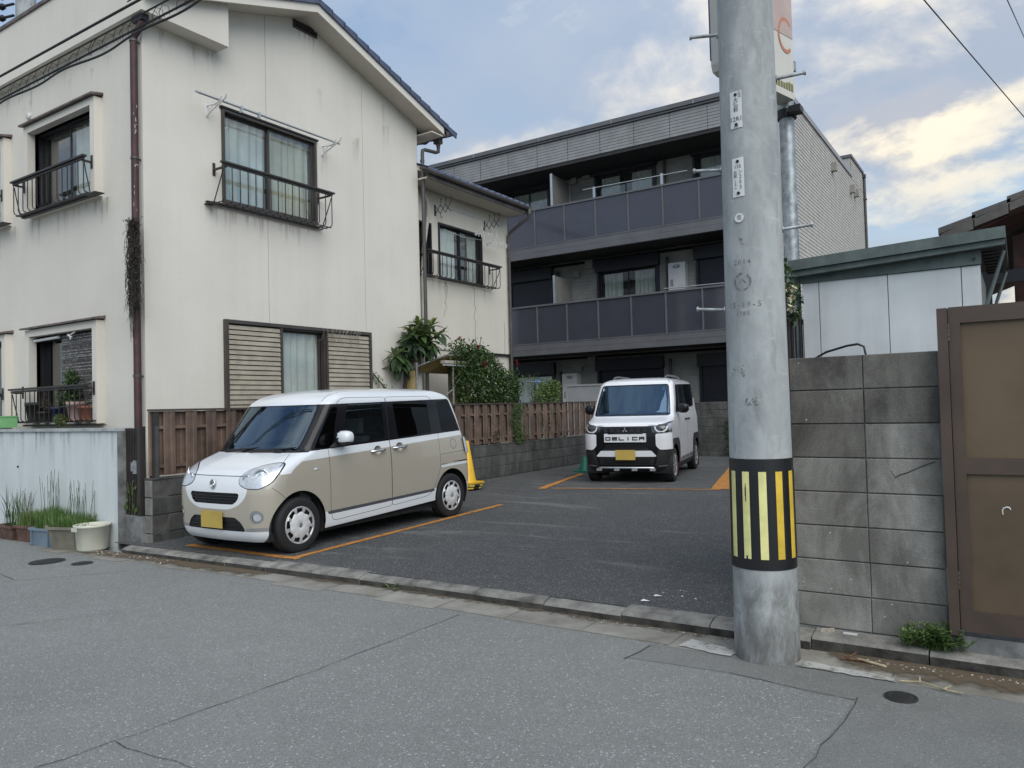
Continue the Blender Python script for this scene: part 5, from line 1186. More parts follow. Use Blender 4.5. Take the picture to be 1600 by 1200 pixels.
class Shell:
    """closed car skin made of horizontal slices, later cut into panels, glass and lamps along exact outlines"""
    NF, NC, NS, NR = 24, 14, 120, 8
    def __init__(s, sl, keys=('z', 'yf', 'yr', 'w', 'rf', 'rr', 'bf', 'br')):
        nf, nc, ns, nr = s.NF, s.NC, s.NS, s.NR
        rows = []
        for q in sl:
            z, yf, yr, w, rf, rr, bf, br = q; H = []; zone = []
            xe = w-rf
            for i in range(nf): t = i/nf; x = xe*t; H.append((x, yf+bf*(x/w)**2)); zone.append(0)
            y0 = yf+bf*(xe/w)**2
            for i in range(nc): t = i/nc*math.pi/2; H.append((xe+rf*math.sin(t), y0+rf*(1-math.cos(t)))); zone.append(1)
            xr = w-rr; y1 = yr-br*(xr/w)**2-rr; ya = y0+rf
            for i in range(ns): t = i/ns; y = ya+(y1-ya)*t; H.append((w+.010*math.sin(math.pi*t), y)); zone.append(2)
            for i in range(nc): t = i/nc*math.pi/2; H.append((xr+rr*math.cos(t), y1+rr*math.sin(t))); zone.append(3)
            for i in range(nr+1): t = 1-i/nr; x = xr*t; H.append((x, yr-br*(x/w)**2)); zone.append(4)
            rows.append([(x, y, z) for x, y in H])
        m = len(rows[0]); s.V = []; idx = {}
        full = list(range(m))+[-(i) for i in range(m-2, 0, -1)]
        for r_ in rows:
            for j in full: x, y, z = r_[abs(j)]; s.V.append((x if j >= 0 else -x, y, z))
        N = len(full); s.P = []; s.zone = []; s.sgn = []; s.part = []; s.mat = []
        for a in range(len(rows)-1):
            for k in range(N):
                k1 = (k+1) % N; s.P.append((a*N+k, a*N+k1, (a+1)*N+k1, (a+1)*N+k))
                j = full[k]; jj = full[k1]; e = min(abs(j), abs(jj)) if (j >= 0 and jj > 0) or j == 0 else min(abs(j), abs(jj)); s.zone.append(zone[e]); s.sgn.append(1 if k < m-1 else -1)
                s.part.append('body'); s.mat.append(0)
        s.N = N; s.rows = len(rows)
        # roof cap: strips across from the last slice
        top = (len(rows)-1)*N
        for k in range(m-1):
            a, b = top+k, top+k+1; c, d = top+(N-k-1) % N if k+1 < m-1 else top+(N-k-1) % N, top+(N-k) % N
            f = (a, b, c, d); f = tuple(dict.fromkeys(f))
            if len(f) >= 3: s.P.append(f); s.zone.append(5); s.sgn.append(0); s.part.append('body'); s.mat.append(0)
        s.normals()
    def normals(s):
        V = np.array(s.V); Nn = np.zeros_like(V)
        for f in s.P:
            if len(f) == 4: n_ = np.cross(V[f[2]]-V[f[0]], V[f[3]]-V[f[1]])
            else: n_ = np.cross(V[f[1]]-V[f[0]], V[f[2]]-V[f[0]])
            for i in f: Nn[i] += n_
        Nn /= np.linalg.norm(Nn, axis=1)[:, None]+1e-12; s.Nn = [tuple(a) for a in Nn]
    def cut(s, proj, sdf, zones, part=None, mat=None, sign=0, only=None, drop=False, also=None):
        V = np.array(s.V); ax_ = {'S': (1, 2), 'F': (0, 2), 'T': (0, 1)}[proj]
        d = sdf(V[:, ax_[0]], V[:, ax_[1]]); d = np.where(np.abs(d) < 1e-6, 1e-6, d); d = list(d); cache = {}
        nP, nz, ns_, npart, nm = [], [], [], [], []
        for f, z, sg, pt, mt in zip(s.P, s.zone, s.sgn, s.part, s.mat):
            if z not in zones or (sign and sg != sign) or (only and not only(pt, mt)) or (also and not also(f)):
                nP.append(f); nz.append(z); ns_.append(sg); npart.append(pt); nm.append(mt); continue
            ins = [d[i] < 0 for i in f]
            if not any(ins): nP.append(f); nz.append(z); ns_.append(sg); npart.append(pt); nm.append(mt); continue
            I, O = [], []
            if all(ins): I = list(f)
            else:
                k = len(f)
                for a in range(k):
                    i, j = f[a], f[(a+1) % k]
                    (I if d[i] < 0 else O).append(i)
                    if (d[i] < 0) != (d[j] < 0):
                        key = (min(i, j), max(i, j))
                        if key not in cache:
                            t = d[i]/(d[i]-d[j]); A, B = s.V[i], s.V[j]; s.V.append(tuple(A[q]+(B[q]-A[q])*t for q in range(3)))
                            A, B = s.Nn[i], s.Nn[j]; s.Nn.append(tuple(A[q]+(B[q]-A[q])*t for q in range(3))); d.append(0.0); cache[key] = len(s.V)-1
                        I.append(cache[key]); O.append(cache[key])
            if len(O) >= 3: nP.append(tuple(O)); nz.append(z); ns_.append(sg); npart.append(pt); nm.append(mt)
            if len(I) >= 3 and not drop:
                nP.append(tuple(I)); nz.append(z); ns_.append(sg); npart.append(part if part is not None else pt); nm.append(mat if mat is not None else mt)
        s.P, s.zone, s.sgn, s.part, s.mat = nP, nz, ns_, npart, nm
    def seam(s, proj, f, zones, w, lim, mat, sign=0, only=None, also=None):
        """thin groove: split the skin on both sides of the curve f=0, then tint the sliver between"""
        for o_ in (w/2, -w/2): s.cut(proj, lambda u, v, o_=o_: f(u, v)-o_, zones, None, None, sign, only, also=also)
        ax_ = {'S': (1, 2), 'F': (0, 2), 'T': (0, 1)}[proj]; V = np.array(s.V)
        for i, (p, z, sg, pt, mt) in enumerate(zip(s.P, s.zone, s.sgn, s.part, s.mat)):
            if z not in zones or (sign and sg != sign) or (only and not only(pt, mt)) or (also and not also(p)): continue
            c = V[list(p)].mean(0)[list(ax_)]; u, v = np.array([c[0]]), np.array([c[1]])
            if abs(float(f(u, v)[0])) < w/2 and float(np.atleast_1d(lim(u, v))[0]) < 0: s.mat[i] = mat
    def build(s, root, mats, parents, offs):
        objs = {}
        for name in sorted(set(s.part), key=lambda q: (parents.get(q) is not None, q != 'body', q)):
            fs = [(f, m) for f, p, m in zip(s.P, s.part, s.mat) if p == name]
            ids = sorted({i for f, m in fs for i in f}); mp = {i: k for k, i in enumerate(ids)}; o_ = offs.get(name, 0.0)
            vs = [tuple(s.V[i][q]+s.Nn[i][q]*o_ for q in range(3)) for i in ids]
            me = bpy.data.meshes.new(name); me.from_pydata(vs, [], [tuple(mp[i] for i in f) for f, m in fs])
            used = sorted({m for f, m in fs})
            for u in used: me.materials.append(mats[u])
            me.polygons.foreach_set('material_index', [used.index(m) for f, m in fs]); me.polygons.foreach_set('use_smooth', [True]*len(fs)); me.update()
            me.normals_split_custom_set_from_vertices([s.Nn[i] for i in ids])
            par = objs.get(parents.get(name)) or root
            nm_ = name.split('#')[0]; o = bpy.data.objects.new(nm_, me); COL.objects.link(o); o.parent = par; WO[o] = Vector((0, 0, 0)); objs[name] = o
        return objs

def wheel(root, x, y, r, w, sgn, kind):
    """tyre on a rim with cover; axis along X, outer face towards sgn"""
    b = MB(); X = lambda t: x-sgn*(w*t)
    prof = [(r*.66, 0.03), (r*.72, 0.005), (r*.86, 0.0), (r*.955, .04), (r*.985, .12), (r, .22), (r, .78), (r*.985, .88), (r*.95, .96), (r*.7, 1.0)]
    b.lathe([(q, X(t)) for q, t in prof], (0, y, r), 40, axis='x', caps=False)
    for i in range(40):
        a = 2*math.pi*i/40
        for t in (.3, .5, .7): pass
    W_ = b.build('wheel', m_tyre, root, local=True)
    b = MB(); b.lathe([(r*.665, X(.045)), (r*.64, X(.02)), (r*.615, X(.06)), (r*.60, X(.16)), (.001, X(.18))], (0, y, r), 40, axis='x', caps=False)
    rim = b.build('rim', m_matt if kind == 'delica' else m_matt, W_, local=True)
    if kind == 'canbus':
        b = MB(); b.lathe([(r*.668, X(.045)), (r*.662, X(.0)), (r*.64, X(-.015)), (r*.605, X(.015)), (r*.595, X(.06))], (0, y, r), 48, axis='x', caps=False)
        b.build('cover_ring', m_cap, W_, local=True)
        b = MB(); k = 72; rim_ = []
        for i in range(k): a = 2*math.pi*i/k; rim_.append((r*(.455+.022*math.cos(9*a)), a))
        ring = lambda sc, t: [(X(t), y+q*sc*math.cos(a), r+q*sc*math.sin(a)) for q, a in rim_]
        vs = ring(1, .05)+ring(1, .0)+ring(.95, -.03)+ring(.45, -.055)+ring(.22, -.06)+ring(.20, -.045); fs = []
        for j in range(5):
            for i in range(k): fs.append((j*k+i, j*k+(i+1) % k, (j+1)*k+(i+1) % k, (j+1)*k+i))
        b.add(vs, fs, 0, True); b.add(ring(.20, -.045), [tuple(range(k))]); b.build('wheel_cover', m_capw, W_, local=True)
        for i in range(9):
            a = 2*math.pi*(i+.5)/9+.2; b = MB(); da, db = .13, .085
            P = []
            for q, dd, t in ((.44, db, .02), (.625, da, .02), (.60, da*.9, -.03), (.46, db*.8, -.04)):
                for sg in (-1, 1): P.append((X(t), y+r*q*math.cos(a+sg*dd), r+r*q*math.sin(a+sg*dd)))
            b.add(P, [(4, 5, 7, 6), (2, 3, 5, 4), (0, 1, 7, 6), (0, 2, 4, 6), (1, 3, 5, 7)], 0, False); b.build('spoke', m_cap, W_, local=True)
        b = MB(); b.lathe([(r*.085, X(-.055)), (r*.075, X(-.07)), (r*.06, X(-.062)), (.001, X(-.062))], (0, y, r), 20, axis='x', caps=False); b.build('hub_cap', m_satin, W_, local=True)
    else:
        b = MB(); b.lathe([(r*.668, X(.045)), (r*.655, X(.01)), (r*.62, X(.03)), (r*.60, X(.10))], (0, y, r), 40, axis='x', caps=False); b.build('rim_edge', m_satin, W_, local=True)
        for i in range(8):
            a = 2*math.pi*i/8; b = MB(); P = []
            for q, dd, t in ((.10, .35, .02), (.63, .10, .03), (.63, .10, .10), (.10, .35, .12)):
                for sg in (-1, 1): P.append((X(t), y+r*q*math.cos(a+sg*dd), r+r*q*math.sin(a+sg*dd)))
            b.add(P, [(0, 1, 3, 2), (0, 2, 4, 6), (1, 3, 5, 7), (4, 5, 7, 6)], 0, False); b.build('spoke', m_satin, W_, local=True)
        b = MB(); b.lathe([(r*.16, X(.05)), (r*.14, X(.0)), (.001, X(.0))], (0, y, r), 20, axis='x', caps=False); b.build('hub_cap', m_satin, W_, local=True)
    return W_
def arch_liner(root, y, zc, r, w0, sgn):
    b = MB(); k = 20; vs = []
    for xx in (w0, w0-.30):
        for i in range(k+1): a = math.pi*(-.12+1.24*i/k); vs.append((sgn*xx, y+r*math.cos(a), zc+r*math.sin(a)))
    b.add(vs, [(i, i+1, k+2+i, k+1+i) for i in range(k)], 0, True)
    b.add([vs[k+1+i] for i in range(k+1)], [tuple(range(k+1))]); return b.build('arch_liner', m_rubber, root, local=True)
def interior(root, yd, zd_, ys, hw, zs, zh, mat, wheelside=-1):
    b = MB(); b.box(-hw, hw, yd, yd+.42, .5, zd_); b.add([(-hw, yd+.42, .5), (hw, yd+.42, .5), (hw, yd+.42, zd_), (-hw, yd+.42, zd_), (-hw, yd+.5, zd_-.25), (hw, yd+.5, zd_-.25)], [(2, 3, 4, 5)]); b.build('dashboard', m_dash, root, local=True)
    b = MB(); b.box(-hw, hw, yd+.2, ys[-1]+.5, .28, .36); b.build('floor_pan', m_dash, root, local=True)
    for y in ys:
        for sx2 in (-1, 1):
            b = MB(); x = sx2*.31; prof = [(y-.42, zs-.14), (y-.46, zs), (y-.05, zs-.02), (y+.10, zh), (y+.19, zh), (y+.10, zs-.14)]
            b.prism(prof, 'x', x-.22, x+.22); b.prism([(y+.11, zh+.03), (y+.15, zh+.20), (y+.21, zh+.20), (y+.20, zh+.03)], 'x', x-.12, x+.12); b.build('seat', mat, root, local=True)
    b = MB(); c = Vector((wheelside*-.31, yd+.47, zd_+.02)); M_ = Matrix.Translation(c) @ Euler((R(-62), 0, 0)).to_matrix().to_4x4(); P = []
    for i in range(25): a = 2*math.pi*i/24; P.append(M_ @ Vector((.175*math.cos(a), .175*math.sin(a), 0)))
    b.tube(P, .016, 8, 0, False); b.box(-.16, .16, -.03, .03, -.02, .0, 0, M_); b.box(-.05, .05, -.05, .05, -.02, .03, 0, M_); b.cyl(c, c+Vector((0, -.2, -.12)), .03, n=8); b.build('steering_wheel', m_dash, root, local=True)

def rows_interp(tab, zs):
    T = np.array(tab, float); return [tuple([z]+[float(np.interp(z, T[:, 0], T[:, c])) for c in range(1, T.shape[1])]) for z in zs]
def smoothrows(rows, it=2):
    A = np.array(rows)
    for _ in range(it):
        B = A.copy(); B[1:-1, 1:] = .25*A[:-2, 1:]+.5*A[1:-1, 1:]+.25*A[2:, 1:]; A = B
    return [tuple(r) for r in A]

# ------------------------------------------------------------------ two-tone kei wagon
def make_canbus():
    root = empty('kei_wagon', (-6.722, 5.177, 0.050), 'beige and white boxy kei wagon parked nose to the street', 'car', rz=R(0.42)); WO[root] = Vector((0, 0, 0))
    root.rotation_euler = (R(0.55), 0, R(0.42))
    #        z     yf    yr     w     rf    rr    bf    br
    tab = [(.155, -.400, 2.80, .685, .24, .12, .06, .02), (.175, -.425, 2.84, .705, .25, .13, .06, .02), (.20, -.440, 2.86, .715, .26, .13, .06, .02), (.26, -.458, 2.885, .724, .26, .13, .06, .02),
           (.40, -.470, 2.90, .732, .26, .13, .065, .02), (.52, -.472, 2.90, .736, .26, .13, .065, .02), (.64, -.468, 2.895, .737, .26, .13, .065, .02), (.72, -.452, 2.89, .737, .27, .13, .065, .02),
           (.79, -.422, 2.885, .735, .28, .13, .065, .02), (.83, -.385, 2.88, .733, .28, .13, .07, .02), (.87, -.330, 2.875, .730, .28, .13, .075, .02), (.91, -.250, 2.865, .727, .27, .13, .085, .02),
           (.945, -.160, 2.855, .724, .25, .13, .10, .02), (.975, -.065, 2.845, .720, .22, .13, .12, .02), (1.0, .005, 2.835, .715, .17, .13, .13, .02), (1.05, .045, 2.815, .708, .12, .13, .13, .02),
           (1.25, .195, 2.745, .686, .11, .12, .125, .02), (1.45, .345, 2.665, .660, .11, .12, .12, .02), (1.50, .385, 2.64, .652, .13, .13, .12, .02), (1.54, .430, 2.60, .637, .17, .15, .13, .02), (1.575, .50, 2.54, .605, .2, .17, .13, .02),
           (1.60, .59, 2.46, .56, .22, .19, .13, .02), (1.622, .73, 2.34, .48, .22, .2, .12, .02), (1.638, .92, 2.18, .36, .2, .2, .10, .02), (1.648, 1.15, 1.95, .2, .12, .12, .05, .01), (1.651, 1.35, 1.75, .08, .05, .05, .01, .0)]
    zs = sorted(set([round(z, 4) for z in np.concatenate([np.arange(.155, .80, .022), np.arange(.80, 1.02, .0095), np.arange(1.02, 1.50, .024), np.arange(1.50, 1.60, .010), np.arange(1.60, 1.6511, .004)])]))
    s = Shell(smoothrows(rows_interp(tab, zs), 2))
    WHITE, BEIGE, GLOSS, GLASS, PRIV, GAP, CHROME, LENS, MATT, SATIN, MOULD = range(11)
    mats = [m_pwhite, m_pbeige, m_gloss, m_carglass, m_privacy, m_gap, m_chrome, m_lens, m_matt, m_satin, M('grey moulding', (.10, .10, .11), .35, .3, var=0)]
    SD = (1, 2, 3); FR = (0, 1)
    # wheel openings
    for y in (0.0, 2.455): s.cut('S', lambda a, z, y=y: np.hypot(a-y, z-.285)-.335, SD, drop=True); s.cut('S', lambda a, z, y=y: np.maximum(np.abs(a-y)-.33, z-.285), SD, drop=True)
    s.cut('S', lambda a, z: np.maximum(z-(.188+.034*np.clip(a, 0, 3)), np.maximum(.30-a, a-2.15)), SD, drop=True)
    # beige lower body
    band = lambda a: .905+.046*np.clip(a, 0, 3)
    s.cut('S', lambda a, z: np.maximum(z-np.where(a < 0, .905+.0*a, band(a)), (.355+.024*np.clip(a, 0, 3))-z), SD, mat=BEIGE)
    s.cut('F', lambda x, z: np.maximum(z-.905, .262-z), FR, mat=BEIGE, only=lambda p, m: m == WHITE)
    s.cut('F', lambda x, z: np.maximum(z-.95, .45-z), (4,), mat=BEIGE)
    s.cut('S', lambda a, z: np.maximum(z-.262, .1-z), (1,), mat=WHITE)
    # white face between the lamps and the white bonnet
    mask = roundpoly([(-.41, .90), (.41, .90), (.50, .72), (.475, .60), (.38, .515), (.24, .470), (-.24, .470), (-.38, .515), (-.475, .60), (-.50, .72)], .06)
    s.cut('F', lambda x, z: sd_poly(mask, x, z), FR, mat=WHITE)
    s.cut('F', lambda x, z: .80-z, (0, 1), mat=WHITE, also=None)
    # front grilles
    gr = roundpoly([(-.385, .632), (.385, .632), (.365, .565), (.30, .520), (-.30, .520), (-.365, .565)], .03)
    s.cut('F', lambda x, z: sd_poly(gr, x, z)-.010, FR, mat=WHITE); s.cut('F', lambda x, z: sd_poly(gr, x, z), FR, 'grille', GLOSS)
    lg = roundpoly([(-.32, .395), (.32, .395), (.40, .345), (.455, .262), (-.455, .262), (-.40, .345)], .03)
    s.cut('F', lambda x, z: sd_poly(lg, x, z), FR, 'lower_grille', MATT)
    # lamps
    hl = roundpoly([(.350, .765), (.395, .835), (.50, .882), (.60, .904), (.678, .904), (.702, .82), (.690, .730), (.62, .676), (.47, .680), (.375, .715)], .035)
    for sg in (1, -1):
        s.cut('F', lambda x, z: sd_poly(hl, np.abs(x), z)-.008, FR, 'headlight_trim#%d' % sg, GAP, sign=sg); s.cut('F', lambda x, z: sd_poly(hl, np.abs(x), z), FR, 'headlight#%d' % sg, LENS, sign=sg)
        s.cut('F', lambda x, z: np.hypot(np.abs(x)-.585, z-.408)-.062, FR, 'fog_light#%d' % sg, CHROME, sign=sg)
        s.cut('F', lambda x, z: np.hypot(np.abs(x)-.590, z-.404)-.040, FR, 'fog_lens#%d' % sg, LENS, sign=sg)
        cs = [(.445, .292), (.78, .312), (.78, .280), (.47, .262)]
        s.cut('F', lambda x, z: sd_poly(cs, np.abs(x), z), FR, 'bumper_trim#%d' % sg, SATIN, sign=sg)
    # bonnet edge gaps
    s.seam('F', lambda x, z: z-.792, FR, .007, lambda x, z: np.abs(x)-.40, GAP)
    s.seam('T', lambda x, y: np.abs(x)-np.interp(y, [-.30, -.145, -.02, .05], [.69, .665, .60, .56]), (0, 1), .006, lambda x, y: np.maximum(-.27-y, y-.03), GAP, also=lambda f: s.V[f[0]][2] > .86)
    # glass house
    ws = roundpoly([(-.615, 1.008), (.615, 1.008), (.60, 1.2), (.575, 1.462), (-.575, 1.462), (-.60, 1.2)], .03)
    s.cut('F', lambda x, z: np.maximum(np.maximum(.99-z, z-1.472), np.abs(x)-.70), (0, 1), 'body', GLOSS)
    s.cut('F', lambda x, z: sd_poly(ws, x, z), (0, 1), 'windscreen', GLASS)
    wst = roundpoly([(-.55, 1.045), (.55, 1.045), (.54, 1.2), (.525, 1.40), (-.525, 1.40), (-.54, 1.2)], .05)
    s.cut('S', lambda a, z: sd_poly([(.02, .995), (2.70, 1.086), (2.52, 1.497), (.64, 1.474), (.40, 1.468)], a, z), SD, 'body', GLOSS)
    s.cut('F', lambda x, z: sd_poly([(-.60, 1.10), (.60, 1.10), (.56, 1.49), (-.56, 1.49)], x, z), (4,), 'rear_window', PRIV)
    win = {'front_door_window': ([(.745, 1.460), (.600, 1.040), (1.262, 1.066), (1.275, 1.468)], GLASS), 'rear_door_window': ([(1.46, 1.472), (1.492, 1.066), (2.10, 1.088), (2.075, 1.485)], PRIV), 'quarter_window': ([(2.268, 1.462), (2.306, 1.086), (2.665, 1.092), (2.505, 1.490)], PRIV), 'pillar_window': ([(.22, 1.020), (.46, 1.020), (.60, 1.44), (.50, 1.44)], PRIV)}
    for sg in (1, -1):
        for nm, (pl, mt) in win.items():
            pp = roundpoly(pl, .025); s.cut('S', lambda a, z, pp=pp: sd_poly(pp, a, z), (1, 2, 3), nm+'#%d' % sg, mt, sign=sg)
        # doors with their gaps; the sliding rail
        fd = roundpoly([(.405, 1.02), (.405, .40), (.43, .262), (1.335, .300), (1.332, 1.09), (1.345, 1.535), (.70, 1.535), (.60, 1.49)], [.02, .05, .05, .02, .01, .03, .10, .03])
        rd = roundpoly([(1.341, 1.09), (1.344, .300), (2.02, .335), (2.13, .46), (2.235, .66), (2.225, 1.05), (2.185, 1.535), (1.352, 1.535)], [.01, .02, .08, .06, .06, .02, .10, .03])
        keep = ('body',)
        for nm, pg in (('front_door', fd), ('sliding_door', rd)):
            s.cut('S', lambda a, z, pg=pg: sd_poly(pg, a, z)-.0035, SD, sign=sg, mat=GAP, only=lambda p, m: p == 'body'); s.cut('S', lambda a, z, pg=pg: sd_poly(pg, a, z)+.0015, SD, nm+'#%d' % sg, sign=sg, only=lambda p, m: p == 'body' and m == GAP)
        # restore door paint that was masked as gap: colour by height
        P2 = []
        for i, (f, p, m) in enumerate(zip(s.P, s.part, s.mat)):
            if p in ('front_door#%d' % sg, 'sliding_door#%d' % sg):
                c = np.mean([s.V[q] for q in f], axis=0); a, z = c[1], c[2]
                zb = .995+.034*a
                if z > zb and z < 1.474+.012*(a-.6) and sd_poly([(.02, .995), (2.70, 1.086), (2.52, 1.497), (.64, 1.474), (.40, 1.468)], np.array([a]), np.array([z]))[0] < 0: s.mat[i] = GLOSS
                elif z > float(band(np.array(a))) or z < .355+.024*a: s.mat[i] = WHITE
                else: s.mat[i] = BEIGE
        s.cut('S', lambda a, z: np.maximum(np.abs(z-(.340+.024*a))-.017, np.maximum(.36-a, a-2.11)), (2,), 'side_moulding#%d' % sg, MOULD, sign=sg)
        s.cut('S', lambda a, z: np.maximum(np.abs(z-(.354+.024*a))-.004, np.maximum(.36-a, a-2.11)), (2,), 'side_moulding#%d' % sg, CHROME, sign=sg)
        s.cut('S', lambda a, z: np.maximum(np.abs(z-(.690+.022*(a-2.25)))-.010, np.maximum(2.245-a, a-2.86)), (2, 3), 'slide_rail#%d' % sg, GAP, sign=sg)
        s.cut('S', lambda a, z: np.maximum(np.abs(z-(.664+.022*(a-2.25)))-.015, np.maximum(2.240-a, a-2.86)), (2, 3), 'rail_trim#%d' % sg, WHITE, sign=sg)
        s.seam('S', lambda a, z: np.hypot(a-2.515, z-.928)-.062, (2, 3), .0055, lambda a, z: a*0-1, GAP, sg, lambda p, m: p == 'body')
        s.seam('S', lambda a, z: z-.81-.037*(a-2.24), (2, 3), .0045, lambda a, z: np.maximum(2.24-a, a-2.80), GAP, sg, lambda p, m: p == 'body')
        s.seam('S', lambda a, z: z-np.interp(a, [-.32, -.19, -.15, -.08], [.69, .575, .545, .49]), (1, 2), .0055, lambda a, z: np.maximum(-.30-a, a+.14), GAP, sg, lambda p, m: p == 'body')
        for hy, hz_ in ((1.125, .940), (1.490, .955)):
            s.cut('S', lambda a, z: np.hypot(a-hy, z-hz_)-.052, (2,), sign=sg, drop=True)
        tl = roundpoly([(2.70, 1.00), (2.95, 1.00), (2.95, .79), (2.735, .79)], .03)
        s.cut('S', lambda a, z: sd_poly(tl, a, z), (2, 3), 'tail_light#%d' % sg, LENS, sign=sg)
    s.seam('T', lambda x, y: np.abs(x)-np.interp(y, [.40, .46, .60, .9], [.59, .565, .54, .528]), (0, 1, 2, 5), .006, lambda x, y: np.maximum(.44-y, y-2.35), GAP, 0, lambda p, m: p == 'body' and m == WHITE, lambda f: s.V[f[0]][2] > 1.49)
    par = {}; offs = {}
    for nm in set(s.part):
        b0, _, sg = nm.partition('#')
        if b0 == 'front_door_window': par[nm] = 'front_door#'+sg
        if b0 == 'rear_door_window': par[nm] = 'sliding_door#'+sg
        if b0 == 'fog_lens': par[nm] = 'fog_light#'+sg
        if b0 in ('grille', 'lower_grille'): offs[nm] = -.012
        if b0 in ('headlight', 'fog_light'): offs[nm] = .003
        if b0 == 'tail_light': offs[nm] = .022
        if b0 == 'fog_lens': offs[nm] = -.004
        if 'window' in b0 or b0 == 'windscreen': offs[nm] = -.002
    o = s.build(root, mats, par, offs)
    b = MB(); b.box(-.66, .66, -.33, 2.80, .16, .24); b.build('underbody', m_rubber, root, local=True)
    for y in (0.0, 2.455):
        for sg in (1, -1): wheel(root, sg*.728, y, .279, .160, sg, 'canbus'); arch_liner(root, y, .285, .334, .70, sg)
    interior(root, .10, .96, (1.02, 1.98), .62, .62, 1.10, m_seat, -1)
    # details
    for sg in (1, -1):
        for hy, hz_ in ((1.125, .940), (1.490, .955)):
            b = MB(); b.tube([(sg*.738, hy-.105, hz_-.006), (sg*.770, hy-.085, hz_-.004), (sg*.772, hy, hz_), (sg*.770, hy+.085, hz_+.005), (sg*.738, hy+.105, hz_+.006)], .0125, 8); b.build('door_handle', m_chrome, o['front_door#%d' % sg] if hy < 1.3 else o['sliding_door#%d' % sg], local=True)
            b = MB(); b.lathe([(.0535, sg*.740), (.050, sg*.736), (.044, sg*.722), (.030, sg*.708), (.001, sg*.702)], (0, hy, hz_), 24, axis='x', caps=False); b.build('handle_recess', m_pbeige, o['front_door#%d' % sg] if hy < 1.3 else o['sliding_door#%d' % sg], local=True)
        # mirrors
        b = MB(); c = Vector((sg*.825, .535, 1.118)); Mx = Matrix.Translation(c) @ Matrix.Diagonal((.105, .075, .072, 1)); b2 = MB()
        bm = bmesh.new(); bmesh.ops.create_icosphere(bm, subdivisions=3, radius=1)
        me_ = [(v.co.copy()) for v in bm.verts]; fs = [tuple(v.index for v in f.verts) for f in bm.faces]; bm.free()
        vs = []
        for v in me_:
            q = Vector((math.copysign(abs(v.x)**.75, v.x), math.copysign(abs(v.y)**.8, v.y), math.copysign(abs(v.z)**.7, v.z))); vs.append(Mx @ q)
        b.add(vs, fs, 0, True); mr = b.build('mirror', m_pwhite, root, local=True)
        vb = [(v-c)*1.02+c for v in vs]; fb = [f for f in fs if sum(me_[i].x*sg for i in f)/3 < -.15 or sum(me_[i].z for i in f)/3 < -.45]
        b2.add(vb, fb, 0, True); b2.build('mirror_base', m_matt, mr, local=True)
        b = MB(); b.add([(sg*.70, .40, 1.01), (sg*.70, .64, 1.02), (sg*.69, .60, 1.14), (sg*.78, .52, 1.04), (sg*.78, .62, 1.05), (sg*.77, .60, 1.13)], [(0, 3, 4, 1), (1, 4, 5, 2), (2, 5, 3, 0), (3, 5, 4)]); b.build('mirror_arm', m_matt, mr, local=True)
        b = MB(); b.lathe([(.001, .004), (.03, .002), (.034, -.006)], (0, 0, 0), 16, axis='x', caps=False); b.v = [(sg*(.736+p[0]), .222+p[1], .812+p[2]*.5) for p in b.v]; b.build('indicator', m_lens, root, local=True)
        # lamp inner parts
        b = MB(); b.lathe([(.075, .0), (.078, .012), (.062, .014), (.058, .002), (.035, .002), (.034, .02), (.022, .022), (.001, .018)], (0, 0, 0), 28, axis='y', caps=False); Mr = Matrix.Translation((sg*.583, -.338, .788)) @ Euler((R(-8), 0, sg*R(33))).to_matrix().to_4x4() @ Matrix.Diagonal((1, -1, 1, 1)); b.v = [tuple(Mr @ Vector(p)) for p in b.v]; b.build('lamp_reflector', m_chrome, o['headlight#%d' % sg], local=True)
        b = MB(); b.lathe([(.040, .0), (.042, .010), (.028, .012), (.001, .004)], (0, 0, 0), 24, axis='y', caps=False); Mr = Matrix.Translation((sg*.440, -.398, .775)) @ Euler((R(-8), 0, sg*R(14))).to_matrix().to_4x4() @ Matrix.Diagonal((1, -1, .9, 1)); b.v = [tuple(Mr @ Vector(p)) for p in b.v]; b.build('lamp_reflector', m_satin, o['headlight#%d' % sg], local=True)
    # grille bars, emblem, plate, wipers, stickers
    for z, hw in ((.600, .375), (.572, .35), (.545, .32)):
        b = MB(); P = [(x, -.470+.065*(x/.73)**2, z) for x in np.linspace(-hw, hw, 15)]; b.tube(P, .005, 6); b.build('grille_bar', m_matt, o['grille'], local=True)
    for z, hw in ((.35, .38), (.31, .41), (.28, .44)):
        b = MB(); P = [(x, -.466+.065*(x/.73)**2, z) for x in np.linspace(-hw, hw, 15)]; b.tube(P, .005, 6); b.build('grille_bar', m_gloss, o['lower_grille'], local=True)
    b = MB(); P = []
    for i in range(29): a = 2*math.pi*i/28; P.append((.036*math.cos(a), -.468, .712+.045*math.sin(a)))
    b.tube(P, .006, 8, 0, False)
    P = [(.020, -.472, .736), (-.006, -.472, .744), (-.022, -.472, .722), (-.018, -.472, .694), (.004, -.472, .682), (.022, -.472, .694), (.022, -.472, .714), (.004, -.472, .716)]; b.tube(P, .0055, 6); b.build('emblem', m_chrome, root, local=True)
    b = MB(); b.lathe([(.034, 0), (.001, .002)], (0, 0, 0), 24, axis='y', caps=False); b.v = [(p[0], -.466, .712+p[2]*1.25) for p in b.v]; b.build('emblem_ground', m_satin, root, local=True)
    b = MB(); b.box(-.165, .165, -.492, -.484, .285, .450); b.build('number_plate', m_plateY, root, local=True)
    b = MB(); b.box(-.10, .10, -.484, -.455, .30, .42); b.build('plate_bracket', m_matt, root, local=True)
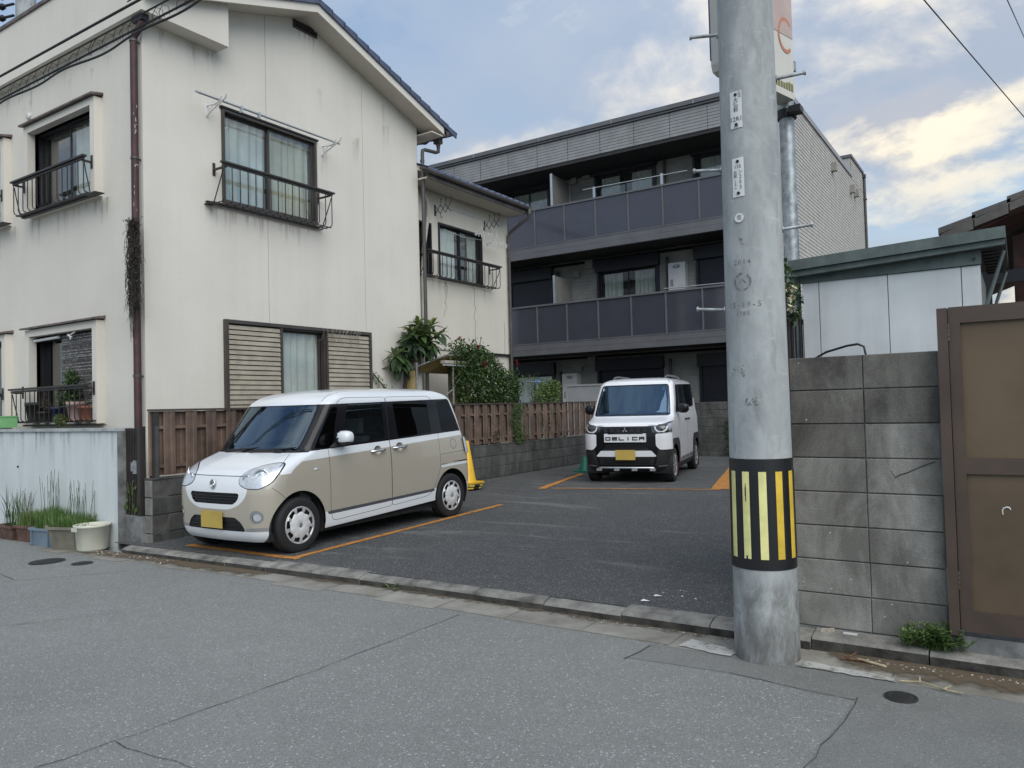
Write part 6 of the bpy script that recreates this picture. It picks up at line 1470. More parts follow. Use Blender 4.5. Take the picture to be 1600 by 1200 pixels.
    for x0, x1, y0, y1 in ((-.42, .03, .035, .022), (.02, .52, .022, .085)):
        b = MB(); b.tube([(x0, -.03+.12*(x0/.7)**2, 1.0), ((x0+x1)/2, -.0, 1.018), (x1, y1+.02, 1.035)], .009, 6); b.tube([(x0-.04, .0+.12*(x0/.7)**2, 1.012), (x1+.05, y1+.02, 1.04)], .006, 5); b.build('wiper', m_matt, root, local=True)
    b = MB(); b.add([(-.64, .10, .992), (.64, .10, .992), (.45, .01, .988), (0, -.035, .985), (-.45, .01, .988), (.45, .06, 1.012), (0, .01, 1.010), (-.45, .06, 1.012)], [(4, 3, 6, 7), (3, 2, 5, 6)]); b.build('cowl', m_matt, root, local=True)
    b = MB(); b.lathe([(.034, 0), (.001, 0)], (0, 0, 0), 20, axis='y', caps=False); th_ = R(-37); b.v = [(.50+p[0], .385+p[2]*.72*.8-.006+.055, 1.405+p[2]*.8) for p in b.v]; b.build('inspection_sticker', m_white, root, local=True)
    b = MB(); b.box(-.07, .07, .36, .43, 1.33, 1.43); b.build('camera_housing', m_gloss, root, local=True)
    return root
canbus = make_canbus()

# ------------------------------------------------------------------ white off-road styled kei van
def make_delica():
    root = empty('kei_van', (-5.593, 12.131, 0.115), 'white kei van with black lower trim and DELICA lettering', 'car', rz=R(12.115)); WO[root] = Vector((0, 0, 0))
    tab = [(.19, -.36, 2.86, .66, .22, .12, .05, .02), (.22, -.40, 2.88, .70, .24, .12, .05, .02), (.30, -.455, 2.90, .725, .24, .12, .055, .02), (.45, -.475, 2.915, .735, .22, .12, .055, .02), (.60, -.480, 2.92, .738, .20, .12, .055, .02), (.80, -.482, 2.915, .738, .19, .12, .055, .02),
           (.93, -.470, 2.905, .736, .19, .12, .055, .02), (.975, -.440, 2.90, .735, .20, .12, .06, .02), (1.01, -.385, 2.895, .733, .21, .12, .065, .02), (1.045, -.27, 2.89, .730, .22, .12, .07, .02), (1.08, -.14, 2.885, .727, .20, .12, .08, .02), (1.115, -.045, 2.88, .722, .16, .12, .10, .02),
           (1.15, .0, 2.87, .716, .12, .12, .11, .02), (1.40, .175, 2.82, .690, .10, .12, .10, .02), (1.64, .345, 2.76, .655, .10, .12, .09, .02), (1.69, .39, 2.73, .645, .12, .13, .09, .02), (1.73, .45, 2.68, .62, .15, .15, .09, .02), (1.76, .55, 2.60, .57, .17, .17, .09, .02), (1.785, .72, 2.45, .47, .18, .18, .08, .02), (1.80, .98, 2.2, .30, .15, .15, .05, .02), (1.806, 1.3, 1.8, .08, .05, .05, .01, .0)]
    zs = sorted(set([round(z, 4) for z in np.concatenate([np.arange(.19, .93, .025), np.arange(.93, 1.15, .010), np.arange(1.15, 1.66, .027), np.arange(1.66, 1.77, .010), np.arange(1.77, 1.8061, .004)])]))
    s = Shell(smoothrows(rows_interp(tab, zs), 2))
    WHITE, BLACK, GLOSS, GLASS, PRIV, GAP, CHROME, LENS, MATT, SATIN, LED = range(11)
    mats = [m_pwhite2, m_matt, m_gloss, m_vanglass, m_privacy, m_gap, m_chrome, m_lensdk, m_matt, m_satin, m_led]
    SD = (1, 2, 3); FR = (0, 1)
    for y in (0.0, 2.495):
        box_ = roundpoly([(y-.47, .30), (y-.45, .60), (y-.34, .735), (y+.34, .735), (y+.45, .60), (y+.475, .30)], .07)
        for sg in (1, -1): s.cut('S', lambda a, z: sd_poly(box_, a, z), SD, 'arch_trim#%d#%d' % (sg, int(y)), BLACK, sign=sg)
        s.cut('S', lambda a, z, y=y: np.hypot(a-y, z-.295)-.345, SD, drop=True); s.cut('S', lambda a, z, y=y: np.maximum(np.abs(a-y)-.34, z-.295), SD, drop=True)
    s.cut('S', lambda a, z: z-(.335+.0*a), SD, 'sill_trim', BLACK, only=lambda p, m: p == 'body')
    s.cut('S', lambda a, z: sd_poly([(.50, .30), (.62, .385), (2.02, .385), (2.06, .30)], a, z), (2,), 'sill_trim', SATIN)
    for k in range(3): s.cut('S', lambda a, z, k=k: sd_poly([(.80+.42*k, .335), (.83+.42*k, .36), (1.08+.42*k, .36), (1.06+.42*k, .335)], a, z), (2,), 'sill_trim', BLACK)
    # front face: black centre with white cheek panels
    s.cut('F', lambda x, z: z-.955-.10*np.clip(np.abs(x)-.35, 0, 1)*.6, FR, 'front_bumper', GLOSS)
    s.cut('S', lambda a, z: np.maximum(z-.565, a+.20), (1, 2), 'front_bumper', MATT, only=lambda p, m: m != GLOSS or True)
    cheek = roundpoly([(.500, .826), (.80, .838), (.80, .572), (.565, .566), (.502, .630)], .02)
    for sg in (1, -1):
        s.cut('F', lambda x, z: sd_poly(cheek, np.abs(x), z), FR, 'cheek_panel#%d' % sg, WHITE, sign=sg)
        s.cut('S', lambda a, z: np.maximum(.838-z, a+.10), (1, 2), 'body', WHITE, sign=sg)
        hl = roundpoly([(.425, .945), (.60, .985), (.80, 1.060), (.80, .852), (.60, .838), (.44, .845)], .03)
        s.cut('F', lambda x, z: sd_poly(hl, np.abs(x), z), FR, 'headlight#%d' % sg, LENS, sign=sg)
        # white half ring
        s.cut('F', lambda x, z: np.maximum(np.abs(np.hypot((np.abs(x)-.585)*.92, z-.945)-.088)-.011, z-.950), FR, 'lamp_ring#%d' % sg, LED, sign=sg)
        s.cut('F', lambda x, z: sd_poly([(.66, .875), (.76, .90), (.76, 1.01), (.69, .99)], np.abs(x), z), (1,), 'headlight#%d' % sg, SATIN, sign=sg, only=lambda p, m: m == LENS)
        s.cut('F', lambda x, z: np.maximum(np.abs(np.abs(x)-.655)-.030, np.abs(z-.508)-.022), FR, 'fog_light#%d' % sg, LENS, sign=sg)
        s.cut('F', lambda x, z: sd_poly([(.51, .300), (.70, .315), (.70, .295), (.51, .282)], np.abs(x), z), FR, 'bumper_trim#%d' % sg, SATIN, sign=sg)
    trap = roundpoly([(-.425, .552), (.425, .552), (.515, .452), (-.515, .452)], .012); s.cut('F', lambda x, z: sd_poly(trap, x, z), FR, 'bumper_panel', WHITE)
    s.cut('F', lambda x, z: sd_poly([(-.48, .445), (.48, .445), (.45, .29), (-.45, .29)], x, z), FR, 'lower_grille', MATT)
    s.cut('F', lambda x, z: sd_poly([(-.34, .67), (.34, .67), (.40, .56), (-.40, .56)], x, z), FR, 'lower_grille', MATT)
    # glass house
    ws = roundpoly([(-.645, 1.138), (.645, 1.138), (.615, 1.40), (.575, 1.645), (-.575, 1.645), (-.615, 1.40)], .03)
    s.cut('F', lambda x, z: sd_poly(ws, x, z)-.02, (0, 1), 'windscreen', GLOSS, also=lambda f: s.V[f[0]][2] > 1.10)
    s.cut('F', lambda x, z: sd_poly(ws, x, z), (0, 1), 'windscreen', GLASS, only=lambda p, m: p == 'windscreen')
    dlo = roundpoly([(.30, 1.165), (2.40, 1.262), (2.52, 1.40), (2.62, 1.70), (.92, 1.662), (.66, 1.655)], .03)
    s.cut('S', lambda a, z: sd_poly(dlo, a, z), (2, 3), 'side_glazing', GLOSS)
    s.cut('F', lambda x, z: sd_poly([(-.60, 1.2), (.60, 1.2), (.56, 1.66), (-.56, 1.66)], x, z), (4,), 'rear_window', PRIV)
    s.cut('S', lambda a, z: sd_poly(roundpoly([(2.55, 1.42), (2.80, 1.42), (2.78, 1.70), (2.64, 1.70)], .03), a, z), (2, 3), 'side_glazing', GLOSS)
    win = {'front_door_window': ([(.72, 1.215), (1.28, 1.24), (1.29, 1.645), (.98, 1.64)], GLASS), 'rear_door_window': ([(1.45, 1.25), (2.22, 1.285), (2.28, 1.675), (1.46, 1.65)], PRIV), 'pillar_window': ([(.36, 1.20), (.58, 1.21), (.84, 1.62), (.72, 1.62)], PRIV)}
    for sg in (1, -1):
        for nm, (pl, mt) in win.items():
            pp = roundpoly(pl, .03); s.cut('S', lambda a, z: sd_poly(pp, a, z), (1, 2, 3), nm+'#%d' % sg, mt, sign=sg)
        fd = roundpoly([(.52, 1.16), (.52, .50), (.56, .345), (1.36, .345), (1.36, 1.72), (.86, 1.715)], .05); rd = roundpoly([(1.37, 1.72), (1.37, .345), (1.98, .345), (2.04, .60), (2.20, .76), (2.30, 1.2), (2.33, 1.72)], .05)
        for nm, pg in (('front_door', fd), ('sliding_door', rd)):
            s.cut('S', lambda a, z: sd_poly(pg, a, z)-.0035, (2,), sign=sg, mat=GAP, only=lambda p, m: p == 'body'); s.cut('S', lambda a, z: np.maximum(sd_poly(pg, a, z)+.0015, z-1.30), (2,), nm+'#%d' % sg, WHITE, sign=sg, only=lambda p, m: p == 'body' and m == GAP); s.cut('S', lambda a, z: np.maximum(sd_poly(pg, a, z)+.0015, 1.30-z), (2,), None, WHITE, sign=sg, only=lambda p, m: p == 'body' and m == GAP)
    s.seam('T', lambda x, y: np.abs(x)-np.interp(y, [.42, .56, .9], [.61, .565, .55]), (0, 1, 2, 5), .008, lambda x, y: np.maximum(.42-y, y-2.4), GAP, 0, lambda p, m: p == 'body' and m == WHITE, lambda f: s.V[f[0]][2] > 1.67)
    s.cut('F', lambda x, z: np.abs(z-.965-.10*np.clip(np.abs(x)-.35, 0, 1)*.6)-.004, FR, mat=GAP, only=lambda p, m: p == 'body')
    par = {}; offs = {}
    for nm in set(s.part):
        b0, _, sg = nm.partition('#')
        if b0 == 'front_door_window': par[nm] = 'side_glazing'
        if b0 == 'rear_door_window': par[nm] = 'side_glazing'
        if b0 == 'pillar_window': par[nm] = 'side_glazing'
        if b0 == 'lamp_ring': par[nm] = 'headlight#'+sg; offs[nm] = .006
        if b0.startswith('cheek') or b0 == 'bumper_panel': offs[nm] = .012
        if b0 == 'lower_grille': offs[nm] = -.015
        if nm.startswith('arch_trim'): offs[nm] = .012
    o = s.build(root, mats, par, offs)
    b = MB(); b.box(-.66, .66, -.30, 2.80, .18, .24); b.build('underbody', m_rubber, root, local=True)
    for y in (0.0, 2.495):
        for sg in (1, -1): wheel(root, sg*.735, y, .290, .165, sg, 'delica'); arch_liner(root, y, .295, .345, .71, sg)
    interior(root, .10, 1.10, (1.05, 2.0), .63, .72, 1.24, M('dark seat', (.06, .06, .065), .9), -1)
    # name panel with lettering
    b = MB(); b.box(-.350, .350, -.525, -.470, .695, .826); b.box(-.350, -.30, -.525, -.470, .826, .838); b.box(.30, .350, -.525, -.470, .826, .838); pn = b.build('name_panel', m_pwhite2, root, local=True)
    L_ = {'D': [[(-1, -1), (1, -1), (1, 1), (-1, 1), (-1, -1)]], 'E': [[(1, -1), (-1, -1), (-1, 1), (1, 1)], [(-1, 0), (1, 0)]], 'L': [[(-1, 1), (-1, -1), (1, -1)]], 'I': [[(0, -1), (0, 1)]], 'C': [[(1, -1), (-1, -1), (-1, 1), (1, 1)]], 'A': [[(-1, -1), (-1, 1), (1, 1), (1, -1)], [(-1, 0), (1, 0)]]}
    for i, ch in enumerate('DELICA'):
        b = MB(); cx = -.285+i*.114; w, h, t = .036, .021, .0078
        for st in L_[ch]:
            for (u0, v0), (u1, v1) in zip(st, st[1:]):
                x0, x1 = sorted((cx+u0*w, cx+u1*w)); z0, z1 = sorted((.755+v0*h, .755+v1*h)); b.box(x0-t, x1+t, -.530, -.5245, z0-t, z1+t)
        b.build('letter', m_gloss, pn, local=True)
    # three-diamond badge
    b = MB(); 
    for k in range(3):
        a = math.pi/2+k*2*math.pi/3; c = Vector((0, 0, .895)); d = Vector((math.cos(a), 0, math.sin(a))); e = Vector((-d.z, 0, d.x)); Lk = .046; Wk = .0155
        P = [c+d*.002, c+d*Lk*.55+e*Wk, c+d*Lk*1.08, c+d*Lk*.55-e*Wk]
        vs = [(p.x, -.505, p.z) for p in P]+[(p.x, -.490, p.z) for p in P]; b.add(vs, [(0, 1, 2, 3), (0, 4, 5, 1), (1, 5, 6, 2), (2, 6, 7, 3), (3, 7, 4, 0)])
    b.build('badge', m_chrome, root, local=True)
    for i in range(7):
        x = -.33+i*.11
        if abs(x) < .04: continue
        b = MB(); b.box(x-.032, x+.032, -.492, -.478, .86, .925); b.build('grille_tooth', m_matt, root, local=True)
    b = MB(); b.box(-.12, .12, -.490, -.470, .93, .937); b.build('grille_bar', m_matt, root, local=True)
    for z in (.40, .36, .32, .63, .60):
        b = MB(); P = [(x, -.470+.055*(x/.73)**2, z) for x in np.linspace(-.40, .40, 9)]; b.tube(P, .006, 6); b.build('grille_bar', m_gloss, o['lower_grille'], local=True)
    b = MB(); b.box(-.165, .165, -.512, -.504, .40, .565); b.build('number_plate', m_plateY, root, local=True)
    b = MB(); b.box(-.10, .10, -.504, -.46, .42, .54); b.build('plate_bracket', m_matt, root, local=True)
    b = MB(); b.tube([(-.46, -.47, .268), (-.42, -.505, .27), (.42, -.505, .27), (.46, -.47, .268)], .018, 10)
    for x in (-.45, -.15, .15, .45): b.box(x-.045, x+.045, -.530, -.47, .222, .262)
    b.build('skid_bar', m_satin, root, local=True)
    for sg in (1, -1):
        b = MB(); b.tube([(sg*.47, .75, 1.775), (sg*.47, .85, 1.815), (sg*.47, 1.1, 1.835), (sg*.47, 2.0, 1.835), (sg*.47, 2.3, 1.80), (sg*.47, 2.36, 1.76)], .016, 8); b.build('roof_rail', M('grey roof rail', (.16, .165, .17), .4, .4, var=0) if 'grey roof rail' not in MATS else MATS['grey roof rail'], root, local=True)
        b = MB(); bm = bmesh.new(); bmesh.ops.create_icosphere(bm, subdivisions=3, radius=1); cc = Vector((sg*.83, .40, 1.235))
        vs = [cc+Vector((math.copysign(abs(v.co.x)**.8, v.co.x)*.10, math.copysign(abs(v.co.y)**.8, v.co.y)*.07, math.copysign(abs(v.co.z)**.7, v.co.z)*.085)) for v in bm.verts]; fs = [tuple(v.index for v in f.verts) for f in bm.faces]; bm.free()
        b.add(vs, fs, 0, True); b.box(sg*.70, sg*.79, .36, .46, 1.17, 1.21); b.build('mirror', m_gloss, root, local=True)
        for hy in (1.22, 1.50):
            b = MB(); b.tube([(sg*.735, hy-.09, 1.03), (sg*.765, hy-.07, 1.03), (sg*.768, hy+.07, 1.035), (sg*.735, hy+.09, 1.035)], .013, 8); b.build('door_handle', m_gloss, o['front_door#%d' % sg] if hy < 1.3 else o['sliding_door#%d' % sg], local=True)
        b = MB(); b.box(sg*.60, sg*.58, -.10, .10, .0, .02); 
        b = MB(); b.box(sg*.715, sg*.725, .36, .38, .06, .30); b.box(sg*.50, sg*.725, .362, .378, .06, .30); b.build('mud_flap', M('maroon flap', (.10, .008, .02), .6) if 'maroon flap' not in MATS else MATS['maroon flap'], root, local=True)
        b = MB(); b.box(sg*.50, sg*.725, 2.86, 2.876, .06, .32); b.build('mud_flap', MATS['maroon flap'], root, local=True)
    for x0, x1 in ((-.45, .05), (.0, .5)):
        b = MB(); b.tube([(x0, -.02+.1*(x0/.7)**2, 1.128), (x1, .03+.1*(x1/.7)**2, 1.155)], .010, 6); b.build('wiper', m_matt, root, local=True)
    b = MB(); b.add([(-.64, .10, 1.128), (.64, .10, 1.128), (.45, .0, 1.122), (0, -.04, 1.118), (-.45, .0, 1.122), (.45, .06, 1.15), (0, .02, 1.15), (-.45, .06, 1.15)], [(4, 3, 6, 7), (3, 2, 5, 6)]); b.build('cowl', m_matt, root, local=True)
    b = MB(); b.lathe([(.035, 0), (.001, 0)], (0, 0, 0), 20, axis='y', caps=False); b.v = [(.51+p[0], .375+p[2]*.72*.8, 1.585+p[2]) for p in b.v]; b.build('inspection_sticker', M('pale blue sticker', (.45, .62, .72), .5), root, local=True)
    b = MB(); b.box(-.57, -.52, .375, .378, 1.57, 1.61); b.v = [(p[0], p[1]+.72*(p[2]-1.59), p[2]) for p in b.v]; b.build('sticker', m_white, root, local=True)
    b = MB(); b.box(-.06, .06, .38, .46, 1.52, 1.60); b.build('camera_housing', m_gloss, root, local=True)
    return root
delica = make_delica()
# ================================================================== PLANTS
def leaf(mb, p, d, n_, L, w, mi=0, bend=.25, segs=2):
    """one leaf: pointed blade from p along d, with a fold down its length"""
    d = Vector(d).normalized(); n_ = Vector(n_); s = d.cross(n_)
    if s.length < 1e-4: s = d.orthogonal()
    s.normalize(); up = s.cross(d).normalized(); p = Vector(p)
    prof = [(0, .0), (.25, .75), (.55, 1.0), (.85, .5), (1, 0)] if segs > 2 else [(0, 0), (.45, 1.0), (1, 0)]
    L_, R_, C_ = [], [], []
    for t, ww in prof:
        c = p+d*(L*t)-up*(bend*L*t*t); C_.append(c); L_.append(c+s*(w*.5*ww)+up*(w*.12*ww)); R_.append(c-s*(w*.5*ww)+up*(w*.12*ww))
    vs = []; fs = []; k = len(prof)
    for i in range(k): vs += [L_[i], C_[i], R_[i]]
    for i in range(k-1):
        a = 3*i; b = a+3
        if i == 0: fs += [(a+1, b, b+1), (a+1, b+1, b+2)]
        elif i == k-2: fs += [(a, b+1, a+1), (a+1, b+1, a+2)]
        else: fs += [(a, b, b+1, a+1), (a+1, b+1, b+2, a+2)]
    mb.add(vs, fs, mi, True)
def rnd_dir(up=0.2):
    while True:
        v = Vector((rng.gauss(0, 1), rng.gauss(0, 1), rng.gauss(0, 1)+up))
        if v.length > .1: return v.normalized()
def bush(name, lobes, n_, L, w, mats, wts, label, cat, loc, stems=None, up=.25, petals=None, kindname='crown'):
    root = empty(name, loc, label, cat); b = MB(); tot = sum(l[2][0]*l[2][1]*l[2][2] for l in lobes)
    for (c, dens, rad_) in lobes:
        k = int(n_*dens*rad_[0]*rad_[1]*rad_[2]/tot)
        for i in range(k):
            v = rnd_dir(0); r_ = rng.random()**.40; p = Vector(c)+Vector((v.x*rad_[0]*r_, v.y*rad_[1]*r_, v.z*rad_[2]*r_)); d = (v*.6+rnd_dir(up)).normalized()
            leaf(b, p, d, Vector((rng.gauss(0, .6), rng.gauss(0, .6), 1)), L*rng.uniform(.6, 1.3), w*rng.uniform(.7, 1.25), rng.choices(range(len(mats)), wts)[0], rng.uniform(.1, .5))
    o = b.build(kindname, mats, root); o['kind'] = 'stuff'
    t = MB()
    for P, r_ in (stems or []): t.tube(P, r_, 6)
    if stems: t.build('trunk', m_bark, root)
    return root
# loquat: whorls of large leaves, every leaf its own piece
lq = empty('loquat_tree', (-9.05, 10.70, 0), 'loquat tree with large drooping leaves beside the yellow shelter', 'tree')
lm = []
lf_lq = leafmat('young loquat leaf', (.19, .235, .085)); lf_lqd = leafmat('old loquat leaf', (.045, .078, .040))
for k, mt in enumerate((lf_lqd, lf_dark, lf_mid, lf_lq)):
    b = MB(); leaf(b, (0, 0, 0), (0, 1, 0), (0, 0, 1), 1.0, .34, 0, (.28, .55, .30, .12)[k], 4); lm.append(b.mesh('leaf', mt))
t = MB(); t.tube([(-9.24, 10.30, 0), (-9.22, 10.32, 1.4), (-9.16, 10.45, 2.3), (-9.1, 10.65, 2.7)], [.045, .04, .03, .02], 8)
heads = []
for i in range(27):
    a = rng.uniform(0, 2*math.pi); r_ = rng.random()**.5; el = rng.uniform(-.35, 1.0)
    heads.append(Vector((-9.05+r_*.22*math.cos(a), 10.75+r_*.46*math.sin(a), 2.66+.26*el*(1-.4*r_))))
for h in [(-9.10, 10.10, 2.30), (-9.08, 10.02, 2.38), (-9.12, 10.16, 2.22), (-9.08, 10.12, 2.46), (-9.0, 10.36, 2.86), (-9.0, 11.22, 2.86), (-9.0, 10.95, 2.98), (-9.05, 10.62, 3.02), (-8.95, 10.5, 2.95), (-9.1, 10.3, 2.35)]: heads.append(Vector(h))
cnt = 0; extra = MB()
for h in heads:
    t.tube([(-9.14, 10.5, h.z-.35), ((-9.1+h.x)/2, (10.6+h.y)/2, h.z-.15), h], [.012, .009, .007], 5)
    k = rng.randint(12, 15); a0 = rng.uniform(0, 6.28)
    for i in range(k):
        a = a0+i*2.4; up_ = h.z > 2.70 or (h.y < 10.2 and i % 2); el = rng.uniform(.1, 1.1) if up_ and i > 3 else rng.uniform(-1.15, .25); L = rng.uniform(.16, .25) if el > .2 else rng.uniform(.20, .32)
        q = 3 if (el > .2 and rng.random() < .9) else (2 if rng.random() < .28 else rng.choice([0, 1]))
        if cnt < 290:
            o = link_obj('leaf', lm[q], lq, h); o.rotation_euler = Euler((el, rng.gauss(0, .25), a-math.pi/2)); o.scale = (L*.95, L, L); cnt += 1
        else: leaf(extra, h, (math.cos(a)*math.cos(el), math.sin(a)*math.cos(el), math.sin(el)), (0, 0, 1), L, L*.33, {0: 0, 1: 0, 2: 1, 3: 2}[q], .3, 4)
o = extra.build('crown', [lf_dark, lf_mid, lf_lite], lq); o['kind'] = 'stuff'
t.build('trunk', m_bark, lq)
# climbing rose with dark leaves
rb = bush('rose_bush', [((-8.72, 12.05, 1.95), 1.3, (.32, .85, .62)), ((-8.75, 11.85, 2.32), 1.2, (.28, .75, .34)), ((-8.75, 11.55, 2.55), .7, (.22, .45, .22)), ((-8.65, 12.75, 1.75), 1.1, (.28, .50, .50)), ((-8.72, 12.3, 1.2), 1.0, (.3, 1.0, .5)), ((-8.8, 12.15, 2.66), .35, (.12, .22, .18)), ((-8.62, 13.05, 1.9), .55, (.18, .30, .35))],
     11500, .062, .042, [lf_dark, lf_mid, lf_lite], [46, 36, 18], 'dense dark green rose bush with a few red blooms behind the board fence', 'bush', (-8.72, 12.1, 0), [([(-8.72, 12.0, 0), (-8.74, 12.05, 1.0), (-8.7, 11.9, 2.0)], .02), ([(-8.7, 12.3, 0), (-8.7, 12.5, 1.2), (-8.68, 12.8, 1.8)], .015), ([(-8.75, 11.8, 1.8), (-8.78, 12.1, 2.5), (-8.8, 12.22, 2.82)], .006)])
for (x, y, z) in ((-8.72, 11.42, 2.76), (-8.43, 11.80, 2.30), (-8.46, 11.86, 2.26), (-8.40, 12.85, 2.36), (-8.42, 12.92, 2.31), (-8.60, 11.85, 2.62)):
    b = MB()
    for k in range(26):
        v = rnd_dir(.3); leaf(b, Vector((x, y, z))+v*.008, v, (0, 0, 1), .042, .036, 0, .5)
    b.build('rose_bloom', m_red, rb)
bush('leafy_shrub', [((-8.75, 14.55, 1.62), 1.0, (.24, .52, .30)), ((-8.75, 14.75, 1.85), 1.0, (.2, .4, .2)), ((-8.75, 14.5, 1.2), .6, (.2, .5, .4))], 3600, .060, .034, [lf_mid, lf_lite, lf_dark], [30, 60, 10], 'small bright green shrub showing above the board fence before the flats', 'bush', (-8.75, 14.6, 0), [([(-8.75, 14.6, 0), (-8.75, 14.6, 1.6)], .012)])
bush('feathery_shrub', [((-9.3, 14.9, 2.0), .6, (.15, .45, .22)), ((-9.3, 15.2, 1.75), .8, (.2, .4, .3))], 900, .07, .016, [lf_mid, lf_lite, lf_dark], [45, 25, 30], 'thin feathery shrub behind the small bright shrub before the flats', 'bush', (-9.3, 15.0, 0), [([(-9.3, 15, 0), (-9.3, 15.0, 1.9)], .01)])
# creepers on the fence and on the house wall
vb = MB()
for i in range(900):
    y = 7.72+rng.gauss(0, .13); z = 1.52-rng.random()*.78; y += .06*math.sin(z*9); leaf(vb, (-.02+.06*rng.random(), y, z), (rng.gauss(.3, .4), rng.gauss(0, .5), -1), (1, 0, .3), rng.uniform(.03, .06), .018, rng.choices([0, 1, 2], [35, 40, 25])[0])
o = vb.build('fence_creeper', [lf_dark, lf_mid, lf_lite]); o.location = (-8.10, 4.90, 0); o.rotation_euler = (0, 0, R(1.14)); tag(o, 'green creeper hanging over the board fence between the two cars', 'creeper')
vb = MB()
for i in range(22): 
    z = .80+rng.random()*.2; leaf(vb, (.01, 6.9+rng.gauss(0, .05), z), (.4, rng.gauss(0, .6), .2), (1, 0, 0), .05, .03, 0)
o = vb.build('fence_creeper', [lf_dark]); o.location = (-8.10, 4.90, 0); o.rotation_euler = (0, 0, R(1.14)); tag(o, 'few dark leaves poking through the bottom of the board fence', 'creeper')
vb = MB(); vb.tube([(-9.26, 9.66, 2.08), (-9.18, 9.95, 1.75), (-9.1, 10.15, 1.45)], .012, 6, 1)
for i in range(240):
    t_ = rng.random(); p = (-9.26+.16*t_+rng.gauss(0, .04), 9.66+.5*t_+rng.gauss(0, .06), 2.08-.62*t_+rng.gauss(0, .05)); leaf(vb, p, rnd_dir(0), (0, 0, 1), rng.uniform(.03, .06), .025, rng.choice([0, 0, 2]))
tag(vb.build('wall_creeper', [lf_mid, m_bark, lf_lite], loc=(-9.2, 9.9, 1.4)), 'leaning stick with green creeper beside the louvred shutters', 'creeper')
dv_ = MB()
for (y0, n_) in ((8.72, 6), (8.95, 8), (9.2, 7), (8.62, 5)):
    for i in range(n_):
        y = y0+rng.gauss(0, .06); x = -9.22; z = 2.79; P = [(x, y, z)]
        for k in range(4): y += rng.gauss(0, .03); z -= rng.uniform(.03, .09); P.append((x+rng.gauss(0, .006), y, z))
        dv_.tube(P, .003, 3, 0, False)
tag(dv_.build('dry_twigs', M('pale twig', (.40, .36, .30), .9, var=.2), loc=(-9.22, 8.9, 2.7)), 'pale dry twigs hanging over the right louvred shutter', 'twigs')
for (y0, z0, y1, z1) in ((13.1, 4.05, 13.15, 2.7), (14.22, 3.35, 14.23, 2.65), (12.2, 4.0, 12.1, 3.3)):
    cw = MB(); P = []; k = 14
    for i in range(k+1): t_ = i/k; P.append((XA+.004, y0+(y1-y0)*t_+rng.gauss(0, .022), z0+(z1-z0)*t_))
    cw.tube(P, .005, 4, 0, False); cw.build('wall_crack', M('crack filler', (.36, .33, .285), .9) if 'crack filler' not in MATS else MATS['crack filler'], ax)
# cream rose behind the shed
cr = bush('cream_rose', [((-1.285, 5.22, 2.18), 1, (.07, .10, .20)), ((-1.235, 5.30, 2.10), .8, (.05, .08, .16)), ((-1.30, 5.2, 2.36), .5, (.06, .08, .08))], 420, .042, .026, [lf_dark, lf_mid], [60, 40], 'climbing rose with cream flowers between utility pole and shed', 'bush', (-1.28, 5.25, 0), [([(-1.29, 5.25, 0), (-1.28, 5.22, 2.2)], .006)])
for i in range(22):
    c = Vector((-1.285+rng.gauss(0, .040), 5.12+rng.gauss(0, .03), 2.20+rng.gauss(0, .10))); b = MB()
    for k in range(16): v = rnd_dir(.2); leaf(b, c+v*.006, v, (0, 0, 1), .030, .026, 0, .5)
    b.build('rose_bloom', m_cream, cr)
# ------------------------------------------------------------------ planters by the pale wall
gp = lambda x: gz(x)
def grass(name, cx, cy, z0, rx, ry, n_, h0, h1, mats, label, stalks=0, sh=(.45, .65), buds=True, droop=.3, wts=None, rot=0.0):
    b = MB(); ca, sa = math.cos(rot), math.sin(rot)
    for i in range(n_):
        u = rng.uniform(-1, 1)*rx; v = rng.uniform(-1, 1)*ry; x = cx+u*ca-v*sa; y = cy+u*sa+v*ca; h = rng.uniform(h0, h1); a = rng.uniform(0, 6.28); d = Vector((math.cos(a), math.sin(a), 0)); lean = rng.uniform(.05, droop); w = rng.uniform(.003, .006)
        s = Vector((-d.y, d.x, 0))*w; P = [Vector((x, y, z0))+d*(lean*h*t*t)+Vector((0, 0, h*t*(1-.25*lean*t))) for t in (0, .4, .75, 1)]; mi = rng.choices(range(len(mats)), wts)[0] if wts else rng.randrange(len(mats))
        b.add([P[0]-s, P[0]+s, P[1]-s*.9, P[1]+s*.9, P[2]-s*.6, P[2]+s*.6, P[3]], [(0, 1, 3, 2), (2, 3, 5, 4), (4, 5, 6)], mi, True)
    for i in range(stalks):
        u = rng.uniform(-.9, .9)*rx; v = rng.uniform(-.8, .8)*ry; x = cx+u*ca-v*sa; y = cy+u*sa+v*ca; h = rng.uniform(*sh); dx = rng.gauss(0, .05)
        b.tube([(x, y, z0), (x+dx*.3, y, z0+h*.5), (x+dx, y, z0+h)], .0022, 4, len(mats)-1)
        if buds and rng.random() < .6:
            for k in range(6): v_ = rnd_dir(.2); leaf(b, (x+dx, y, z0+h), v_, (0, 0, 1), .014, .008, len(mats))
    return tag(b.build(name, mats+[m_cream], loc=(cx, cy, z0)), label, 'plants', None, 'stuff' if False else None)
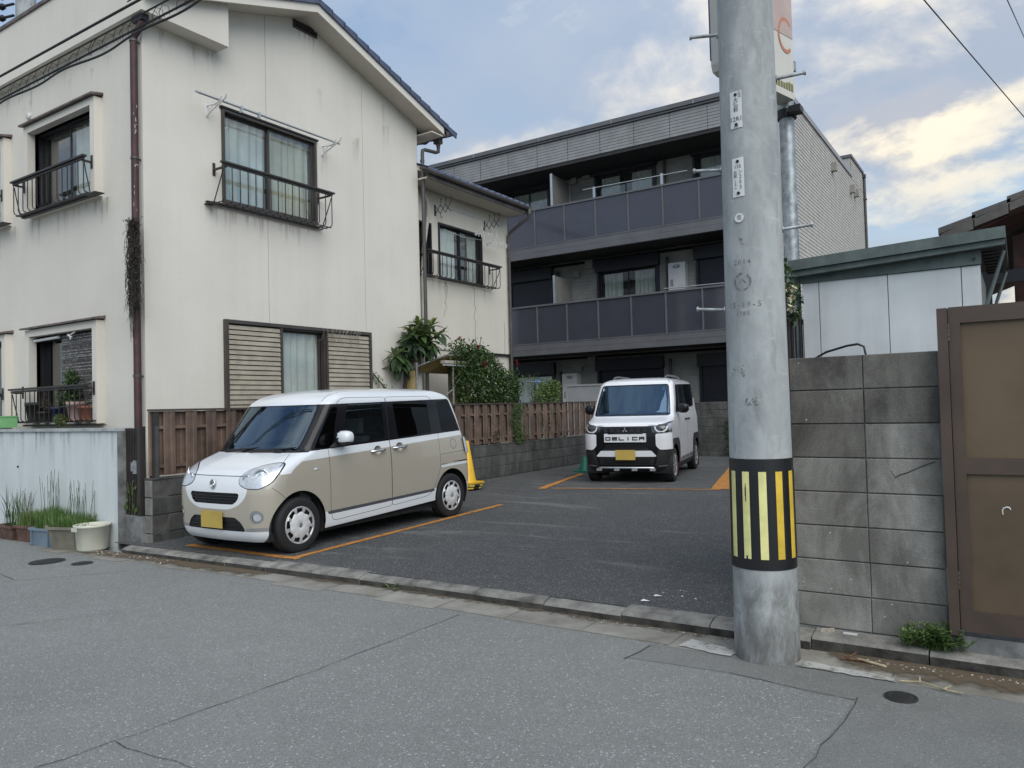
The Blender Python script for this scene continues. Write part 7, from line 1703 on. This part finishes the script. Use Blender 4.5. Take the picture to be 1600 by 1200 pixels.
# round white bucket
b = MB(); c = (-8.83, 4.62, gz(-8.83)); b.lathe([(.001, .012), (.150, .012), (.158, .03), (.176, .270), (.190, .275), (.192, .300), (.178, .302), (.172, .285), (.150, .10), (.001, .10)], c, 32, caps=False)
tb = MB(); tb.box(-8.905, -8.80, 4.425, 4.44, c[2]+.235, c[2]+.275)
bk = empty('bucket', c, 'round cream white plastic bucket at the right end of the planters', 'bucket'); m_bk = M('cream plastic', (.60, .60, .50), .5, var=.08, scale=4, streak=.15)
b.build('tub', m_bk, bk); tb.build('handle_tab', m_bk, bk)
def trough(name, cx, cy, lx, ly, h, taper, mat, label, cat, rot=0.0, rim=.02, ribs=0, octo=False):
    z = gz(cx); root = empty(name, (cx, cy, z), label, cat, 'planters along the pale street wall', rz=rot); WO[root] = Vector((0, 0, 0))
    def ring(lx_, ly_, zz, c=.0):
        k = .22 if octo else .04
        return [(-lx_/2+k*ly_, -ly_/2, zz), (lx_/2-k*ly_, -ly_/2, zz), (lx_/2, -ly_/2+k*ly_, zz), (lx_/2, ly_/2-k*ly_, zz), (lx_/2-k*ly_, ly_/2, zz), (-lx_/2+k*ly_, ly_/2, zz), (-lx_/2, ly_/2-k*ly_, zz), (-lx_/2, -ly_/2+k*ly_, zz)]
    t = taper; R_ = [ring(lx-2*t, ly-2*t, 0), ring(lx-.02, ly-.02, h-.03), ring(lx+rim, ly+rim, h-.028), ring(lx+rim, ly+rim, h), ring(lx-.03, ly-.03, h), ring(lx-.05, ly-.05, h-.05)]
    b = MB(); vs = [p for r_ in R_ for p in r_]; b.add(vs, [(j*8+i, j*8+(i+1) % 8, (j+1)*8+(i+1) % 8, (j+1)*8+i) for j in range(5) for i in range(8)]+[tuple(range(7, -1, -1))]); b.build('tub', mat, root, local=True)
    s = MB(); s.add(ring(lx-.05, ly-.05, h-.045), [tuple(range(8))]); s.build('soil', m_soil, root, local=True)
    for k in range(ribs):
        x = -lx/2+.06+(lx-.12)*k/(ribs-1); r2_ = MB(); r2_.box(x-.012, x+.012, -ly/2-.004, -ly/2+.03, .01, h-.03); r2_.box(x-.012, x+.012, ly/2-.03, ly/2+.004, .01, h-.03); r2_.build('rib', mat, root, local=True)
    return root
m_tray = M('grey green plastic planter', (.20, .185, .145), .6, var=.15, scale=5, streak=.3); m_blue = M('faded blue crate', (.17, .225, .28), .55, var=.12, scale=5); m_terr = M('brown clay pot', (.14, .075, .055), .75, var=.25, scale=10)
trough('planter', -9.26, 4.68, .60, .52, .27, .06, m_tray, 'large olive grey planter with a crack between bucket and blue crate', 'planter', R(18), .03, 0, True)
ckp = MB(); ckp.quad((-9.32, 4.395, .05), (-9.30, 4.395, .05), (-9.34, 4.40, .14), (-9.355, 4.40, .14))
trough('planter', -9.84, 4.68, .44, .34, .21, .02, m_blue, 'faded blue plastic crate planter left of the cracked grey planter', 'planter', R(6), .015, 2)
trough('planter', -10.40, 4.72, .40, .28, .20, .03, m_terr, 'brown clay planter at the left end of the row', 'planter', R(4), .02, 0)
trough('planter', -10.90, 4.72, .46, .28, .18, .03, m_terr, 'dark brown low planter at the left picture edge', 'planter', R(-4), .02, 0)
ch_a = leafmat('chive green', (.125, .225, .06)); ch_b = leafmat('chive light', (.20, .29, .10)); ch_c = leafmat('chive dark', (.07, .135, .04))
grass('chives', -9.26, 4.68, gz(-9.26)+.20, .23, .20, 1300, .08, .24, [ch_a, ch_b, ch_c], 'tufted green chives growing in the cracked grey planter', 30, (.35, .62), wts=[50, 30, 20], rot=R(18), droop=.7)
grass('chives', -9.84, 4.69, gz(-9.84)+.17, .19, .13, 950, .12, .32, [ch_a, ch_b, ch_c], 'tall green chives with white buds in the blue crate', 16, (.45, .74), wts=[52, 18, 30])
grass('sedge', -10.42, 4.72, gz(-10.4)+.16, .18, .12, 800, .10, .26, [ch_b, ch_a, lf_dry], 'yellow green grass in the brown clay planter', 8, (.3, .5), False, .5, wts=[55, 25, 20])
grass('iris', -10.85, 4.72, gz(-10.9)+.15, .2, .1, 60, .30, .62, [lf_mid, lf_dark], 'long upright blades in the dark low planter', 0, wts=[50, 50], droop=.5)
b = MB(); 
for i in range(60):
    leaf(b, (-9.0+rng.gauss(0, .10), 4.80+rng.gauss(0, .03), gz(-9)+.25+rng.random()*.1), rnd_dir(.3), (0, 0, 1), .05, .03, 0)
# things on the lower window shelf
def pot(cx, cy, z, r0, r1, h, mat, label, name='flower_pot', grp='pots on the lower window shelf'):
    b = MB(); b.lathe([(r0, 0), (r1, h*.8), (r1*1.08, h*.8), (r1*1.08, h), (r1*.93, h), (r1*.9, h*.9), (.001, h*.9)], (cx, cy, z), 20, caps=True); return tag(b.build(name, mat, loc=(cx, cy, z)), label, 'pot', grp)
zz = 1.412
m_clay = M('terracotta', (.27, .10, .06), .75, var=.2, scale=9); m_pink = M('pink pot', (.40, .27, .25), .7, var=.1); m_navyp = M('navy pot', (.02, .03, .10), .5, var=.1); m_dkp = M('black pot', (.03, .03, .032), .6, var=.2)
pot(-10.50, 5.44, zz, .085, .105, .20, m_clay, 'terracotta pot at the right end of the lower window shelf')
pot(-10.76, 5.44, zz, .10, .125, .26, m_pink, 'pinkish pot with dark green plant on the lower window shelf')
pot(-11.24, 5.42, zz, .07, .085, .20, m_navyp, 'navy blue pot in the middle of the lower window shelf')
pot(-11.62, 5.42, zz, .075, .085, .14, m_dkp, 'small grey square pot on the lower window shelf')
pot(-11.92, 5.43, zz, .09, .12, .28, m_dkp, 'tall black pot at the left end of the lower window shelf')
bush('potted_plant', [((-10.80, 5.40, 1.86), 1, (.13, .10, .22)), ((-10.98, 5.36, 1.75), 1.2, (.09, .07, .13)), ((-10.78, 5.38, 2.05), .7, (.08, .06, .08))], 900, .045, .030, [lf_dark, lf_mid, lf_lite], [50, 40, 10], 'dark green bushy plant in the pink pot behind the lower railing', 'plant', (-10.78, 5.42, 1.67), [([(-10.78, 5.42, 1.64), (-10.8, 5.40, 1.95)], .008)])
bush('trailing_plant', [((-10.84, 5.26, 1.42), 1, (.12, .06, .08))], 260, .035, .022, [lf_lite, lf_dry, lf_mid], [50, 25, 25], 'pale yellow green plant spilling out under the lower railing', 'plant', (-10.84, 5.28, 1.40), None)
bush('dry_plant', [((-11.55, 5.40, 1.66), 1, (.12, .06, .13))], 160, .05, .010, [lf_dry, lf_grey], [60, 40], 'dry straw coloured plant on the lower window shelf', 'plant', (-11.55, 5.42, 1.5), None)
b = MB(); b.box(-12.62, -12.20, 5.10, 5.32, 1.335, 1.50); b.box(-12.63, -12.19, 5.09, 5.33, 1.49, 1.505); tag(b.build('plastic_box', M('light green plastic', (.22, .50, .22), .5, var=.05), loc=(-12.4, 5.2, 1.34)), 'light green plastic box behind the street wall coping', 'box')
# ------------------------------------------------------------------ shelter with yellow sheets and tube lamp
cn = empty('yellow_shelter', (-9.0, 11.0, 0), 'small pipe framed shelter with faded yellow sheets beside the house', 'shelter')
def pipe(P, r=.017): 
    b = MB(); b.tube(P, r, 8); return b.build('pipe', M('taped grey pipe', (.30, .29, .28), .6, .2, var=.35, scale=40) if 'taped grey pipe' not in MATS else MATS['taped grey pipe'], cn)
Y1, Y2 = 10.42, 11.70; xa, xb, xf = -9.22, -8.96, -8.72
pipe([(xa, Y1, 0), (xa, Y1, 2.13)], .02); pipe([(xb, Y1+.03, 0), (xb, Y1+.03, 2.28)], .022); pipe([(xa, Y2, 0), (xa, Y2, 2.13)]); pipe([(xb, Y2, 0), (xb, Y2, 2.26)], .02); pipe([(xf-.02, 11.22, 0), (xf-.02, 11.22, 2.25)], .02)
pipe([(xa, Y1, 2.13), (xf, Y1+.58, 2.425)], .02); pipe([(xf, 11.03, 2.425), (xf, 11.86, 2.432)], .018); pipe([(xa, Y2, 2.13), (xf, 11.84, 2.43)]); pipe([(xa, Y1, 2.13), (xa, Y2, 2.13)])
pipe([(xf, 11.62, 2.22), (xf-.03, 11.22, 1.80), (xb, 10.9, 1.50)], .013)
b = MB(); k = 22
for i in range(k):
    def rp(t, u): a = Vector((xa, Y1, 2.13)).lerp(Vector((xf, Y1+.58, 2.425)), t); c = Vector((xa, Y2, 2.13)).lerp(Vector((xf, 11.84, 2.43)), t); return a.lerp(c, u)
    u0, u1 = i/k, (i+1)/k; dz = Vector((0, 0, .012*(i % 2)-.012))
    b.add([rp(0, u0)+dz, rp(1, u0)+dz, rp(1, u1)+Vector((0, 0, .012*((i+1) % 2)-.012)), rp(0, u1)+Vector((0, 0, .012*((i+1) % 2)-.012))], [(0, 1, 2, 3)])
b.build('roof_sheet', m_yellow, cn)
kk = 14
for (y, x0, x1, z1) in ((Y1+.01, xa+.02, xb-.02, 2.14), (Y2, xa+.02, xf-.02, 2.20)):
    b = MB()
    for i in range(kk):
        xx0 = x0+(x1-x0)*i/kk; xx1 = x0+(x1-x0)*(i+1)/kk; d0 = .012*(i % 2); d1 = .012*((i+1) % 2); b.add([(xx0, y+d0, .3), (xx1, y+d1, .3), (xx1, y+d1, z1), (xx0, y+d0, z1)], [(0, 1, 2, 3)])
    b.build('side_sheet', m_yellow, cn)
b = MB(); b.box(xf-.05, xf+.06, 10.90, 11.62, 2.27, 2.325); lh = b.build('lamp_housing', M('lamp housing', (.42, .38, .32), .6), cn)
b = MB(); b.cyl((xf+.005, 10.92, 2.25), (xf+.005, 11.60, 2.245), .024, n=10); b.build('lamp_tube', M('lamp tube white', (.82, .82, .80), .35, var=0), lh)
# rotary dryer top by the flats
b = MB(); b.tube([(-8.85, 14.35, 0), (-8.85, 14.35, 1.95), (-8.85, 14.30, 2.02)], .018, 8); b.tube([(-8.85, 14.05, 1.62), (-8.85, 14.25, 1.70), (-8.85, 14.33, 1.55), (-8.85, 14.34, 1.2)], .02, 8)
for a in (0, 2.1, 4.2): b.tube([(-8.85, 14.35, 1.97), (-8.85+.1*math.cos(a), 14.35+.38*math.sin(a+.9), 2.0)], .012, 6)
tag(b.build('laundry_stand', m_steel, loc=(-8.85, 14.35, 0)), 'bare metal laundry stand rising behind the fence by the flats', 'laundry stand')
b = MB(); b.box(-8.88, -8.82, 14.30, 14.44, 1.97, 2.02); tag(b.build('peg', M('blue plastic', (.10, .25, .55), .5), loc=(-8.85, 14.4, 2.0)), 'small blue clip on top of the laundry stand', 'clip')
# ------------------------------------------------------------------ traffic cones
def cone(x, y, z, h, r, mat, label, base=True):
    root = empty('traffic_cone', (x, y, z), label, 'traffic cone'); b = MB(); b.lathe([(r*1.0, .03), (r*.92, .05), (r*.30, h-.01), (r*.22, h), (.001, h)], (x, y, z), 24, caps=False); b.build('cone_body', mat, root)
    b = MB(); b.box(x-r*1.25, x+r*1.25, y-r*1.25, y+r*1.25, z, z+.03); b.build('cone_base', mat, root); return root
def lz2(x, y): return lz(x, y)
xc, yc = -7.62, 10.08; zc_ = lz2(xc, yc)
cone(xc, yc, zc_+.10, .70, .165, M('yellow cone plastic', (.72, .43, .02), .45, var=.1), 'tall yellow traffic cone behind the beige car')
wt = empty('cone_weight', (xc, yc, zc_), 'black and yellow ring weights stacked under the yellow cone', 'cone weight')
for k in range(2):
    b = MB(); z = zc_+.022+k*.042; b.lathe([(.24, 0), (.25, .006), (.25, .030), (.22, .038), (.12, .038), (.12, 0)], (xc+.02*k, yc-.01, z), 28, caps=False); b.build('ring', m_rubber, wt)
    for i in range(0, 28, 4):
        b = MB(); P = []
        for j in range(3):
            a = 2*math.pi*(i+j)/28; P.append((xc+.02*k+.2515*math.cos(a), yc-.01+.2515*math.sin(a)))
        for (p, q) in zip(P, P[1:]): b.quad((p[0], p[1], z+.006), (q[0], q[1], z+.006), (q[0], q[1], z+.030), (p[0], p[1], z+.030))
        b.build('reflective_patch', M('weight yellow', (.65, .48, .06), .4) if 'weight yellow' not in MATS else MATS['weight yellow'], wt)
b = MB(); b.box(xc-.26, xc+.16, yc-.28, yc+.2, zc_, zc_+.02); b.build('red_pad', M('red rubber', (.28, .02, .03), .6), wt)
xg, yg = -7.22, 13.45
cone(xg, yg, lz2(xg, yg), .30, .14, M('green cone plastic', (.01, .17, .11), .5), 'low green cone beside the white van at its right wheel')
# ------------------------------------------------------------------ weeds and litter
wd = MB()
for i in range(85):
    x = -.445+max(-.14, min(.14, rng.gauss(0, .07))); y = 4.71+rng.gauss(0, .025); a = rng.uniform(0, 6.28); h = rng.uniform(.06, .15); P = [Vector((x, y, .085))]; dx, dy = rng.gauss(0, .045), rng.gauss(-.02, .03)
    for k in range(1, 5): t_ = k/4; P.append(Vector((x+dx*t_, y+dy*t_, .085+h*t_)))
    wd.tube(P, .0016, 3, 0, False)
    for k in range(18): t_ = rng.uniform(.2, 1); p = P[0].lerp(P[-1], t_); leaf(wd, p, Vector((rng.gauss(0, 1), rng.gauss(0, 1), .5)), (0, 0, 1), rng.uniform(.018, .036), .011, rng.choices([0, 1, 2], [45, 35, 20])[0])
tag(wd.build('weeds', [ch_a, ch_b, lf_dark], loc=(-.445, 4.71, .085)), 'feathery green weed clump at the foot of the brown gate', 'weeds')
def litter(pts, r, mat, name, label, cat):
    b = MB()
    for P in pts: b.tube(P, r, 5)
    return tag(b.build(name, mat, loc=pts[0][0]), label, cat)
m_straw = M('dry straw', (.45, .38, .24), .9, var=.2, scale=30); m_bline = M('brown reed', (.16, .085, .05), .9, var=.3, scale=30)
litter([[(-.56, 4.32, .014), (-.47, 4.34, .018), (-.42, 4.315, .02), (-.35, 4.29, .016), (-.28, 4.28, .014)], [(-.47, 4.34, .018), (-.475, 4.38, .03)], [(-.36, 4.30, .016), (-.335, 4.345, .02)]], .0045, m_straw, 'straw_stalk', 'forked pale dry stalk lying on the road by the kerb', 'stalk')
litter([[(-.90, 4.55, .018), (-.84, 4.53, .02), (-.78, 4.52, .02)], [(-.88, 4.52, .016), (-.82, 4.545, .022), (-.76, 4.54, .018)], [(-.86, 4.56, .02), (-.80, 4.52, .026), (-.74, 4.53, .02)], [(-.84, 4.55, .02), (-.80, 4.57, .05)]], .005, m_bline, 'dead_reed', 'brown dead reed pieces in the gutter right of the pole', 'reed')
litter([[(-.79, 4.545, .022), (-.72, 4.52, .022), (-.645, 4.505, .016)]], .008, m_straw, 'straw_stalk', 'thick pale straw piece beside the brown dead reed', 'stalk')
b = MB(); b.box(-1.02, -.955, 4.735, 4.775, .086, .104); b.v = [(p[0]+.1*(p[1]-4.75), p[1], p[2]+.15*(p[0]+1)) for p in b.v]; tag(b.build('crumpled_paper', M('dirty paper', (.52, .46, .38), .9, var=.2, scale=30), loc=(-.99, 4.75, .09)), 'crumpled beige paper on the kerb by the block wall', 'paper')
b = MB(); b.box(-.90, -.825, 4.745, 4.77, .088, .097); tag(b.build('mortar_chip', m_white, loc=(-.86, 4.75, .09)), 'flat white chip lying on the kerb by the block wall', 'chip')
peb = MB()
def pebble(x, y, z, s):
    P = []
    for v in ((1, 0, 0), (-1, 0, 0), (0, 1, 0), (0, -1, 0), (0, 0, 1), (0, 0, -.4)): P.append((x+v[0]*s*rng.uniform(.6, 1.3), y+v[1]*s*rng.uniform(.6, 1.2), z+v[2]*s*rng.uniform(.5, .9)))
    peb.add(P, [(0, 2, 4), (2, 1, 4), (1, 3, 4), (3, 0, 4), (2, 0, 5), (1, 2, 5), (3, 1, 5), (0, 3, 5)], rng.choice([0, 0, 1]))
for i in range(240):
    x = rng.uniform(-.75, .9); y = rng.choice([4.60-abs(rng.gauss(0, .035)), 4.77-abs(rng.gauss(0, .02)) if x > -.42 else 4.6-abs(rng.gauss(0, .03))]); pebble(x, y, (.012 if y < 4.63 else .084), rng.uniform(.003, .009))
for i in range(160): x = rng.uniform(-2.6, -1.3); pebble(x, 4.60-abs(rng.gauss(0, .03)), .012, rng.uniform(.002, .007))
for i in range(160): x = rng.uniform(-8.9, -7.2); pebble(x, 4.56-rng.gauss(0, .06), gz(x)+.012, rng.uniform(.004, .012))
for i in range(170): x = rng.uniform(-8, -1.4); y = rng.uniform(4.9, 13); pebble(x, y, lz(x, y)+.003, rng.uniform(.002, .006))
for i in range(16): x = rng.uniform(-2.2, -1.9); y = rng.uniform(5.0, 5.3); pebble(x, y, lz(x, y)+.003, rng.uniform(.006, .014))
peb.build('gravel', [M('pebble grey', (.25, .24, .22), .9, rand=.2), M('pebble pale', (.50, .49, .45), .9)])['kind'] = 'stuff'
b = MB()
for i in range(5):
    x0 = -4.25+rng.gauss(0, .06); leaf(b, (x0, 4.60, .02), (rng.gauss(0, 1), rng.gauss(0, .3), .2), (0, 0, 1), .09, .02, 0, .2)
tag(b.build('green_leaves', lf_lite, loc=(-4.25, 4.6, .015)), 'few fresh green leaves lying in the gutter', 'leaves')
for x, y in ((-2.195, 4.90), (-2.17, 5.06)):
    z = lz(x, y); b = MB(); b.add([(x-.03, y-.012, z+.006), (x+.035, y-.004, z+.012), (x+.03, y+.014, z+.008), (x-.02, y+.010, z+.016)], [(0, 1, 2, 3)])
    tag(b.build('paper_scrap', m_white, loc=(x, y, z)), 'white paper scrap on the lot lying closer to the kerb' if y < 5.0 else 'white paper scrap on the lot, the one farther from the kerb', 'paper scrap', 'white scraps on the lot')
